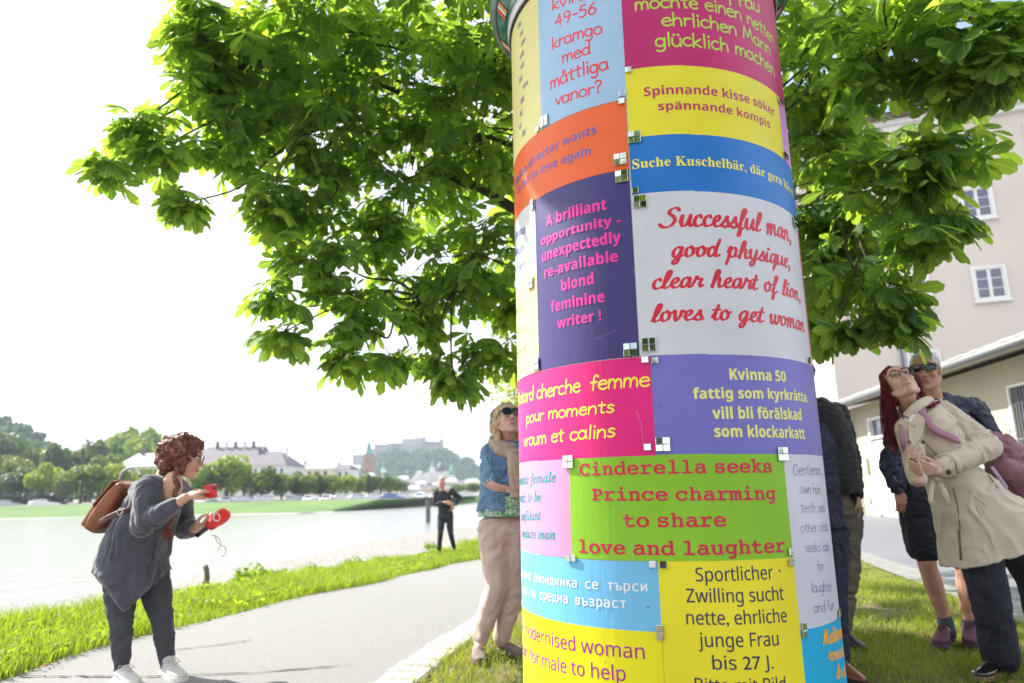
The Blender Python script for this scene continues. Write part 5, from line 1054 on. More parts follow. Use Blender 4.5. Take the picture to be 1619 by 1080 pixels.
# ---------------------------------------------------------------- grass
m_gr1 = leafmat('bright_grass', (.10,.175,.03), (.18,.275,.05), trans=.45, scale=2.5)
m_gr2 = leafmat('lawn_grass', (.13,.19,.04), (.24,.31,.08), trans=.35, scale=3)
def blades(P_, h, wd, lean, R):
    n = len(P_); a = R.uniform(0, 6.283, n); ax = np.c_[np.cos(a), np.sin(a), np.zeros(n)]; b_ = R.uniform(0, 6.283, n); ln = R.uniform(.1, 1, n)*lean; dr = np.c_[np.cos(b_), np.sin(b_), np.zeros(n)]*(h*ln)[:,None]
    w2 = wd[:,None]*ax/2; up = np.c_[np.zeros(n), np.zeros(n), h]
    v = np.stack([P_-w2, P_+w2, P_+w2*.8+up*.55+dr*.3, P_-w2*.8+up*.55+dr*.3, P_+w2*.15+up*(1-.25*ln[:,None])+dr, P_-w2*.15+up*(1-.25*ln[:,None])+dr], 1).reshape(-1,3)
    i = np.arange(n)[:,None]*6; f = np.concatenate([i+[0,1,2,3], i+[3,2,4,5]], 0); return v, f
def ground_pts(n, s0, s1, t0f, t1f, zf, R, mask=None):
    s = R.uniform(s0, s1, n); t = np.array([t0f(a) for a in s])*0; t0_ = np.array([t0f(a) for a in s]); t1_ = np.array([t1f(a) for a in s]); t = t0_+(t1_-t0_)*R.uniform(0,1,n)
    z = np.array([zf(a, b) for a, b in zip(s, t)]); k = np.ones(n, bool)
    if mask is not None: k = np.array([mask(a, b, q) for a, b, q in zip(s, t, R.uniform(0,1,n))])
    return np.c_[s[:,None]*US+t[:,None]*UT, z][k], s[k]
R = np.random.default_rng(3); Vs, Fs, k = [], [], 0
def addg(v, f):
    global k
    Vs.append(v); Fs.append(f+k); k += len(v)
for (s0, s1, n, hh, ww) in ((3.2,9,34000,.115,.0055),(9,18,24000,.13,.009),(18,46,22000,.15,.02)):
    P_, s = ground_pts(n, s0, s1, lambda s: -5.3+.25*hnoise(s,0,.8,2), lambda s: edgeL(s)+.02, lambda s,t: dip(s)-.02, R, lambda s,t,q: q < .35+1.1*max(0, .5+hnoise(s,t,1.6,5)) or t > -4.5)
    c_ = .65+.55*np.array([hnoise(a, b, 1.3, 7) for a, b in P_[:,:2]]); addg(*blades(P_, hh*R.uniform(.45,1.25,len(P_))*c_*1.5, ww*R.uniform(.6,1.3,len(P_)), .9, R))
# clover-like broad leaves in the strip
P_, s = ground_pts(5200, 3.2, 16, lambda s: -5.2, lambda s: edgeL(s), lambda s,t: dip(s)+.03, R, lambda s,t,q: hnoise(s,t,1.2,9) > -.05)
addg(*blades(P_+[0,0,.02], .035*R.uniform(.5,1.4,len(P_)), .035*R.uniform(.6,1.3,len(P_)), 1.6, R))
# sparse grass over the upper shore
P_, s = ground_pts(5200, 3.2, 22, lambda s: -6.9, lambda s: -5.2, lambda s,t: dip(s)-.11+(-1.62-dip(s)+.11)*max(0,min(1,(-5.35-t)/9.9))**.8, R, lambda s,t,q: hnoise(s,t,.9,4) > .12 and q < (t+7.2)/2)
addg(*blades(P_, .12*R.uniform(.4,1.3,len(P_)), .008*R.uniform(.6,1.3,len(P_)), .9, R))
g_ = link('bank_grass', npmesh('bank_grass', np.concatenate(Vs), np.concatenate(Fs), m_gr1), kind='stuff'); tag(g_, 'bright sunlit grass strip between the path and the shore', 'grass')
Vs, Fs, k = [], [], 0
def lawnz(s, t): return dip(s)*max(0,min(1,(1.5-t)/3))-.012+.018*hnoise(s,t,1.1)
for (s0, s1, n, ww) in ((3.0,6,60000,.0042),(6,9.5,42000,.0055),(9.5,30,45000,.014)):
    P_, s = ground_pts(n, s0, s1, lambda s: -1.40, lambda s: 2.44, lawnz, R, lambda s,t,q: q < .22+1.9*max(0, .42+hnoise(s,t,1.5,15)*1.1+.25*hnoise(s,t,5,1)+(.35 if t > .8 else 0)))
    c_ = .75+.6*np.array([hnoise(a, b, 1.1, 17) for a, b in P_[:,:2]]); addg(*blades(P_, .05*R.uniform(.4,1.5,len(P_))*c_*1.25, ww*R.uniform(.6,1.3,len(P_)), 1.1, R))
g_ = link('lawn', npmesh('lawn', np.concatenate(Vs), np.concatenate(Fs), m_gr2), kind='stuff'); tag(g_, 'patchy lawn under the column between path and yard', 'grass')
# pebbles on the shore
pb = []; 
for i in range(3):
    b = MB(); b.ell((0,0,0), (1,.8,.5), 6); pb.append((np.array(b.v), b.f))
Vs, fsx, kk = [], [], 0; Rp = np.random.default_rng(8)
for i in range(1500):
    s = Rp.uniform(3.5, 17); t = Rp.uniform(-14, -5.3); v, f = pb[i % 3]; r_ = Rp.uniform(.012,.05)*(1.6 if Rp.random() < .06 else 1); a = Rp.uniform(0,6.28); c, s_ = math.cos(a), math.sin(a)
    q = v*r_; q = np.c_[q[:,0]*c-q[:,1]*s_, q[:,0]*s_+q[:,1]*c, q[:,2]]; z = dip(s)-.11+(-1.62-dip(s)+.11)*max(0,min(1,(-5.35-t)/9.9))**.8+.06*hnoise(s,t,1.3)+.03*hnoise(s,t,4); p = ST(s, t, z)
    Vs.append(q+p); fsx += [tuple(x+kk for x in ff) for ff in f]; kk += len(q)
me = bpy.data.meshes.new('pebbles'); me.from_pydata(np.concatenate(Vs).tolist(), [], fsx); me.materials.append(mat('pebble', (.40,.39,.36), .9, var=.45, vscale=3)); tag(link('pebbles', me, kind='stuff'), 'grey pebbles strewn over the shore', 'pebbles')
# fallen brown leaves
b = MB(); 
for i in range(70):
    s = random.uniform(3.2, 9); t = random.choice([random.uniform(-1.3,2.4), random.uniform(-3.78,-3.6)]); p = ST(s, t, dip(s)+.018+.01*random.random()); r_ = random.uniform(.012,.03); a = random.uniform(0,6.28)
    M_ = Matrix.Translation(p) @ Matrix.Rotation(a,4,'Z') @ Matrix.Rotation(random.uniform(-.5,.5),4,'X'); b.add([(-r_,0,0),(0,-r_*.5,.004),(r_,0,.002),(0,r_*.5,.006)], [(0,1,2,3)], M_)
tag(b.build('fallen_leaves', mat('dry_leaf', (.22,.09,.03), .9, var=.4, vscale=3), kind='stuff'), 'small dry leaves fallen on lawn and path edge', 'leaves')
# ---------------------------------------------------------------- people
def np_noise(p, scale, seed, n=14):
    R = np.random.default_rng(seed); K = R.normal(size=(n,3))/scale*2.2; ph = R.uniform(0, 6.283, n); return np.sin(p @ K.T+ph).sum(1)/math.sqrt(n/2)
def cap_(b, a, c, ra, rc, n=12):
    a, c = Vector(a), Vector(c); b.tube([a, a.lerp(c, .5), c], [ra, (ra+rc)/2, rc], n); b.ell(a, ra, n); b.ell(c, rc, n)
def chain_(b, pts, rs, n=12):
    for i in range(len(pts)-1): cap_(b, pts[i], pts[i+1], rs[i], rs[i+1], n)
def solid(b, name, m, root, vox=.007, smooth=4, folds=0, fscale=.06, fst=(1,1,1.5), seed=1, fn=None, dec=None, **kw):
    """joins the collected volumes into one continuous skin, smooths it and adds cloth folds"""
    me = b.mesh('tmp'); o = bpy.data.objects.new('tmp', me); COL.objects.link(o)
    md = o.modifiers.new('r', 'REMESH'); md.mode = 'VOXEL'; md.voxel_size = vox; md.use_smooth_shade = True
    if smooth: sm = o.modifiers.new('s', 'SMOOTH'); sm.iterations = smooth; sm.factor = .5
    dg = bpy.context.evaluated_depsgraph_get(); out_ = bpy.data.meshes.new_from_object(o.evaluated_get(dg)); bpy.data.objects.remove(o); bpy.data.meshes.remove(me)
    n = len(out_.vertices); p = np.empty(n*3, np.float32); out_.vertices.foreach_get('co', p); p = p.reshape(-1,3).astype(float)
    nr = np.empty(n*3, np.float32); out_.vertices.foreach_get('normal', nr); nr = nr.reshape(-1,3)
    if folds:
        wp = p+np.c_[np_noise(p, fscale*2.5, seed+5), np_noise(p, fscale*2.5, seed+6), np_noise(p, fscale*2.5, seed+7)]*fscale*.5
        rdg = 1-np.abs(np_noise(wp*np.array(fst), fscale, seed)); p = p+nr*(folds*(rdg-.35))[:,None]
    if fn is not None: p = fn(p, nr)
    out_.vertices.foreach_set('co', p.astype(np.float32).ravel()); out_.update(); out_.name = name
    out_.materials.clear(); out_.materials.append(m); out_.shade_smooth()
    o = link(name, out_, root, **kw); o.location = -root.location; return o
def W_(b, name, m, root, smooth=True, **kw):
    o = b.build(name, m, root, smooth=smooth, **kw); o.location = -root.location if root.type == 'EMPTY' else (0,0,0); return o
def skin(name, c): 
    m = mat(name, c, .5, var=.10, vscale=14, bump=.15, bscale=180, col2=(c[0]*.86, c[1]*.76, c[2]*.74)); m.node_tree.nodes['Principled BSDF'].inputs['Subsurface Weight'].default_value = .08
    m.node_tree.nodes['Principled BSDF'].inputs['Subsurface Radius'].default_value = (.012,.005,.003); return m
def basis3(f, u):
    f = Vector(f).normalized(); u = Vector(u); u = (u-f*u.dot(f)).normalized(); s = f.cross(u).normalized(); return s, f, u      # s: the person's right
def head_prims(b, c, f, u, k=1.0):
    s, f, u = basis3(f, u); c = Vector(c); R = Matrix((s, f, u)).transposed()
    P_ = lambda x, y, z: c+(s*x+f*y+u*z)*k
    E_ = lambda p, r: b.ell(P_(*p), [q*k for q in r], 14, R=R)
    E_((0,-.012,.025), (.074,.094,.098)); E_((0,.03,-.02), (.063,.060,.085)); E_((0,.040,-.062), (.045,.046,.048)); E_((0,.066,-.100), (.021,.019,.017))
    for q in (-1, 1):
        chain_(b, [P_(q*.062,-.008,-.045), P_(q*.048,.03,-.088), P_(0,.062,-.102)], [.018*k,.018*k,.018*k], 8)
        E_((q*.038,.062,-.022), (.023,.024,.026)); E_((q*.077,-.008,-.008), (.008,.017,.031)); E_((q*.012,.094,-.036), (.009,.010,.008)); cap_(b, P_(q*.006,.088,.032), P_(q*.046,.074,.034), .010*k, .010*k, 8)
    chain_(b, [P_(0,.086,.026), P_(0,.104,-.018), P_(0,.110,-.030)], [.0085*k,.0095*k,.0115*k], 8)
    cap_(b, P_(-.018,.080,-.064), P_(.018,.080,-.064), .0095*k, .0095*k, 8); E_((0,.084,-.064), (.016,.010,.010)); E_((0,.052,.055), (.055,.034,.04))
def face_parts(root, c, f, u, k, lipc=(.45,.13,.12), brow=(.12,.07,.05), eyes=True, smile=True):
    s, f, u = basis3(f, u); c = Vector(c); P_ = lambda x, y, z: c+(s*x+f*y+u*z)*k
    b = MB(); n = 9; up = [P_(x, .0945-.010*(x/.026)**2, -.0615+(.006*(abs(x)/.026)**2 if smile else 0)) for x in np.linspace(-.027,.027,n)]; b.tube(up, [.0012*k+.0030*k*math.sin(math.pi*i/(n-1)) for i in range(n)], 6); W_(b, 'lips', mat('lips_%.2f' % lipc[0], lipc, .4), root)
    lo = [p-u*.0085*k-f*.002*k for p in up]
    b = MB(); b.tube(lo, [.0012*k+.0036*k*math.sin(math.pi*i/(n-1)) for i in range(n)], 6); W_(b, 'lips', mat('lips_%.2f' % lipc[0], lipc, .4), root)
    if smile: b = MB(); b.tube([p-u*.0043*k-f*.0005*k for p in up[1:-1]], [.0028*k]*(n-2), 6); W_(b, 'teeth', mat('teeth', (.7,.68,.62), .3), root)
    for q in (-1, 1):
        b = MB(); b.tube([P_(q*x, .0935-.5*max(0, x-.02), .043+z) for x, z in ((.012,-.002),(.026,.003),(.040,.003),(.052,-.004))], [.002*k,.0032*k,.003*k,.001*k], 6, flat=1); W_(b, 'eyebrow', mat('brow_%.2f' % brow[0], brow, .8), root)
        if eyes:
            b = MB(); b.ell(P_(q*.031,.0755,.010), (.0135*k,.0135*k,.0085*k), 12, R=Matrix((s, f, u)).transposed()); e = W_(b, 'eye', mat('eye_white', (.7,.68,.66), .2), root)
            b = MB(); b.ell(P_(q*.031,.0862,.0115), (.0058*k,.0035*k,.0058*k), 10, R=Matrix((s, f, u)).transposed()); b.build('iris', mat('iris', (.05,.03,.02), .15), e, smooth=True)
            b = MB(); b.tube([P_(q*.031+x, .0875-abs(x)*.35, .0185-abs(x)**2*26) for x in (-.014,-.007,0,.007,.014)], [.0008*k,.0018*k,.002*k,.0018*k,.0008*k], 5); W_(b, 'eyelash', mat('lash', (.02,.015,.015), .8), root)
def hand_prims(b, w, d, nrm, thumb=1, curl=(.35,.4,.45,.5), k=1.0, tc=.3, spread=.06):
    """palm and five fingers; d points to the fingertips, nrm out of the palm, thumb = which side"""
    s, d, nrm = basis3(d, nrm); s = s*thumb; w = Vector(w)
    for i, (o, L) in enumerate(((.030,.98),(.010,1.08),(-.010,1.0),(-.029,.80))):
        kn = w+(d*(.088-.006*abs(i-1))+s*o)*k; chain_(b, [w+(d*.012+s*o*.55)*k, kn], [.0135*k,.0115*k], 8)
        a = curl[i]; p = kn; dd = (d+s*spread*(1.5-i)).normalized(); ang = a*.7
        for L0, r0, r1 in ((.044,.0098,.0086),(.027,.0086,.0078),(.021,.0078,.0064)):
            v = dd*math.cos(ang)+nrm*math.sin(ang); q = p+v*L0*L*k; cap_(b, p, q, r0*k, r1*k, 8); p = q; ang += a
    chain_(b, [w+(d*.018+s*.018)*k, w+(d*.05+s*.046+nrm*.014)*k, w+(d*.078+s*(.056-tc*.02)+nrm*(.024+tc*.03))*k, w+(d*.10+s*(.054-tc*.045)+nrm*(.03+tc*.045))*k], [.0145*k,.0125*k,.0098*k,.0075*k], 8)
    b.ell(w+(d*.05)*k, (.012*k,.03*k,.012*k), 10, R=Matrix((nrm.cross(d), d, nrm)).transposed())
def shoe_(root, heel, toe, m, m_sole, h=.09, wd=.042, vox=.006, lace=None, ankle=None, open_=False):
    heel, toe = Vector(heel), Vector(toe); d = (toe-heel); L = d.length; d.normalize(); s = d.cross(Vector((0,0,1))).normalized(); b = MB()
    P_ = lambda x, y, z: heel+d*x*L+s*y+Vector((0,0,z))
    rings = []
    for x, w_, h_, z0 in ((-.02,.6,.70,.02),(.06,.86,.80,.012),(.2,.88,.88,.010),(.38,.86,.80,.010),(.55,.98,.60,.010),(.72,1.06,.46,.010),(.88,.92,.36,.012),(.97,.62,.28,.016),(1.02,.2,.18,.02)):
        rings.append([P_(x, math.cos(a)*wd*w_*(1 if math.sin(a) < 0 else .82+.18*abs(math.cos(a))), z0+(h*h_*.5)*(1+math.sin(a))) for a in np.linspace(0, 2*math.pi, 16, endpoint=False)])
    b.loft(rings)
    if ankle is not None and not open_: cap_(b, P_(.16,0,h*.55), P_(.15,0,h*1.0), .037, .036, 10)
    o = solid(b, 'shoe', m, root, vox, 3)
    b = MB(); rr = []
    for x, w_ in ((-.035,.5),(.04,.93),(.2,.95),(.4,.9),(.6,1.05),(.76,1.14),(.9,1.0),(.99,.66),(1.035,.2)): rr.append([P_(x, wd*w_, 0), P_(x, wd*w_, .022), P_(x, -wd*w_, .022), P_(x, -wd*w_, 0)])
    b.loft(rr); b.build('sole', m_sole, o)
    if lace is not None:
        for i, x in enumerate((.36,.43,.50,.57)):
            z = h*(.86-.11*i)+.012; b = MB(); b.tube([P_(x, -.024, z-.010), P_(x+.02, 0, z+.004), P_(x, .024, z-.010)], .0028, 6); b.build('lace', lace, o, smooth=True)
        b = MB(); 
        for q in (-1, 1): b.tube([P_(.33,0,h*.95), P_(.30,q*.03,h*1.02), P_(.36,q*.045,h*.8), P_(.42,q*.01,h*.85)], .0025, 6)
        b.build('bow', lace, o, smooth=True)
    return o
def body_(J, k=1.0, hk=1.0, head=True, hands=(), legs=False):
    """one continuous figure from its joints"""
    b = MB(); j = {a: Vector(c) for a, c in J.items()}
    ax = (j['shR']-j['shL']).normalized(); w = .045*k; kt = .72*k; kl = 1.0 if legs else .62
    cap_(b, j['hipR'].lerp(j['hipL'],.15), j['hipL'].lerp(j['hipR'],.15), .085*kt, .085*kt); cap_(b, j['pel']+ax*w, j['chest']+ax*w, .09*kt, .10*kt); cap_(b, j['pel']-ax*w, j['chest']-ax*w, .09*kt, .10*kt)
    cap_(b, j['shR'].lerp(j['shL'],.08), j['shL'].lerp(j['shR'],.08), .040, .040); cap_(b, j['chest']+ax*w, j['neck'], .08*kt, .05); cap_(b, j['chest']-ax*w, j['neck'], .08*kt, .05)
    for q in 'RL':
        sh_ = j['sh'+q].lerp(j['chest'], .05); chain_(b, [sh_, j['el'+q]], [.034,.030]); cap_(b, j['el'+q], j['el'+q].lerp(j['wr'+q], .4), .030, .034); cap_(b, j['el'+q].lerp(j['wr'+q], .4), j['wr'+q], .034, .025)
        kn, an = j['kn'+q], j['an'+q]; chain_(b, [j['hip'+q], kn], [.085*k*kl,.056*kl]); chain_(b, [kn, kn.lerp(an,.3), an], [.054*kl,.058*kl,.034])
        back = j.get('toe'+q)
        if back is not None: cap_(b, an, an.lerp(back, .3)-Vector((0,0,.02)), .032, .024)
    if head:
        h, f, u = j['head'], J['face'], J['up']; s_, f_, u_ = basis3(f, u)
        cap_(b, j['neck'], h-u_*.06*hk-f_*.02*hk, .056*hk, .052*hk); head_prims(b, h, f, u, hk)
    for hd in hands: hand_prims(b, *hd[0], **hd[1])
    return b
def sleeve_(b, *pr):
    pts, rs = pr[0::2], pr[1::2]; chain_(b, pts, rs, 14)
def rings_(b, L, n=36, wave=0, wn=7, seed=0):
    """loft of ellipses: (centre, half width, half depth, axis-x, wave)"""
    rr = []
    for (c, a, d, ax, wv) in L:
        c = Vector(c); ax = Vector(ax).normalized(); ay = Vector((0,0,1)).cross(ax).normalized() if len(L[0]) == 5 else None
        rr.append([c+ax*math.cos(t)*a*(1+wv*math.sin(wn*t+seed+math.sin(2*t)))+ay*math.sin(t)*d*(1+wv*math.sin(wn*t+seed+math.sin(2*t))) for t in np.linspace(0, 2*math.pi, n, endpoint=False)])
    b.loft(rr)
def hair_strands(name, m, root, guides, n, r_=.0016, jit=.012, seed=0, segs=9, wav=.004):
    """many fine tapering strands that follow guide curves (each a list of points); kept as one mass"""
    R = np.random.default_rng(seed); b = MB(); G = [np.array(cat([tuple(p) for p in g], 4)) if len(g) > 2 else np.array([tuple(p) for p in g]) for g in guides]
    for i in range(n):
        g0 = G[R.integers(len(G))]; nb = G[min(len(G)-1, max(0, R.integers(len(G))))]; m_ = len(g0); idx = np.linspace(0, m_-1, segs); lo = np.floor(idx).astype(int); hi = np.minimum(lo+1, m_-1); fr = (idx-lo)[:,None]
        p = g0[lo]*(1-fr)+g0[hi]*fr; off = R.normal(0, jit, 3); f = np.linspace(0, 1, segs)[:,None]
        p = p+off*(.5+.8*f)+R.normal(0, wav, (segs,3))*f+np.c_[np.sin(f*9+i), np.cos(f*8+i), np.zeros(segs)]*wav; L = R.uniform(.75, 1)
        b.tube([Vector(q) for q in p[:max(4, int(segs*L))]], np.linspace(r_, r_*.35, max(4, int(segs*L))).tolist(), 3, cap=False)
    return W_(b, name, m, root, kind='stuff')
def hair_mat(name, c1, c2, rough=.42, st_=(60,60,6)):
    m = mat(name, c1, rough, col2=c2, vscale=30, bump=.7, bscale=60, bstretch=(1,1,.25), spec=.4); return m
m_skinA = skin('skin_warm', (.62,.38,.28)); m_skinB = skin('skin_tan', (.56,.32,.22)); m_skinC = skin('skin_fair', (.68,.45,.36))
def Q(Y0):
    return lambda x, y, d=0: Vector(pix(x, y, Y0+d))

from mathutils.bvhtree import BVHTree
def on_surface(o, pts, off=.002, sub=3):
    """points of a garment's own surface, found by casting rays at the finished mesh"""
    me = o.data; bv = BVHTree.FromPolygons([v.co for v in me.vertices], [p.vertices[:] for p in me.polygons]); res = []; c = Vector((0,0,1))
    P_ = cat(pts, sub) if len(pts) > 2 else [np.array(pts[0])+(np.array(pts[-1])-np.array(pts[0]))*f for f in np.linspace(0,1,5)] if len(pts) == 2 else pts
    for (x, y) in P_:
        d = (F_+R2*((x-809.5)/1101.02)-U2*((y-540)/1101.02)).normalized(); h = bv.ray_cast(c, d)
        if h[0] is not None: res.append(h[0]+h[1]*off*(1 if h[1].dot(d) < 0 else -1))
    return res
def seam(root, o, name, pts, r_, m, flat=1, off=.0, sub=3):
    p = on_surface(o, pts, off, sub); keep = [p[0]] if p else []
    for a in p[1:]:
        if (a-keep[-1]).length < .12: keep.append(a)
    if len(keep) > 1: b = MB(); b.tube(keep, r_, 6); return W_(b, name, m, root)
def button_(root, o, x, y, r_, m, name='button'):
    p = on_surface(o, [(x, y)], .002)
    if p: b = MB(); b.ell(p[0], (r_, .005, r_), 12); W_(b, name, m, root)
# --- woman in grey with phone and microphone
q = Q(4.16); J = dict(pel=q(208,893,.05), chest=q(236,800,.03), neck=q(262,752,.03), shR=q(236,772,-.15), shL=q(282,776,.19), elR=q(226,830,-.24), wrR=q(293,787,-.27), elL=q(292,836,.24), wrL=q(313,835,.05),
    hipR=q(190,905,-.02), hipL=q(240,905,.12), knR=q(192,988,-.04), knL=q(257,980,.10), anR=q(193,1066,-.02), anL=q(266,1060,.10), toeR=q(210,1082,-.12), toeL=q(287,1077,-.03), head=q(291,725,.0), face=(.94,.28,-.12), up=(-.05,.05,1))
wg = thing('person', 'woman in dark grey cardigan bending forward to take a phone picture on the path', 'person', (J['anR'].x, 4.16, 0))
hR = (J['wrR'], q(322,773,-.2)-J['wrR'], (.3,.55,-.3)); hL = (J['wrL'], q(340,826,-.03)-J['wrL'], (.2,.2,1))
b = body_(J, 1.15, .98, True, [(hR, dict(thumb=-1, curl=(.5,.55,.6,.6), k=.95, tc=.2)), (hL, dict(thumb=1, curl=(.75,.8,.85,.9), k=.95, tc=.6))]); b.ell(q(272,772,-.09), (.055,.07,.10), 12)
solid(b, 'body', m_skinA, wg, .0055, 3); face_parts(wg, J['head'], J['face'], J['up'], .98, smile=False)
m_card = mat('grey_knit', (.060,.064,.088), .85, var=.12, vscale=20, bump=.35, bscale=320, sheen=.4)
b = MB(); X = (1,0,0)
rings_(b, [(q(262,751,.03), .075,.075,X,0),(q(252,762,.03),.14,.16,(1,.3,0),0),(q(248,780,.03),.152,.165,(1,.2,0),.0),(q(238,805,.03),.165,.17,X,.01),(q(226,832,.04),.176,.18,X,.02),(q(216,860,.05),.186,.19,X,.035),(q(211,880,.05),.194,.20,X,.05)], wn=6)
hem = []
for y_, dr_ in ((880,0),(893,.35),(903,1)):
    ring_ = []
    for t in np.linspace(0, 2*math.pi, 36, endpoint=False):
        g1 = math.exp(-((t-5.05)/.34)**2)*.20+math.exp(-((t-5.75)/.22)**2)*.10; w_ = 1+.05*math.sin(6*t+math.sin(2*t))*(.6+.6*dr_); ring_.append(q(210,y_,.05)+Vector((math.cos(t)*(.194+.016*dr_)*w_, math.sin(t)*(.20+.008*dr_)*w_, -g1*dr_)))
    hem.append(ring_)
b.loft(hem); 
cap_(b, J['shR'], J['shL'], .078, .078); sleeve_(b, J['shR'], .080, J['elR'], .066, J['elR'].lerp(J['wrR'], .72), .047); sleeve_(b, J['shL'], .078, J['elL'], .062, J['elL'].lerp(J['wrL'], .55), .052)
solid(b, 'cardigan', m_card, wg, .008, 3, folds=.007, fscale=.075, fst=(1.1,1.1,.38), seed=3)
cd_ = bpy.data.objects['cardigan']; m_cdk = mat('grey_knit_edge', (.035,.037,.052), .9)
seam(wg, cd_, 'knit_edge', [(251,752),(252,768),(256,785),(262,800)], .005, m_cdk); seam(wg, cd_, 'knit_edge', [(246,858),(240,885),(232,908)], .004, m_cdk); seam(wg, cd_, 'sleeve_hem', [(268,785),(272,795),(276,806)], .004, m_cdk)
# hanging front and back panels of the cardigan
def cloth_strip(pts_top, drop, name, m, root, thick=.006, wave=.012, nseg=10, seed=0, rows=8):
    R = np.random.default_rng(seed); tp = cat([tuple(p) for p in pts_top], 6); n = len(tp); vs = []
    for j in range(rows+1):
        f = j/rows
        for i, p in enumerate(tp):
            d = drop[0]+(drop[1]-drop[0])*i/(n-1) if not callable(drop) else drop(i/(n-1)); ph = math.sin(i*.9+seed)*wave*f
            vs.append((p[0]+ph*.5, p[1]+ph, p[2]-d*f))
    fs = [(j*n+i, j*n+i+1, (j+1)*n+i+1, (j+1)*n+i) for j in range(rows) for i in range(n-1)]; b = MB(); b.add(vs, fs); o = W_(b, name, m, root); sd = o.modifiers.new('s', 'SOLIDIFY'); sd.thickness = thick; return o
m_leg = mat('grey_leggings', (.050,.056,.070), .75, var=.15, vscale=14, bump=.3, bscale=260)
def pants(name, m, root, J, r, vox=.007, folds=.006, fs=.05, end=.93, seed=1, ext=(), rings=None):
    b = MB(); j = {a: Vector(c) for a, c in J.items() if a not in ('face','up')}
    cap_(b, j['hipR'], j['hipL'], r[0], r[0]); cap_(b, j['pel'], (j['hipR']+j['hipL'])/2, r[0]*1.02, r[0])
    for s_ in 'RL':
        kn, an = j['kn'+s_], j['an'+s_]; sleeve_(b, j['hip'+s_], r[0]*.98, j['hip'+s_].lerp(kn, .5), r[1], kn, r[2], kn.lerp(an, .35), r[3], kn.lerp(an, end), r[4])
    for e in ext: cap_(b, *e)
    return solid(b, name, m, root, vox, 3, folds=folds, fscale=fs, seed=seed)
pants('leggings', m_leg, wg, J, (.098,.084,.061,.058,.036), folds=.004, fs=.045, end=.97)
m_white = mat('white_canvas', (.62,.60,.58), .7, var=.06, vscale=10); m_soleW = mat('white_sole', (.7,.7,.68), .6)
for a, t_ in (('anR','toeR'),('anL','toeL')):
    h_ = Vector((J[a].x-.03, J[a].y+.02, 0)); t2 = Vector((J[t_].x+.03, J[t_].y-.03, 0)); d_ = (t2-h_).normalized()*.25; shoe_(wg, h_, h_+d_, m_white, m_soleW, lace=m_soleW, ankle=1)
# hair: curly mass, fringe of loose curls and a braid
m_red = hair_mat('auburn_hair', (.25,.085,.05), (.085,.03,.025)); s_, f_, u_ = basis3(J['face'], J['up']); hc = J['head']
b = MB(); R_h = Matrix((s_, f_, u_)).transposed(); b.ell(hc+u_*.035-f_*.035, (.096,.112,.105), 18, R=R_h); b.ell(hc-u_*.02-f_*.07, (.088,.07,.085), 14, R=R_h); b.ell(hc+u_*.075+f_*.03, (.07,.06,.042), 12, R=R_h); b.ell(hc-u_*.03+f_*.0-(-s_)*.07, (.022,.045,.06), 12, R=R_h)
def curls(p, nr): 
    a = np.abs(np_noise(p, .016, 5)); c = np_noise(p, .05, 8); return p+nr*(.007*a+.008*c)[:,None]
solid(b, 'hair', m_red, wg, .0045, 2, fn=curls)
b = MB(); R = np.random.default_rng(4)
for i in range(420):   # loose curls standing off the hair
    d = R.normal(size=3); d /= np.linalg.norm(d); d = Vector(d)
    if d.dot(f_) > .55 and d.dot(u_) < .4: continue
    p = hc+u_*.035-f_*.035+R_h @ Vector((R_h.transposed() @ d).to_tuple() and ((R_h.transposed() @ d).x*.10, (R_h.transposed() @ d).y*.115, (R_h.transposed() @ d).z*.108)); t1 = d.orthogonal().normalized(); t2 = d.cross(t1); ph = R.uniform(0,6.28); r_ = R.uniform(.005,.012)
    b.tube([p+t1*math.cos(ph+a)*r_+t2*math.sin(ph+a)*r_+d*(.003+a*.0022)+Vector((0,0,-.004*a)) for a in np.linspace(0, R.uniform(3,7), 8)], [.0014]*6+[.001,.0006], 3, cap=False)
W_(b, 'loose_curls', hair_mat('sunlit_auburn', (.30,.12,.06), (.12,.05,.03)), wg, kind='stuff')
b = MB(); bp = [q(277,742,-.12), q(279,760,-.13), q(280,778,-.14), q(278,800,-.12), q(271,820,-.16), q(263,842,-.20)]; pp = cat([tuple(x) for x in bp], 4)
for i, p in enumerate(pp): a = i*1.15; p = Vector(p); b.ell(p+Vector((math.cos(a)*.010, math.sin(a)*.006, 0)), (.017-.0003*i, .015, .017), 8)
solid(b, 'braid', m_red, wg, .004, 1)
hair_strands('braid_end', m_red, wg, [[q(263,838,-.20), q(262,848,-.21), q(257,858,-.21)], [q(267,836,-.20), q(266,846,-.21), q(264,856,-.21)]], 120, .0016, .008, 3)
m_glf = mat('black_plastic', (.015,.015,.017), .25, coat=.5)
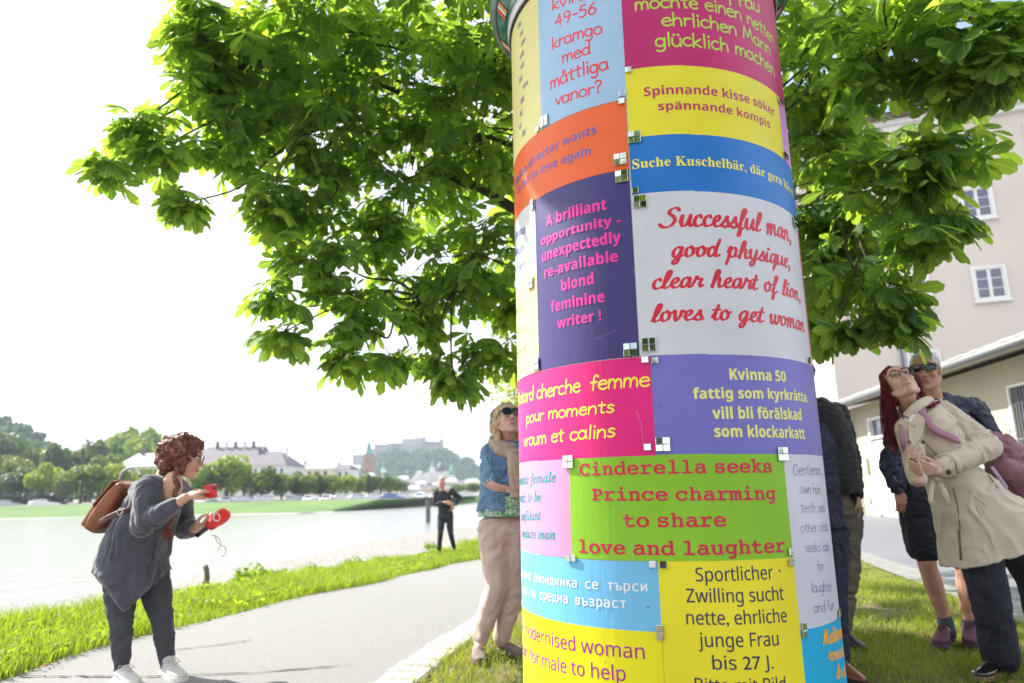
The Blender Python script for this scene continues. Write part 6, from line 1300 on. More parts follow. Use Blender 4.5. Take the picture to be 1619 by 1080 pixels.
def glasses(root, c, f, u, k, kind='round', m=None, lens=None, shape=None):
    s, f, u = basis3(f, u); c = Vector(c); P_ = lambda x, y, z: c+(s*x+f*y+u*z)*k; m = m or m_glf
    b = MB(); wd, ht, pw = dict(round=(.027,.0215,2.4), wrap=(.036,.021,5), big=(.031,.024,3))[kind]; L_ = []
    for e in (-1, 1):
        pts = []
        for t in np.linspace(0, 2*math.pi, 25):
            ct, st_ = math.cos(t), math.sin(t); rr = (abs(ct)**pw+abs(st_)**pw)**(-1/pw); x = e*(.0335+wd*ct*rr*e*1); z = .010+ht*st_*rr*(1 if kind != 'wrap' else .9+.25*(ct*e)); pts.append(P_(x, .108-(abs(x)-.02)*.25-max(0, abs(x)-.05)*.9 if kind == 'wrap' else .106-(abs(x)-.02)*.12, z))
        L_.append(pts); b.tube(pts, .0023*k if kind != 'round' else .0026*k, 6)
        xo = .0335+wd; b.tube([P_(e*xo*.98,.094 if kind != 'wrap' else .088,.018), P_(e*.076,.07,.020), P_(e*.080,.02,.014), P_(e*.079,-.02,.002)], [.0026*k if kind == 'round' else .005*k,.0026*k if kind == 'round' else .005*k,.003*k,.002*k], 6)
    b.tube([P_(-.009,.107,.014), P_(0,.112,.018), P_(.009,.107,.014)], .0026*k, 6); g_ = W_(b, 'glasses' if kind == 'round' else 'sunglasses', m, root)
    if lens:
        for pts in L_:
            ce = sum(pts[:-1], Vector())/24; bb = MB(); bb.add(pts[:-1]+[ce+f*.002], [(i, (i+1) % 24, 24) for i in range(24)]); bb.build('lens', lens, g_)
m_dlens = mat('dark_lens', (.012,.010,.014), .06, spec=.9)
def clear_lens():
    m = bpy.data.materials.new('clear_lens'); m.use_nodes = True; t = m.node_tree; n = t.nodes.new; tr = n('ShaderNodeBsdfTransparent'); gl_ = n('ShaderNodeBsdfGlossy'); gl_.inputs['Roughness'].default_value = .03; ms = n('ShaderNodeMixShader'); fr = n('ShaderNodeFresnel'); fr.inputs[0].default_value = 1.25
    t.links.new(fr.outputs[0], ms.inputs[0]); t.links.new(tr.outputs[0], ms.inputs[1]); t.links.new(gl_.outputs[0], ms.inputs[2]); t.links.new(ms.outputs[0], t.nodes['Material Output'].inputs['Surface']); return m
m_clens = clear_lens()
glasses(wg, J['head'], J['face'], J['up'], .98, 'round', lens=m_clens)
# phone
ph = thing('phone', 'red mobile phone held up in the raised hand of the woman in grey', 'phone', tuple(q(333,777,-.2))); m_ph = mat('red_case', (.62,.02,.03), .4)
Rp_ = Matrix.Rotation(rad(-14), 3, 'Z') @ Matrix.Rotation(rad(-4), 3, 'Y')
b = MB(); b.box((0,0,0), (.082,.010,.074), R=Rp_); b.build('case', m_ph, ph, bevel=.004); b = MB(); b.box(Rp_ @ Vector((.026,-.0062,.020)), (.021,.004,.027), R=Rp_); cb = b.build('camera_bump', m_glf, ph, bevel=.002)
for dx, dz in ((.022,.026),(.022,.014),(.031,.020)): b = MB(); b.ell(Rp_ @ Vector((dx,-.0086,dz)), (.004,.0015,.004), 10); b.build('camera_lens', m_dlens, cb, smooth=True)
b = MB(); b.box(Rp_ @ Vector((0,.0056,0)), (.074,.001,.066), R=Rp_); b.build('screen', m_dlens, ph)
# microphone
mc = q(354,814,-.05); ma = q(322,839,-.03); dv = (mc-ma).normalized(); mic = thing('microphone', 'reporter microphone with red foam windshield held by the woman in grey', 'microphone', tuple(ma)); loc = lambda p: p-ma
m_foam = mat('red_foam', (.75,.03,.015), .9, bump=.8, bscale=260, sheen=.5)
b = MB(); b.tube([loc(ma-dv*.05), loc(ma+dv*.06)], [.013,.014], 12); b.build('handle', m_glf, mic, smooth=True)
z_ = dv; x_ = Vector((0,0,1)).cross(z_).normalized(); y_ = z_.cross(x_); Rm_ = Matrix((x_, y_, z_)).transposed()
b = MB(); b.loft([[loc(ma+dv*.052)+Rm_ @ Vector((math.cos(t)*r_, math.sin(t)*r_, h_)) for t in np.linspace(0, 6.283, 20, endpoint=False)] for h_, r_ in ((0,.010),(.0,.024),(.02,.032),(.05,.040),(.09,.041),(.112,.036),(.125,.022),(.128,.004))]); b.build('windshield', m_foam, mic, smooth=True)
b = MB(); b.loft([[loc(ma+dv*.046)+Rm_ @ Vector((math.cos(t)*r_, math.sin(t)*r_, h_)) for t in np.linspace(0, 6.283, 16, endpoint=False)] for h_, r_ in ((-.004,.018),(-.004,.030),(.022,.034),(.022,.030))]); b.build('collar', m_ph, mic, smooth=True)
lc_ = ma+dv*.126; n_ = Vector((-.15,-1,.10)); n_ = (n_-dv*n_.dot(dv)).normalized(); s2 = dv.cross(n_)
b = MB(); ring = [(lc_+n_*(.0425-.012*math.sin(t)**2*.9)+dv*.020*math.cos(t)+s2*.020*math.sin(t))-ma for t in np.linspace(0, 6.283, 25)]; b.tube(ring, .0058, 6, flat=.6)
for t in (): b.tube([lc_+n_*.043-ma, lc_+n_*(.0425-.012*math.sin(t)**2*.9)+dv*.019*math.cos(t)+s2*.019*math.sin(t)-ma], .0022, 5)
b.build('round_logo', m_wh, mic, smooth=True)
b = MB(); wp = [q(334,846,-.03), q(345,850,-.05), q(349,862,-.05), q(343,872,-.05)]; b.tube([loc(p) for p in map(Vector, cat([tuple(x) for x in wp]))], .0016, 5); wp = [q(340,846,-.02), q(344,858,-.02), q(356,866,-.03), q(356,876,-.03), q(350,880,-.03)]; b.tube([loc(p) for p in map(Vector, cat([tuple(x) for x in wp]))], .0016, 5); b.build('cable', m_glf, mic)
# rucksack on her back
m_lea = mat('brown_leather', (.30,.10,.035), .45, col2=(.20,.06,.022), vscale=7, bump=.4, bscale=90); m_lea2 = mat('dark_leather_strap', (.10,.045,.045), .6); m_met = mat('buckle_metal', (.6,.6,.58), .25, metal=.9)
bk = thing('backpack', 'brown leather backpack worn by the woman in grey', 'backpack', tuple(q(181,801,.06))); bo = Vector(bk.location)
ax1 = (q(196,764,.05)-q(148,838,.05)); Lb = ax1.length; ax1.normalize(); ay1 = Vector((0,1,0)); az1 = ax1.cross(ay1); az1 = -az1 if az1.x > 0 else az1; Rb = Matrix((ax1, ay1, az1)).transposed()
b = MB(); b.loft([[Rb @ Vector((x*Lb, math.copysign(abs(math.cos(t))**.5, math.cos(t))*.125*w_, math.copysign(abs(math.sin(t))**.5, math.sin(t))*h_)) for t in np.linspace(0, 6.283, 24, endpoint=False)] for x, w_, h_ in ((-.5,.7,.03),(-.48,.95,.045),(-.3,1.0,.056),(0,1,.054),(.25,.97,.046),(.42,.9,.034),(.5,.75,.02))]); bag = b.build('bag', m_lea, bk, smooth=True)
b = MB(); b.box((0,0,0), (.13,.18,.035)); me = b.build('front_pocket', m_lea, bk, bevel=.015); me.matrix_local = Matrix.Translation(Rb @ Vector((-.30*Lb, 0, .060))) @ Rb.to_4x4()
b = MB(); b.box((0,0,0), (.17,.215,.012)); fl = b.build('flap', m_lea, bk, bevel=.005); fl.matrix_local = Matrix.Translation(Rb @ Vector((.2*Lb, 0, .054))) @ Rb.to_4x4() @ Matrix.Rotation(.13, 4, 'Y')
for dy in (-.075, .02):
    b = MB(); b.box((0,0,0), (.17,.018,.006)); o = b.build('strap', m_lea2, bk); o.matrix_local = Matrix.Translation(Rb @ Vector((-.05*Lb, dy, .070))) @ Rb.to_4x4(); b = MB(); b.box((0,0,.004), (.03,.028,.006)); b.build('buckle', m_met, o, bevel=.002)
b = MB(); b.tube([Vector(p)-bo for p in cat([tuple(x) for x in (q(188,760,.02), q(193,747,.0), q(203,741,.0), q(214,742,.02), q(222,752,.0))])], .008, 8); b.build('carry_handle', mat('pale_strap', (.5,.52,.48), .7), bk, smooth=True)
b = MB(); b.tube([p-bo for p in (q(158,826,-.17), q(172,818,-.20), q(186,812,-.225), q(198,808,-.225), q(208,806,-.20))], .017, 8, flat=.25, up=(0,-1,0)); so_ = b.build('side_strap', m_lea2, bk, smooth=True)
b = MB(); cc = q(190,809,-.238)-bo; b.tube([cc+Vector((math.cos(t)*.018,-.004,math.sin(t)*.021)) for t in np.linspace(0, 6.283, 5)], .0028, 6); b.build('buckle', m_met, so_)
# --- far man in black
q = Q(16.0); GZ = float(q(700,877)[2]); J = dict(pel=q(704,818), chest=q(702,788), neck=q(699,775), shR=q(690,779), shL=q(714,777), elR=q(688,797,.05), wrR=q(704,794,-.2), elL=q(727,787,.08), wrL=q(719,799,-.15),
    hipR=q(698,820), hipL=q(710,820), knR=q(696,847,-.08), knL=q(713,845,-.05), anR=q(694,871), anL=q(718,866,.25), toeR=q(692,878,-.22), toeL=q(719,871,.02), head=q(698.5,762,-.03), face=(.12,-1,.05), up=(0,0,1))
fm = thing('person', 'grey haired man in black shirt and slim black trousers walking on the path', 'person', (J['anR'].x, 16, GZ))
b = body_(J, .98, 1.05, True, [((J['wrR'], (.9,-.1,-.25), (0,.9,-.2)), dict(thumb=1, k=1.1, curl=(.5,.5,.5,.5))), ((J['wrL'], (-.5,-.1,-.85), (-.8,.3,.4)), dict(thumb=-1, k=1.1, curl=(.4,.4,.4,.4)))]); solid(b, 'body', m_skinB, fm, .010, 2)
face_parts(fm, J['head'], J['face'], J['up'], 1.05, brow=(.2,.18,.16), smile=False)
m_blk = mat('black_cotton', (.022,.024,.034), .75, var=.2, vscale=9, bump=.2, bscale=120)
b = MB(); X = (1,0,0); rings_(b, [(q(699,776),.07,.07,X,0),(q(701,781),.17,.10,X,0),(q(702,792),.175,.125,X,0),(q(704,806),.155,.12,X,.01),(q(704.5,817),.175,.125,X,.03),(q(704.5,820),.175,.125,X,.03)])
sleeve_(b, J['shR'], .07, J['elR'], .055, J['elR'].lerp(J['wrR'],.9), .04); sleeve_(b, J['shL'], .07, J['elL'], .055, J['elL'].lerp(J['wrL'],.9), .04); solid(b, 'shirt', m_blk, fm, .011, 2, folds=.010, fscale=.07)
pants('trousers', m_blk, fm, J, (.095,.080,.060,.055,.045), vox=.011, end=1.0)
for a, t_ in (('anR','toeR'),('anL','toeL')): h_ = J[a]+Vector((-.01,.03,-.085)); t2 = J[t_]+Vector((0,0,0)); t2.z = h_.z-.01; shoe_(fm, h_, h_+(t2-h_).normalized()*.28, m_glf, m_glf, vox=.012)
s_, f_, u_ = basis3(J['face'], J['up']); b = MB(); Rh_ = Matrix((s_, f_, u_)).transposed(); b.ell(J['head']+u_*.05-f_*.03, (.085,.095,.078), 14, R=Rh_); solid(b, 'hair', mat('grey_brown_hair', (.20,.17,.14), .7, var=.2, vscale=40), fm, .010, 1)

# --- blond woman leaning behind the column
q = Q(4.62); J = dict(pel=q(795,835,.02), chest=q(798,740,.03), neck=q(803,697,.02), shR=q(776,718,-.02), shL=q(832,716,.05), elR=q(792,768,-.10), wrR=q(838,758,-.16), elL=q(842,775,.0), wrL=q(806,774,-.16),
    hipR=q(780,838), hipL=q(808,838,.03), knR=q(786,925,-.02), knL=q(812,928,.04), anR=q(757,1012,-.02), anL=q(793,1012,.06), toeR=q(757,1036,-.20), toeL=q(818,1034,-.02), head=q(803,664,-.03), face=(.28,-.86,.36), up=(-.12,.36,1))
bw = thing('person', 'smiling blond woman in denim jacket and beige trousers leaning out behind the column, left side', 'person', (J['anR'].x, 4.62, 0))
b = body_(J, 1.0, .98, True, [((J['wrL'], q(781,770,-.17)-J['wrL'], (.1,.5,.8)), dict(thumb=1, k=.95, curl=(.2,.22,.3,.35), tc=.1)), ((J['wrR'], (1,.1,-.1), (0,.8,-.4)), dict(thumb=1, k=.95))]); solid(b, 'body', m_skinC, bw, .0055, 3)
face_parts(bw, J['head'], J['face'], J['up'], .98, brow=(.25,.17,.10), eyes=False); glasses(bw, J['head'], J['face'], J['up'], 1.0, 'big', lens=m_dlens)
m_den = mat('denim', (.14,.27,.42), .8, col2=(.085,.185,.31), vscale=16, bump=.5, bscale=260, sheen=.2)
b = MB(); rings_(b, [(q(803,698,.02),.07,.07,X,0),(q(803,706,.02),.14,.10,X,0),(q(803,722,.02),.185,.13,X,0),(q(802,750,.02),.175,.135,X,.01),(q(800,775,.02),.165,.13,X,.01),(q(796,795,.02),.165,.13,X,.02),(q(795,808,.02),.17,.135,X,.02)])
sleeve_(b, J['shR'], .072, J['elR'], .060, J['elR'].lerp(J['wrR'],.9), .045); sleeve_(b, J['shL'], .07, J['elL'], .058, J['elL'].lerp(J['wrL'],.72), .042); jk = solid(b, 'denim_jacket', m_den, bw, .007, 3, folds=.009, fscale=.06, seed=9)
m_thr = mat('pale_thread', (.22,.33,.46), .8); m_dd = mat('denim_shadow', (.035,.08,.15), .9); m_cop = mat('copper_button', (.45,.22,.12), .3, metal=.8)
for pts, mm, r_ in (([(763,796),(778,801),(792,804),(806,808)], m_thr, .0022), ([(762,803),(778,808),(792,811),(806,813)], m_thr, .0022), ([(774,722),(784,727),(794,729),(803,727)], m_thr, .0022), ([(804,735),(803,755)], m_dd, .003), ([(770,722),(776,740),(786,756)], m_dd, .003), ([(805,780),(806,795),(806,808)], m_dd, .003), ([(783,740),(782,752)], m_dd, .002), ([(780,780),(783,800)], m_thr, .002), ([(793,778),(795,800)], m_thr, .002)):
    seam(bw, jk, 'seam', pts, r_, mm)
for (x, y) in ((799,725),(805,745),(804,800)): button_(bw, jk, x, y, .0055, m_cop)
m_gsh = mat('green_blouse', (.02,.30,.14), .8, col2=(.55,.6,.5), vscale=60, detail=1)
b = MB(); rings_(b, [(q(797,795,.02),.14,.11,X,0),(q(796,808,.02),.162,.128,X,.02),(q(795,816,.02),.168,.13,X,.05)]); b.box(q(812,800,-.09), (.10,.08,.13)); solid(b, 'blouse', m_gsh, bw, .007, 2, folds=.005)
m_bei = mat('beige_trousers', (.56,.45,.39), .8, var=.06, vscale=8, bump=.25, bscale=220)
pants('trousers', m_bei, bw, J, (.108,.094,.074,.068,.058), folds=.006, fs=.085, end=.95, seed=5)
m_taup = mat('taupe_suede', (.20,.16,.155), .9, var=.1, vscale=20)
for a, t_ in (('anR','toeR'),('anL','toeL')): h_ = Vector((J[a].x-.01, J[a].y+.03, 0)); t2 = Vector((J[t_].x, J[t_].y, 0)); shoe_(bw, h_, h_+(t2-h_).normalized()*.24, m_taup, m_taup, h=.065, open_=True)
m_scf = mat('beige_scarf', (.42,.33,.24), .95, var=.1, vscale=25, bump=.3, bscale=300, sheen=.5)
b = MB()
for (x, y, d, rx, rz) in ((799,707,-.01,.092,.045),(801,714,-.02,.095,.04),(798,701,.0,.08,.04)):
    b.tube([q(x,y,d)+Vector((math.cos(t)*rx, math.sin(t)*rx*.85, -.03*math.cos(t+.6))) for t in np.linspace(0, 6.283, 18)], .028, 10)
b.tube([q(812,712,-.13), q(814,730,-.16), q(816,755,-.165), q(818,785,-.15)], [.04,.05,.05,.045], 12); solid(b, 'scarf', m_scf, bw, .007, 3, folds=.005, fscale=.04, seed=2)
m_bld = hair_mat('blond_hair', (.70,.54,.32), (.42,.29,.15)); s_, f_, u_ = basis3(J['face'], J['up']); Rh_ = Matrix((s_, f_, u_)).transposed(); hc = J['head']
b = MB(); b.ell(hc+u_*.035-f_*.03, (.088,.108,.095), 16, R=Rh_); b.ell(hc-u_*.03-f_*.055, (.085,.06,.08), 12, R=Rh_); chain_(b, [hc+s_*.075-f_*.02, hc+s_*.085-u_*.06-f_*.03, hc+s_*.075-u_*.12-f_*.04], [.03,.034,.022], 10); chain_(b, [hc-s_*.078-f_*.02, hc-s_*.085-u_*.06-f_*.03, hc-s_*.075-u_*.12-f_*.04], [.03,.034,.022], 10)
solid(b, 'hair', m_bld, bw, .005, 2, fn=lambda p, nr: p+nr*(.003*np_noise(p*np.array([1,1,.25]), .012, 4))[:,None])
gd = [[hc+u_*.12, q(795,650,.02), q(785,670,.0), q(777,692,-.02)], [hc+u_*.12, q(798,648,.0), q(789,668,-.03), q(782,694,-.05)], [hc+u_*.12, q(800,648,-.02), q(793,666,-.06), q(789,690,-.07)]]+[[hc+u_*.125-f_*.02, hc+u_*.09+s_*a*.07-f_*(.03+.03*abs(a)), hc+s_*a*.098-u_*.02-f_*.04, hc+s_*a*.10-u_*.11-f_*(.05+.02*a)+Vector((-.012,0,-.02))] for a in (.7,.85,1,1.1,-.8,-1)]; hair_strands('hair_strands', m_bld, bw, gd, 420, .0013, .007, 5)
b = MB(); b.ell(hc+s_*.083-u_*.045, .008, 10); W_(b, 'earring', mat('gold', (.8,.55,.2), .2, metal=1), bw)

# --- grey haired man with wraparound glasses
q = Q(4.72); J = dict(pel=q(1463,790,.05), chest=q(1482,695,.08), neck=q(1478,640,.06), shR=q(1425,668,.04), shL=q(1538,648,.12), elR=q(1408,735,.0), wrR=q(1420,776,-.04), elL=q(1580,715,.1), wrL=q(1565,790,.05),
    hipR=q(1450,800,.02), hipL=q(1488,800,.07), knR=q(1466,893,-.04), knL=q(1525,898,.04), anR=q(1497,988,.0), anL=q(1534,995,.02), toeR=q(1484,1015,-.16), toeL=q(1538,1025,-.18), head=q(1463,588,.0), face=(-.62,-.76,.02), up=(-.05,-.02,1))
gm_ = thing('person', 'tall man with short white hair, navy jacket and dark shorts behind the coat woman', 'person', (J['anR'].x, 4.72, 0))
b = body_(J, 1.08, 1.16, True, [((J['wrR'], (.15,0,-1), (0,1,0)), dict(thumb=1, k=1)), ((J['wrL'], (0,0,-1), (-1,0,0)), dict(thumb=-1, k=1))], legs=True); solid(b, 'body', m_skinB, gm_, .0065, 3)
face_parts(gm_, J['head'], J['face'], J['up'], 1.16, brow=(.5,.48,.45), eyes=False, smile=False); glasses(gm_, J['head'], J['face'], J['up'], 1.16, 'wrap', lens=m_dlens)
m_nav = mat('navy_softshell', (.022,.030,.062), .6, var=.12, vscale=7, bump=.2, bscale=160)
b = MB(); rings_(b, [(q(1478,632,.05),.075,.075,X,0),(q(1478,646,.06),.12,.11,X,0),(q(1482,654,.08),.225,.13,(1,.15,0),0),(q(1484,690,.08),.235,.15,(1,.15,0),0),(q(1476,730,.06),.205,.15,X,.01),(q(1468,770,.05),.195,.15,X,.02),(q(1464,788,.05),.20,.15,X,.02)])
cap_(b, q(1494,640,.09), q(1540,652,.13), .085, .085); sleeve_(b, J['shR'], .088, J['elR'], .070, J['elR'].lerp(J['wrR'],.85), .052); sleeve_(b, J['shL'], .09, J['elL'], .070, J['elL'].lerp(J['wrL'],.9), .052); solid(b, 'jacket', m_nav, gm_, .008, 3, folds=.010, fscale=.075, seed=13)
b = MB(); b.tube([q(1478,640,.05)+Vector((math.cos(t)*.082, math.sin(t)*.082, .012*math.sin(t))) for t in np.linspace(-.9, 4.4, 16)], .026, 8, flat=1.3); W_(b, 'collar', m_nav, gm_)
b = MB(); b.tube([q(1500,640,-.08), q(1512,645,-.09), q(1522,651,-.085)], .004, 5); b.tube([q(1413,752,-.08), q(1418,762,-.085)], .003, 5); W_(b, 'reflective_piping', mat('reflective', (.5,.5,.52), .3), gm_)
b = MB(); b.tube([q(1476,646,-.035), q(1482,637,-.03), q(1489,631,-.02)], .006, 6); W_(b, 'shirt_collar', m_wh, gm_)
b = MB(); cap_(b, J['hipR'], J['hipL'], .125, .125); cap_(b, J['pel'], (J['hipR']+J['hipL'])/2, .13, .12)
for s_n in 'RL': sleeve_(b, J['hip'+s_n], .12, J['hip'+s_n].lerp(J['kn'+s_n], .5), .112, J['hip'+s_n].lerp(J['kn'+s_n], .70), .110)
solid(b, 'shorts', mat('dark_shorts', (.014,.016,.030), .8, bump=.2, bscale=200), gm_, .008, 2, folds=.008, fscale=.07, seed=6)
m_sock = mat('grey_sock', (.07,.085,.11), .9, bump=.5, bscale=300); m_burg = mat('burgundy_mesh', (.085,.022,.045), .7, col2=(.15,.04,.07), vscale=120, bump=.5, bscale=300); m_bsole = mat('plum_sole', (.10,.06,.08), .7)
for a, t_ in (('anR','toeR'),('anL','toeL')):
    kn = J['kn'+a[-1]]; b = MB(); cap_(b, J[a]-Vector((0,0,.04)), J[a].lerp(kn,.10), .047, .045); solid(b, 'sock', m_sock, gm_, .006, 1)
    h_ = Vector((J[a].x+.02, J[a].y+.05, .01)); t2 = Vector((J[t_].x, J[t_].y, .01)); sh = shoe_(gm_, h_, h_+(t2-h_).normalized()*.29, m_burg, m_bsole, h=.115, wd=.048, ankle=1, lace=m_burg)
    b = MB(); b.box(h_+Vector((.01,0,.03)), (.09,.05,.035), rz=.4); W_(b, 'orange_heel', mat('orange_rubber', (.9,.18,.02), .5), gm_, smooth=False)
s_, f_, u_ = basis3(J['face'], J['up']); Rh_ = Matrix((s_, f_, u_)).transposed(); hc = J['head']; b = MB(); b.ell(hc+u_*.056-f_*.036, (.094,.110,.097), 16, R=Rh_); b.ell(hc-u_*.01-f_*.072, (.088,.055,.075), 12, R=Rh_)
solid(b, 'hair', mat('white_hair', (.52,.52,.53), .7, var=.12, vscale=60, bump=.6, bscale=200), gm_, .0055, 1, fn=lambda p, nr: p+nr*(.0012*np_noise(p, .006, 4))[:,None])

# --- woman in trench coat
q = Q(3.95); J = dict(pel=q(1540,800,.03), chest=q(1482,705,.03), neck=q(1438,650,.02), shR=q(1436,680,-.08), shL=q(1487,655,.14), elR=q(1448,742,-.12), wrR=q(1452,760,-.27), elL=q(1560,706,-.02), wrL=q(1480,745,-.24),
    hipR=q(1538,830,-.03), hipL=q(1590,828,.10), knR=q(1562,930,-.05), knL=q(1640,920,.10), anR=q(1582,1040,.0), anL=q(1660,1020,.15), toeR=q(1533,1072,-.12), toeL=q(1650,1060,.02), head=q(1424,608,-.03), face=(-.30,-.80,.52), up=(-.10,.50,.86))
cw = thing('person', 'red haired woman with glasses in beige trench coat looking up at the column', 'person', (J['anR'].x, 3.95, 0))
hk = .96
b = body_(J, .98, hk, True, [((J['wrL'], q(1450,738,-.30)-J['wrL'], (-.2,.75,.5)), dict(thumb=-1, k=.95, curl=(.5,.55,.6,.6), tc=.2, spread=.03)), ((q(1455,752,-.28), q(1436,716,-.30)-q(1455,752,-.28), (.9,.2,.1)), dict(thumb=1, k=.95, curl=(.45,.5,.55,.6), tc=.3, spread=.08))]); solid(b, 'body', m_skinC, cw, .005, 2)
face_parts(cw, J['head'], J['face'], J['up'], hk, lipc=(.50,.16,.16), brow=(.10,.05,.04)); glasses(cw, J['head'], J['face'], J['up'], hk, 'round', lens=m_clens)
m_tr = mat('trench_gabardine', (.60,.515,.42), .75, var=.05, vscale=5, bump=.2, bscale=300)
a_ = Vector((1,0,.42)).normalized(); X2 = (1,0,.35)
def ringt(c, a, d, tilt, wv, ph, n=40):
    c = Vector(c); ax = Vector((math.cos(tilt), 0, math.sin(tilt))); ay = Vector((0,1,0)); return [c+ax*math.cos(t)*a*(1+wv*math.sin(5*t+ph+math.sin(2*t)))+ay*math.sin(t)*d*(1+wv*math.sin(5*t+ph+math.sin(2*t))) for t in np.linspace(0, 2*math.pi, n, endpoint=False)]
b = MB(); b.loft([ringt(q(1440,654,.02),.075,.07,.62,0,0), ringt(q(1452,664,.02),.14,.14,.6,0,0), ringt(q(1466,684,.02),.165,.16,.56,0,0), ringt(q(1482,712,.03),.155,.15,.5,.01,0), ringt(q(1500,748,.03),.138,.14,.42,.02,0), ringt(q(1522,775,.03),.172,.16,.38,.03,0), ringt(q(1548,812,.03),.23,.215,.34,.04,.3), ringt(q(1560,845,.03),.25,.225,.32,.05,.6), ringt(q(1566,874,.03),.262,.235,.29,.06,.8)])
sleeve_(b, J['shL'], .085, J['elL'], .074, J['elL'].lerp(J['wrL'], .88), .055); sleeve_(b, J['shR'], .066, J['elR'], .052, J['elR'].lerp(J['wrR'],.75), .046); cap_(b, J['shL'], J['shR'], .08, .070)
solid(b, 'trench_coat', m_tr, cw, .0068, 3, folds=.008, fscale=.085, fst=(1.1,1.1,.5), seed=21)
def flap(name, pts, m, root, th=.006, off=-.012):
    """a flat tailored piece (lapel, pocket flap, collar) with thickness"""
    b = MB(); n = len(pts); b.add([tuple(p) for p in pts], [tuple(range(n))]); o = W_(b, name, m, root, smooth=False); sd = o.modifiers.new('s', 'SOLIDIFY'); sd.thickness = th; sd.offset = 1; bv = o.modifiers.new('b', 'BEVEL'); bv.width = .002; return o
flap('lapel', [q(1441,655,-.10), q(1452,651,-.12), q(1463,664,-.165), q(1458,690,-.185), q(1446,706,-.18), q(1437,694,-.165), q(1436,670,-.13)], m_tr, cw)
b = MB(); b.tube([Vector(p) for p in cat([tuple(x) for x in (q(1434,660,-.10), q(1446,646,-.115), q(1460,636,-.085), q(1470,632,.0), q(1468,636,.10))])], .020, 8, flat=1.35); W_(b, 'collar', m_tr, cw)
b = MB(); b.tube([Vector(p) for p in cat([tuple(x) for x in (q(1430,664,-.10), q(1437,667,-.12), q(1444,656,-.12), q(1450,648,-.10))])], .009, 8, flat=1.4); W_(b, 'shirt_collar', m_wh, cw)
flap('storm_flap', [q(1440,700,-.182), q(1455,706,-.192), q(1463,722,-.185), q(1450,717,-.18), q(1436,712,-.165)], m_tr, cw)
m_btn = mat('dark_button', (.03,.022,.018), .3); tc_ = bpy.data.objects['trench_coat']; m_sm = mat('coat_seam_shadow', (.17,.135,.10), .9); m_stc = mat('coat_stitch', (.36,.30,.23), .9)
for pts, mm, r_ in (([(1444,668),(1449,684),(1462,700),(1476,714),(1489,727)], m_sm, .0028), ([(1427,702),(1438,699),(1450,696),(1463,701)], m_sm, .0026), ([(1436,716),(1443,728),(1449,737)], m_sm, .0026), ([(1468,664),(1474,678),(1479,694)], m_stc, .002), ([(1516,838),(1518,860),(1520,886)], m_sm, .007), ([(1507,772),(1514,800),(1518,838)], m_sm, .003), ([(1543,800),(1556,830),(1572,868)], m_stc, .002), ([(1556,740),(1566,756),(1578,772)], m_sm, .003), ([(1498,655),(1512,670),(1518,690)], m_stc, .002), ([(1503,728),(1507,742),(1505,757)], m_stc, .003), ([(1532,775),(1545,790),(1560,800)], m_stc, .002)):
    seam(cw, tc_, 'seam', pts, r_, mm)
for (x, y, r_) in ((1459,699,.0105),(1439,718,.0105),(1500,746,.015)): button_(cw, tc_, x, y, r_, m_btn)
b = MB(); b.tube([q(1475,757,-.20), q(1473,772,-.205), q(1471,790,-.20), q(1474,798,-.20)], .014, 8, flat=.3, up=(0,-1,0)); b.tube([q(1482,757,-.19), q(1492,775,-.205), q(1500,798,-.21)], .016, 8, flat=.3, up=(0,-1,0)); b.ell(q(1480,756,-.20), (.026,.02,.02), 10); W_(b, 'belt', m_tr, cw)
b = MB(); cc = J['elL'].lerp(J['wrL'], .80); dd = (J['wrL']-J['elL']).normalized(); o1 = dd.orthogonal().normalized(); o2 = dd.cross(o1); b.tube([cc+o1*math.cos(t)*.062+o2*math.sin(t)*.062 for t in np.linspace(0, 6.283, 20)], .013, 8, flat=.6); W_(b, 'cuff_strap', m_tr, cw)
m_nt = mat('navy_trousers', (.016,.018,.032), .8, var=.1, vscale=6, bump=.15, bscale=200)
pants('trousers', m_nt, cw, J, (.095,.105,.096,.094,.092), folds=.004, fs=.12, end=.97, seed=8)
m_pat = mat('black_patent', (.010,.010,.013), .12, coat=.8); m_tan = mat('tan_welt', (.25,.15,.08), .6)
for a, t_ in (('anR','toeR'),('anL','toeL')): h_ = Vector((J[a].x+.03, J[a].y+.03, .0)); t2 = Vector((J[t_].x, J[t_].y, 0)); shoe_(cw, h_, h_+(t2-h_).normalized()*.26, m_pat, m_tan, h=.10, wd=.045, ankle=1, lace=m_glf)
m_rh = hair_mat('crimson_hair', (.22,.012,.022), (.09,.008,.014)); s_, f_, u_ = basis3(J['face'], J['up']); Rh_ = Matrix((s_, f_, u_)).transposed(); hc = J['head']
b = MB(); b.ell(hc+u_*.040-f_*.034, (.085*hk,.102,.094), 16, R=Rh_); b.ell(hc-u_*.03-f_*.06, (.08,.052,.075), 12, R=Rh_)
chain_(b, [q(1401,604,.02), q(1404,640,.03), q(1407,680,.0), q(1414,712,-.03)], [.026,.034,.032,.016], 10); chain_(b, [q(1448,596,.0), q(1454,618,.02), q(1452,640,-.02)], [.024,.030,.022], 10); chain_(b, [q(1452,632,-.06), q(1466,640,-.05), q(1485,636,-.03)], [.018,.014,.008], 8)
solid(b, 'hair', m_rh, cw, .005, 2, fn=lambda p, nr: p+nr*(.0035*np_noise(p*np.array([1,1,.22]), .010, 4))[:,None])
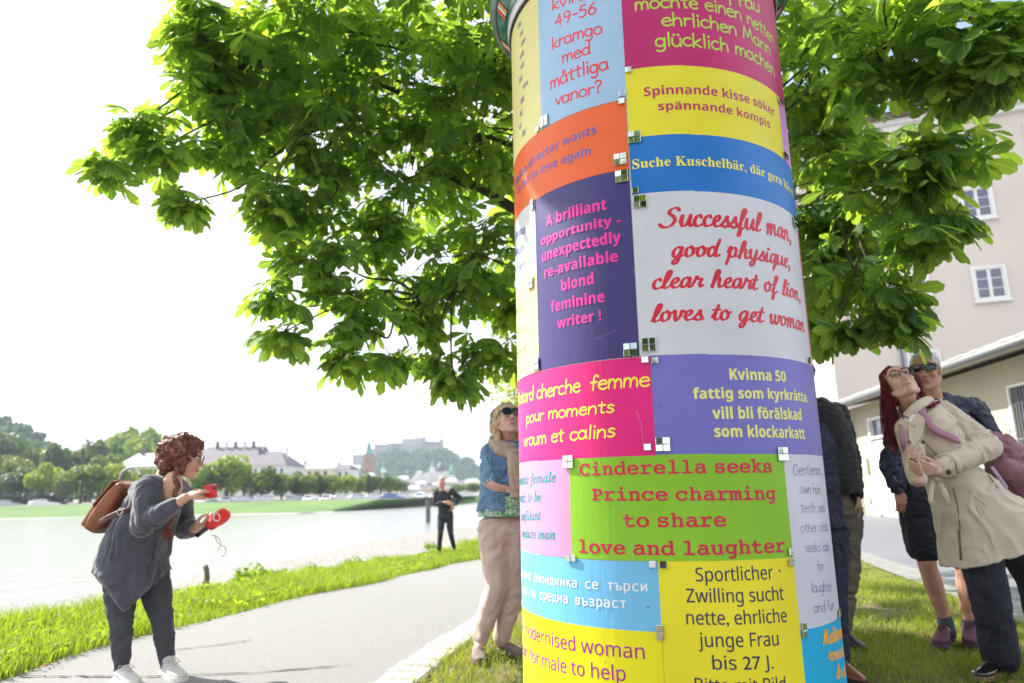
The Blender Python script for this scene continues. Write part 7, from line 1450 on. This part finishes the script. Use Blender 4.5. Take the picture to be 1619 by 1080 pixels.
gd = [[hc+u_*.135-f_*.0, hc+u_*.10+s_*.06-f_*.02, q(1400+dx,610,.0+dy), q(1400+dx*1.3,650,.0+dy), q(1405+dx*1.5,690,-.02+dy), q(1412+dx*1.6,716,-.03+dy)] for dx, dy in ((0,0),(4,-.03),(8,-.02),(-3,.03),(10,.04))]; hair_strands('hair_strands', m_rh, cw, gd, 520, .0014, .008, 9, segs=12)
gd = [[hc+u_*.135-f_*.0, hc+u_*.10-s_*.06-f_*.02, q(1452,606,-.02), q(1458,625,-.03), q(1470,640,-.05), q(1490,640,-.06)], [hc+u_*.13, hc+u_*.09-s_*.075-f_*.03, q(1455,612,.02), q(1456,632,.0), q(1452,646,-.04)]]; hair_strands('hair_strands', m_rh, cw, gd, 220, .0014, .007, 10, segs=12)
m_nail = mat('black_nail', (.01,.008,.012), .15)
for (x, y) in ((1440,726),(1445,727),(1449,730)): button_(cw, [c for c in cw.children if c.name.startswith('body')][0], x, y, .0055, m_nail, 'fingernail')
# mauve backpack
m_mau = mat('mauve_nylon', (.26,.12,.155), .6, var=.1, vscale=8, bump=.35, bscale=140); m_mau2 = mat('mauve_strap', (.33,.15,.22), .5)
bk = thing('backpack', 'mauve backpack on the shoulders of the woman in the trench coat', 'backpack', tuple(q(1585,715,.15))); 
b = MB(); chain_(b, [q(1550,690,.16), q(1580,712,.18), q(1604,745,.18), q(1620,768,.15)], [.05,.105,.13,.10], 16); solid(b, 'bag', m_mau, bk, .008, 4, folds=.007, fscale=.06, seed=3)
b = MB(); chain_(b, [q(1590,740,.02), q(1612,752,.02)], [.06,.07], 12); solid(b, 'front_pocket', m_mau, bk, .008, 3, folds=.003)
b = MB(); b.tube([Vector(p)-Vector(bk.location) for p in cat([tuple(x) for x in (q(1470,634,.08), q(1458,638,-.06), q(1460,655,-.13), q(1474,676,-.155), q(1495,687,-.14), q(1512,694,-.12), q(1524,699,-.05))])], .022, 8, flat=.28, up=(0,-1,.3)); b.build('shoulder_strap', m_mau2, bk, smooth=True)
b = MB(); b.tube([Vector(p)-Vector(bk.location) for p in cat([tuple(x) for x in (q(1424,672,-.11), q(1426,688,-.15), q(1428,704,-.15), q(1430,716,-.10))])], .014, 8, flat=.28, up=(0,-1,0)); b.build('shoulder_strap', m_mau2, bk, smooth=True)
b = MB(); b.tube([q(1568,738,-.14)-Vector(bk.location), q(1578,752,-.15)-Vector(bk.location), q(1592,772,-.15)-Vector(bk.location)], .010, 6, flat=.3, up=(0,-1,0)); b.build('webbing', mat('lilac_webbing', (.42,.30,.45), .6), bk)
b = MB(); b.tube([q(1548,672,.0)-Vector(bk.location), q(1556,679,-.01)-Vector(bk.location), q(1566,681,-.0)-Vector(bk.location)], .004, 6); b.build('zip', m_met, bk)

# --- man in black cable knit sweater, behind the column
q = Q(4.75); J = dict(pel=q(1318,800,.05), chest=q(1305,700,.06), neck=q(1283,640,.04), shR=q(1275,665,0), shL=q(1322,655,.10), elR=q(1270,735,0), wrR=q(1290,790,0), elL=q(1344,722,.08), wrL=q(1354,783,.0),
    hipR=q(1305,810,.03), hipL=q(1334,810,.08), knR=q(1308,900,0), knL=q(1338,900,.03), anR=q(1300,992,0), anL=q(1327,995,.03), toeR=q(1310,1018,-.15), toeL=q(1348,1020,-.1), head=q(1262,598,0), face=(-.8,-.5,.1), up=(-.15,0,1))
sm = thing('person', 'man in black cable knit sweater and khaki trousers half hidden by the column', 'person', (J['anL'].x, 4.75, 0))
b = body_(J, 1.05, 1.03, True, [((J['wrL'], (.0,0,-1), (-1,0,0)), dict(thumb=-1, k=1)), ((J['wrR'], (0,0,-1), (1,0,0)), dict(thumb=1, k=1))]); solid(b, 'body', m_skinA, sm, .008, 2); face_parts(sm, J['head'], J['face'], J['up'], 1.03, smile=False)
b = MB(); b.ell(J['head']+Vector((.03,.02,.05)), (.10,.10,.085), 12); solid(b, 'hair', mat('dark_hair', (.05,.035,.025), .6, var=.2, vscale=40), sm, .008, 1)
m_knit = mat('black_knit', (.012,.013,.017), .9, var=.2, vscale=30, bump=1.0, bscale=75, sheen=.3)
b = MB(); rings_(b, [(q(1285,630,.04),.07,.07,X,0),(q(1293,645,.05),.15,.12,(1,.3,0),0),(q(1300,670,.06),.185,.14,(1,.3,0),0),(q(1306,710,.06),.19,.15,X,0),(q(1314,755,.05),.185,.15,X,.01),(q(1319,780,.05),.185,.15,X,.01)]); sleeve_(b, J['shL'], .085, J['elL'], .068, J['elL'].lerp(J['wrL'],.93), .050); sleeve_(b, J['shR'], .08, J['elR'], .064, J['elR'].lerp(J['wrR'],.9), .05); cap_(b, J['shR'], J['shL'], .08, .085)
def cables(p, nr): return p+nr*(.0028*np.abs(np.sin(p[:,0]*110+.8*np.sin(p[:,2]*60)))*np.abs(np.cos(p[:,2]*80)))[:,None]
solid(b, 'sweater', m_knit, sm, .007, 2, folds=.006, fscale=.09, seed=30, fn=cables)
pants('trousers', mat('khaki_wool', (.15,.13,.105), .85, var=.08, vscale=6, bump=.2, bscale=200), sm, J, (.125,.105,.088,.080,.070), folds=.008, fs=.09, end=.97, seed=15)
for a, t_ in (('anR','toeR'),('anL','toeL')): h_ = Vector((J[a].x, J[a].y+.03, 0)); t2 = Vector((J[t_].x, J[t_].y, 0)); shoe_(sm, h_, h_+(t2-h_).normalized()*.28, mat('dark_shoe_leather', (.025,.025,.035), .4), m_glf, h=.09, ankle=1)

# --- man in navy blazer, nearest the column on the right
q = Q(4.02); J = dict(pel=q(1284,815,.03), chest=q(1272,720,.04), neck=q(1255,665,.0), shR=q(1235,700,0), shL=q(1296,690,.06), elR=q(1240,770,0), wrR=q(1255,820,-.05), elL=q(1311,762,.06), wrL=q(1303,826,.0),
    hipR=q(1278,850,.0), hipL=q(1312,850,.04), knR=q(1285,945,0), knL=q(1318,945,.02), anR=q(1290,1040,0), anL=q(1327,1040,.02), toeR=q(1285,1068,-.15), toeL=q(1352,1066,-.16), head=q(1235,625,0), face=(-.85,-.35,.15), up=(-.2,0,1))
nm_ = thing('person', 'man in navy blazer and brown shoes almost fully hidden by the column, right edge', 'person', (J['anL'].x, 4.02, 0))
b = body_(J, 1.0, 1.0, True, [((J['wrL'], (-.1,0,-1), (-1,0,0)), dict(thumb=-1, k=1)), ((J['wrR'], (0,0,-1), (1,0,0)), dict(thumb=1, k=1))]); solid(b, 'body', m_skinA, nm_, .008, 2); face_parts(nm_, J['head'], J['face'], J['up'], 1.0, smile=False)
b = MB(); b.ell(J['head']+Vector((.03,.02,.05)), (.10,.10,.085), 12); solid(b, 'hair', mat('dark_hair', (.05,.035,.025), .6), nm_, .008, 1)
m_blz = mat('navy_blazer', (.018,.024,.055), .75, var=.12, vscale=8, bump=.2, bscale=220)
b = MB(); rings_(b, [(q(1255,660,.0),.07,.07,X,0),(q(1262,680,.03),.14,.12,X,0),(q(1268,700,.04),.175,.14,X,0),(q(1274,745,.04),.165,.14,X,0),(q(1282,790,.03),.165,.14,X,.01),(q(1288,835,.03),.17,.145,X,.02)]); sleeve_(b, J['shL'], .078, J['elL'], .064, J['elL'].lerp(J['wrL'],.93), .052); sleeve_(b, J['shR'], .075, J['elR'], .062, J['elR'].lerp(J['wrR'],.9), .05)
solid(b, 'blazer', m_blz, nm_, .0075, 3, folds=.008, fscale=.07, seed=33)
pants('jeans', mat('dark_jeans', (.020,.028,.055), .85, var=.12, vscale=12, bump=.3, bscale=240), nm_, J, (.11,.088,.070,.062,.055), folds=.007, fs=.06, end=.97, seed=16)
for a, t_ in (('anR','toeR'),('anL','toeL')): h_ = Vector((J[a].x-.02, J[a].y+.03, 0)); t2 = Vector((J[t_].x, J[t_].y, 0)); shoe_(nm_, h_, h_+(t2-h_).normalized()*.28, mat('chestnut_leather', (.17,.06,.028), .3, coat=.3), mat('dark_sole', (.03,.02,.02), .7), h=.09, ankle=1)
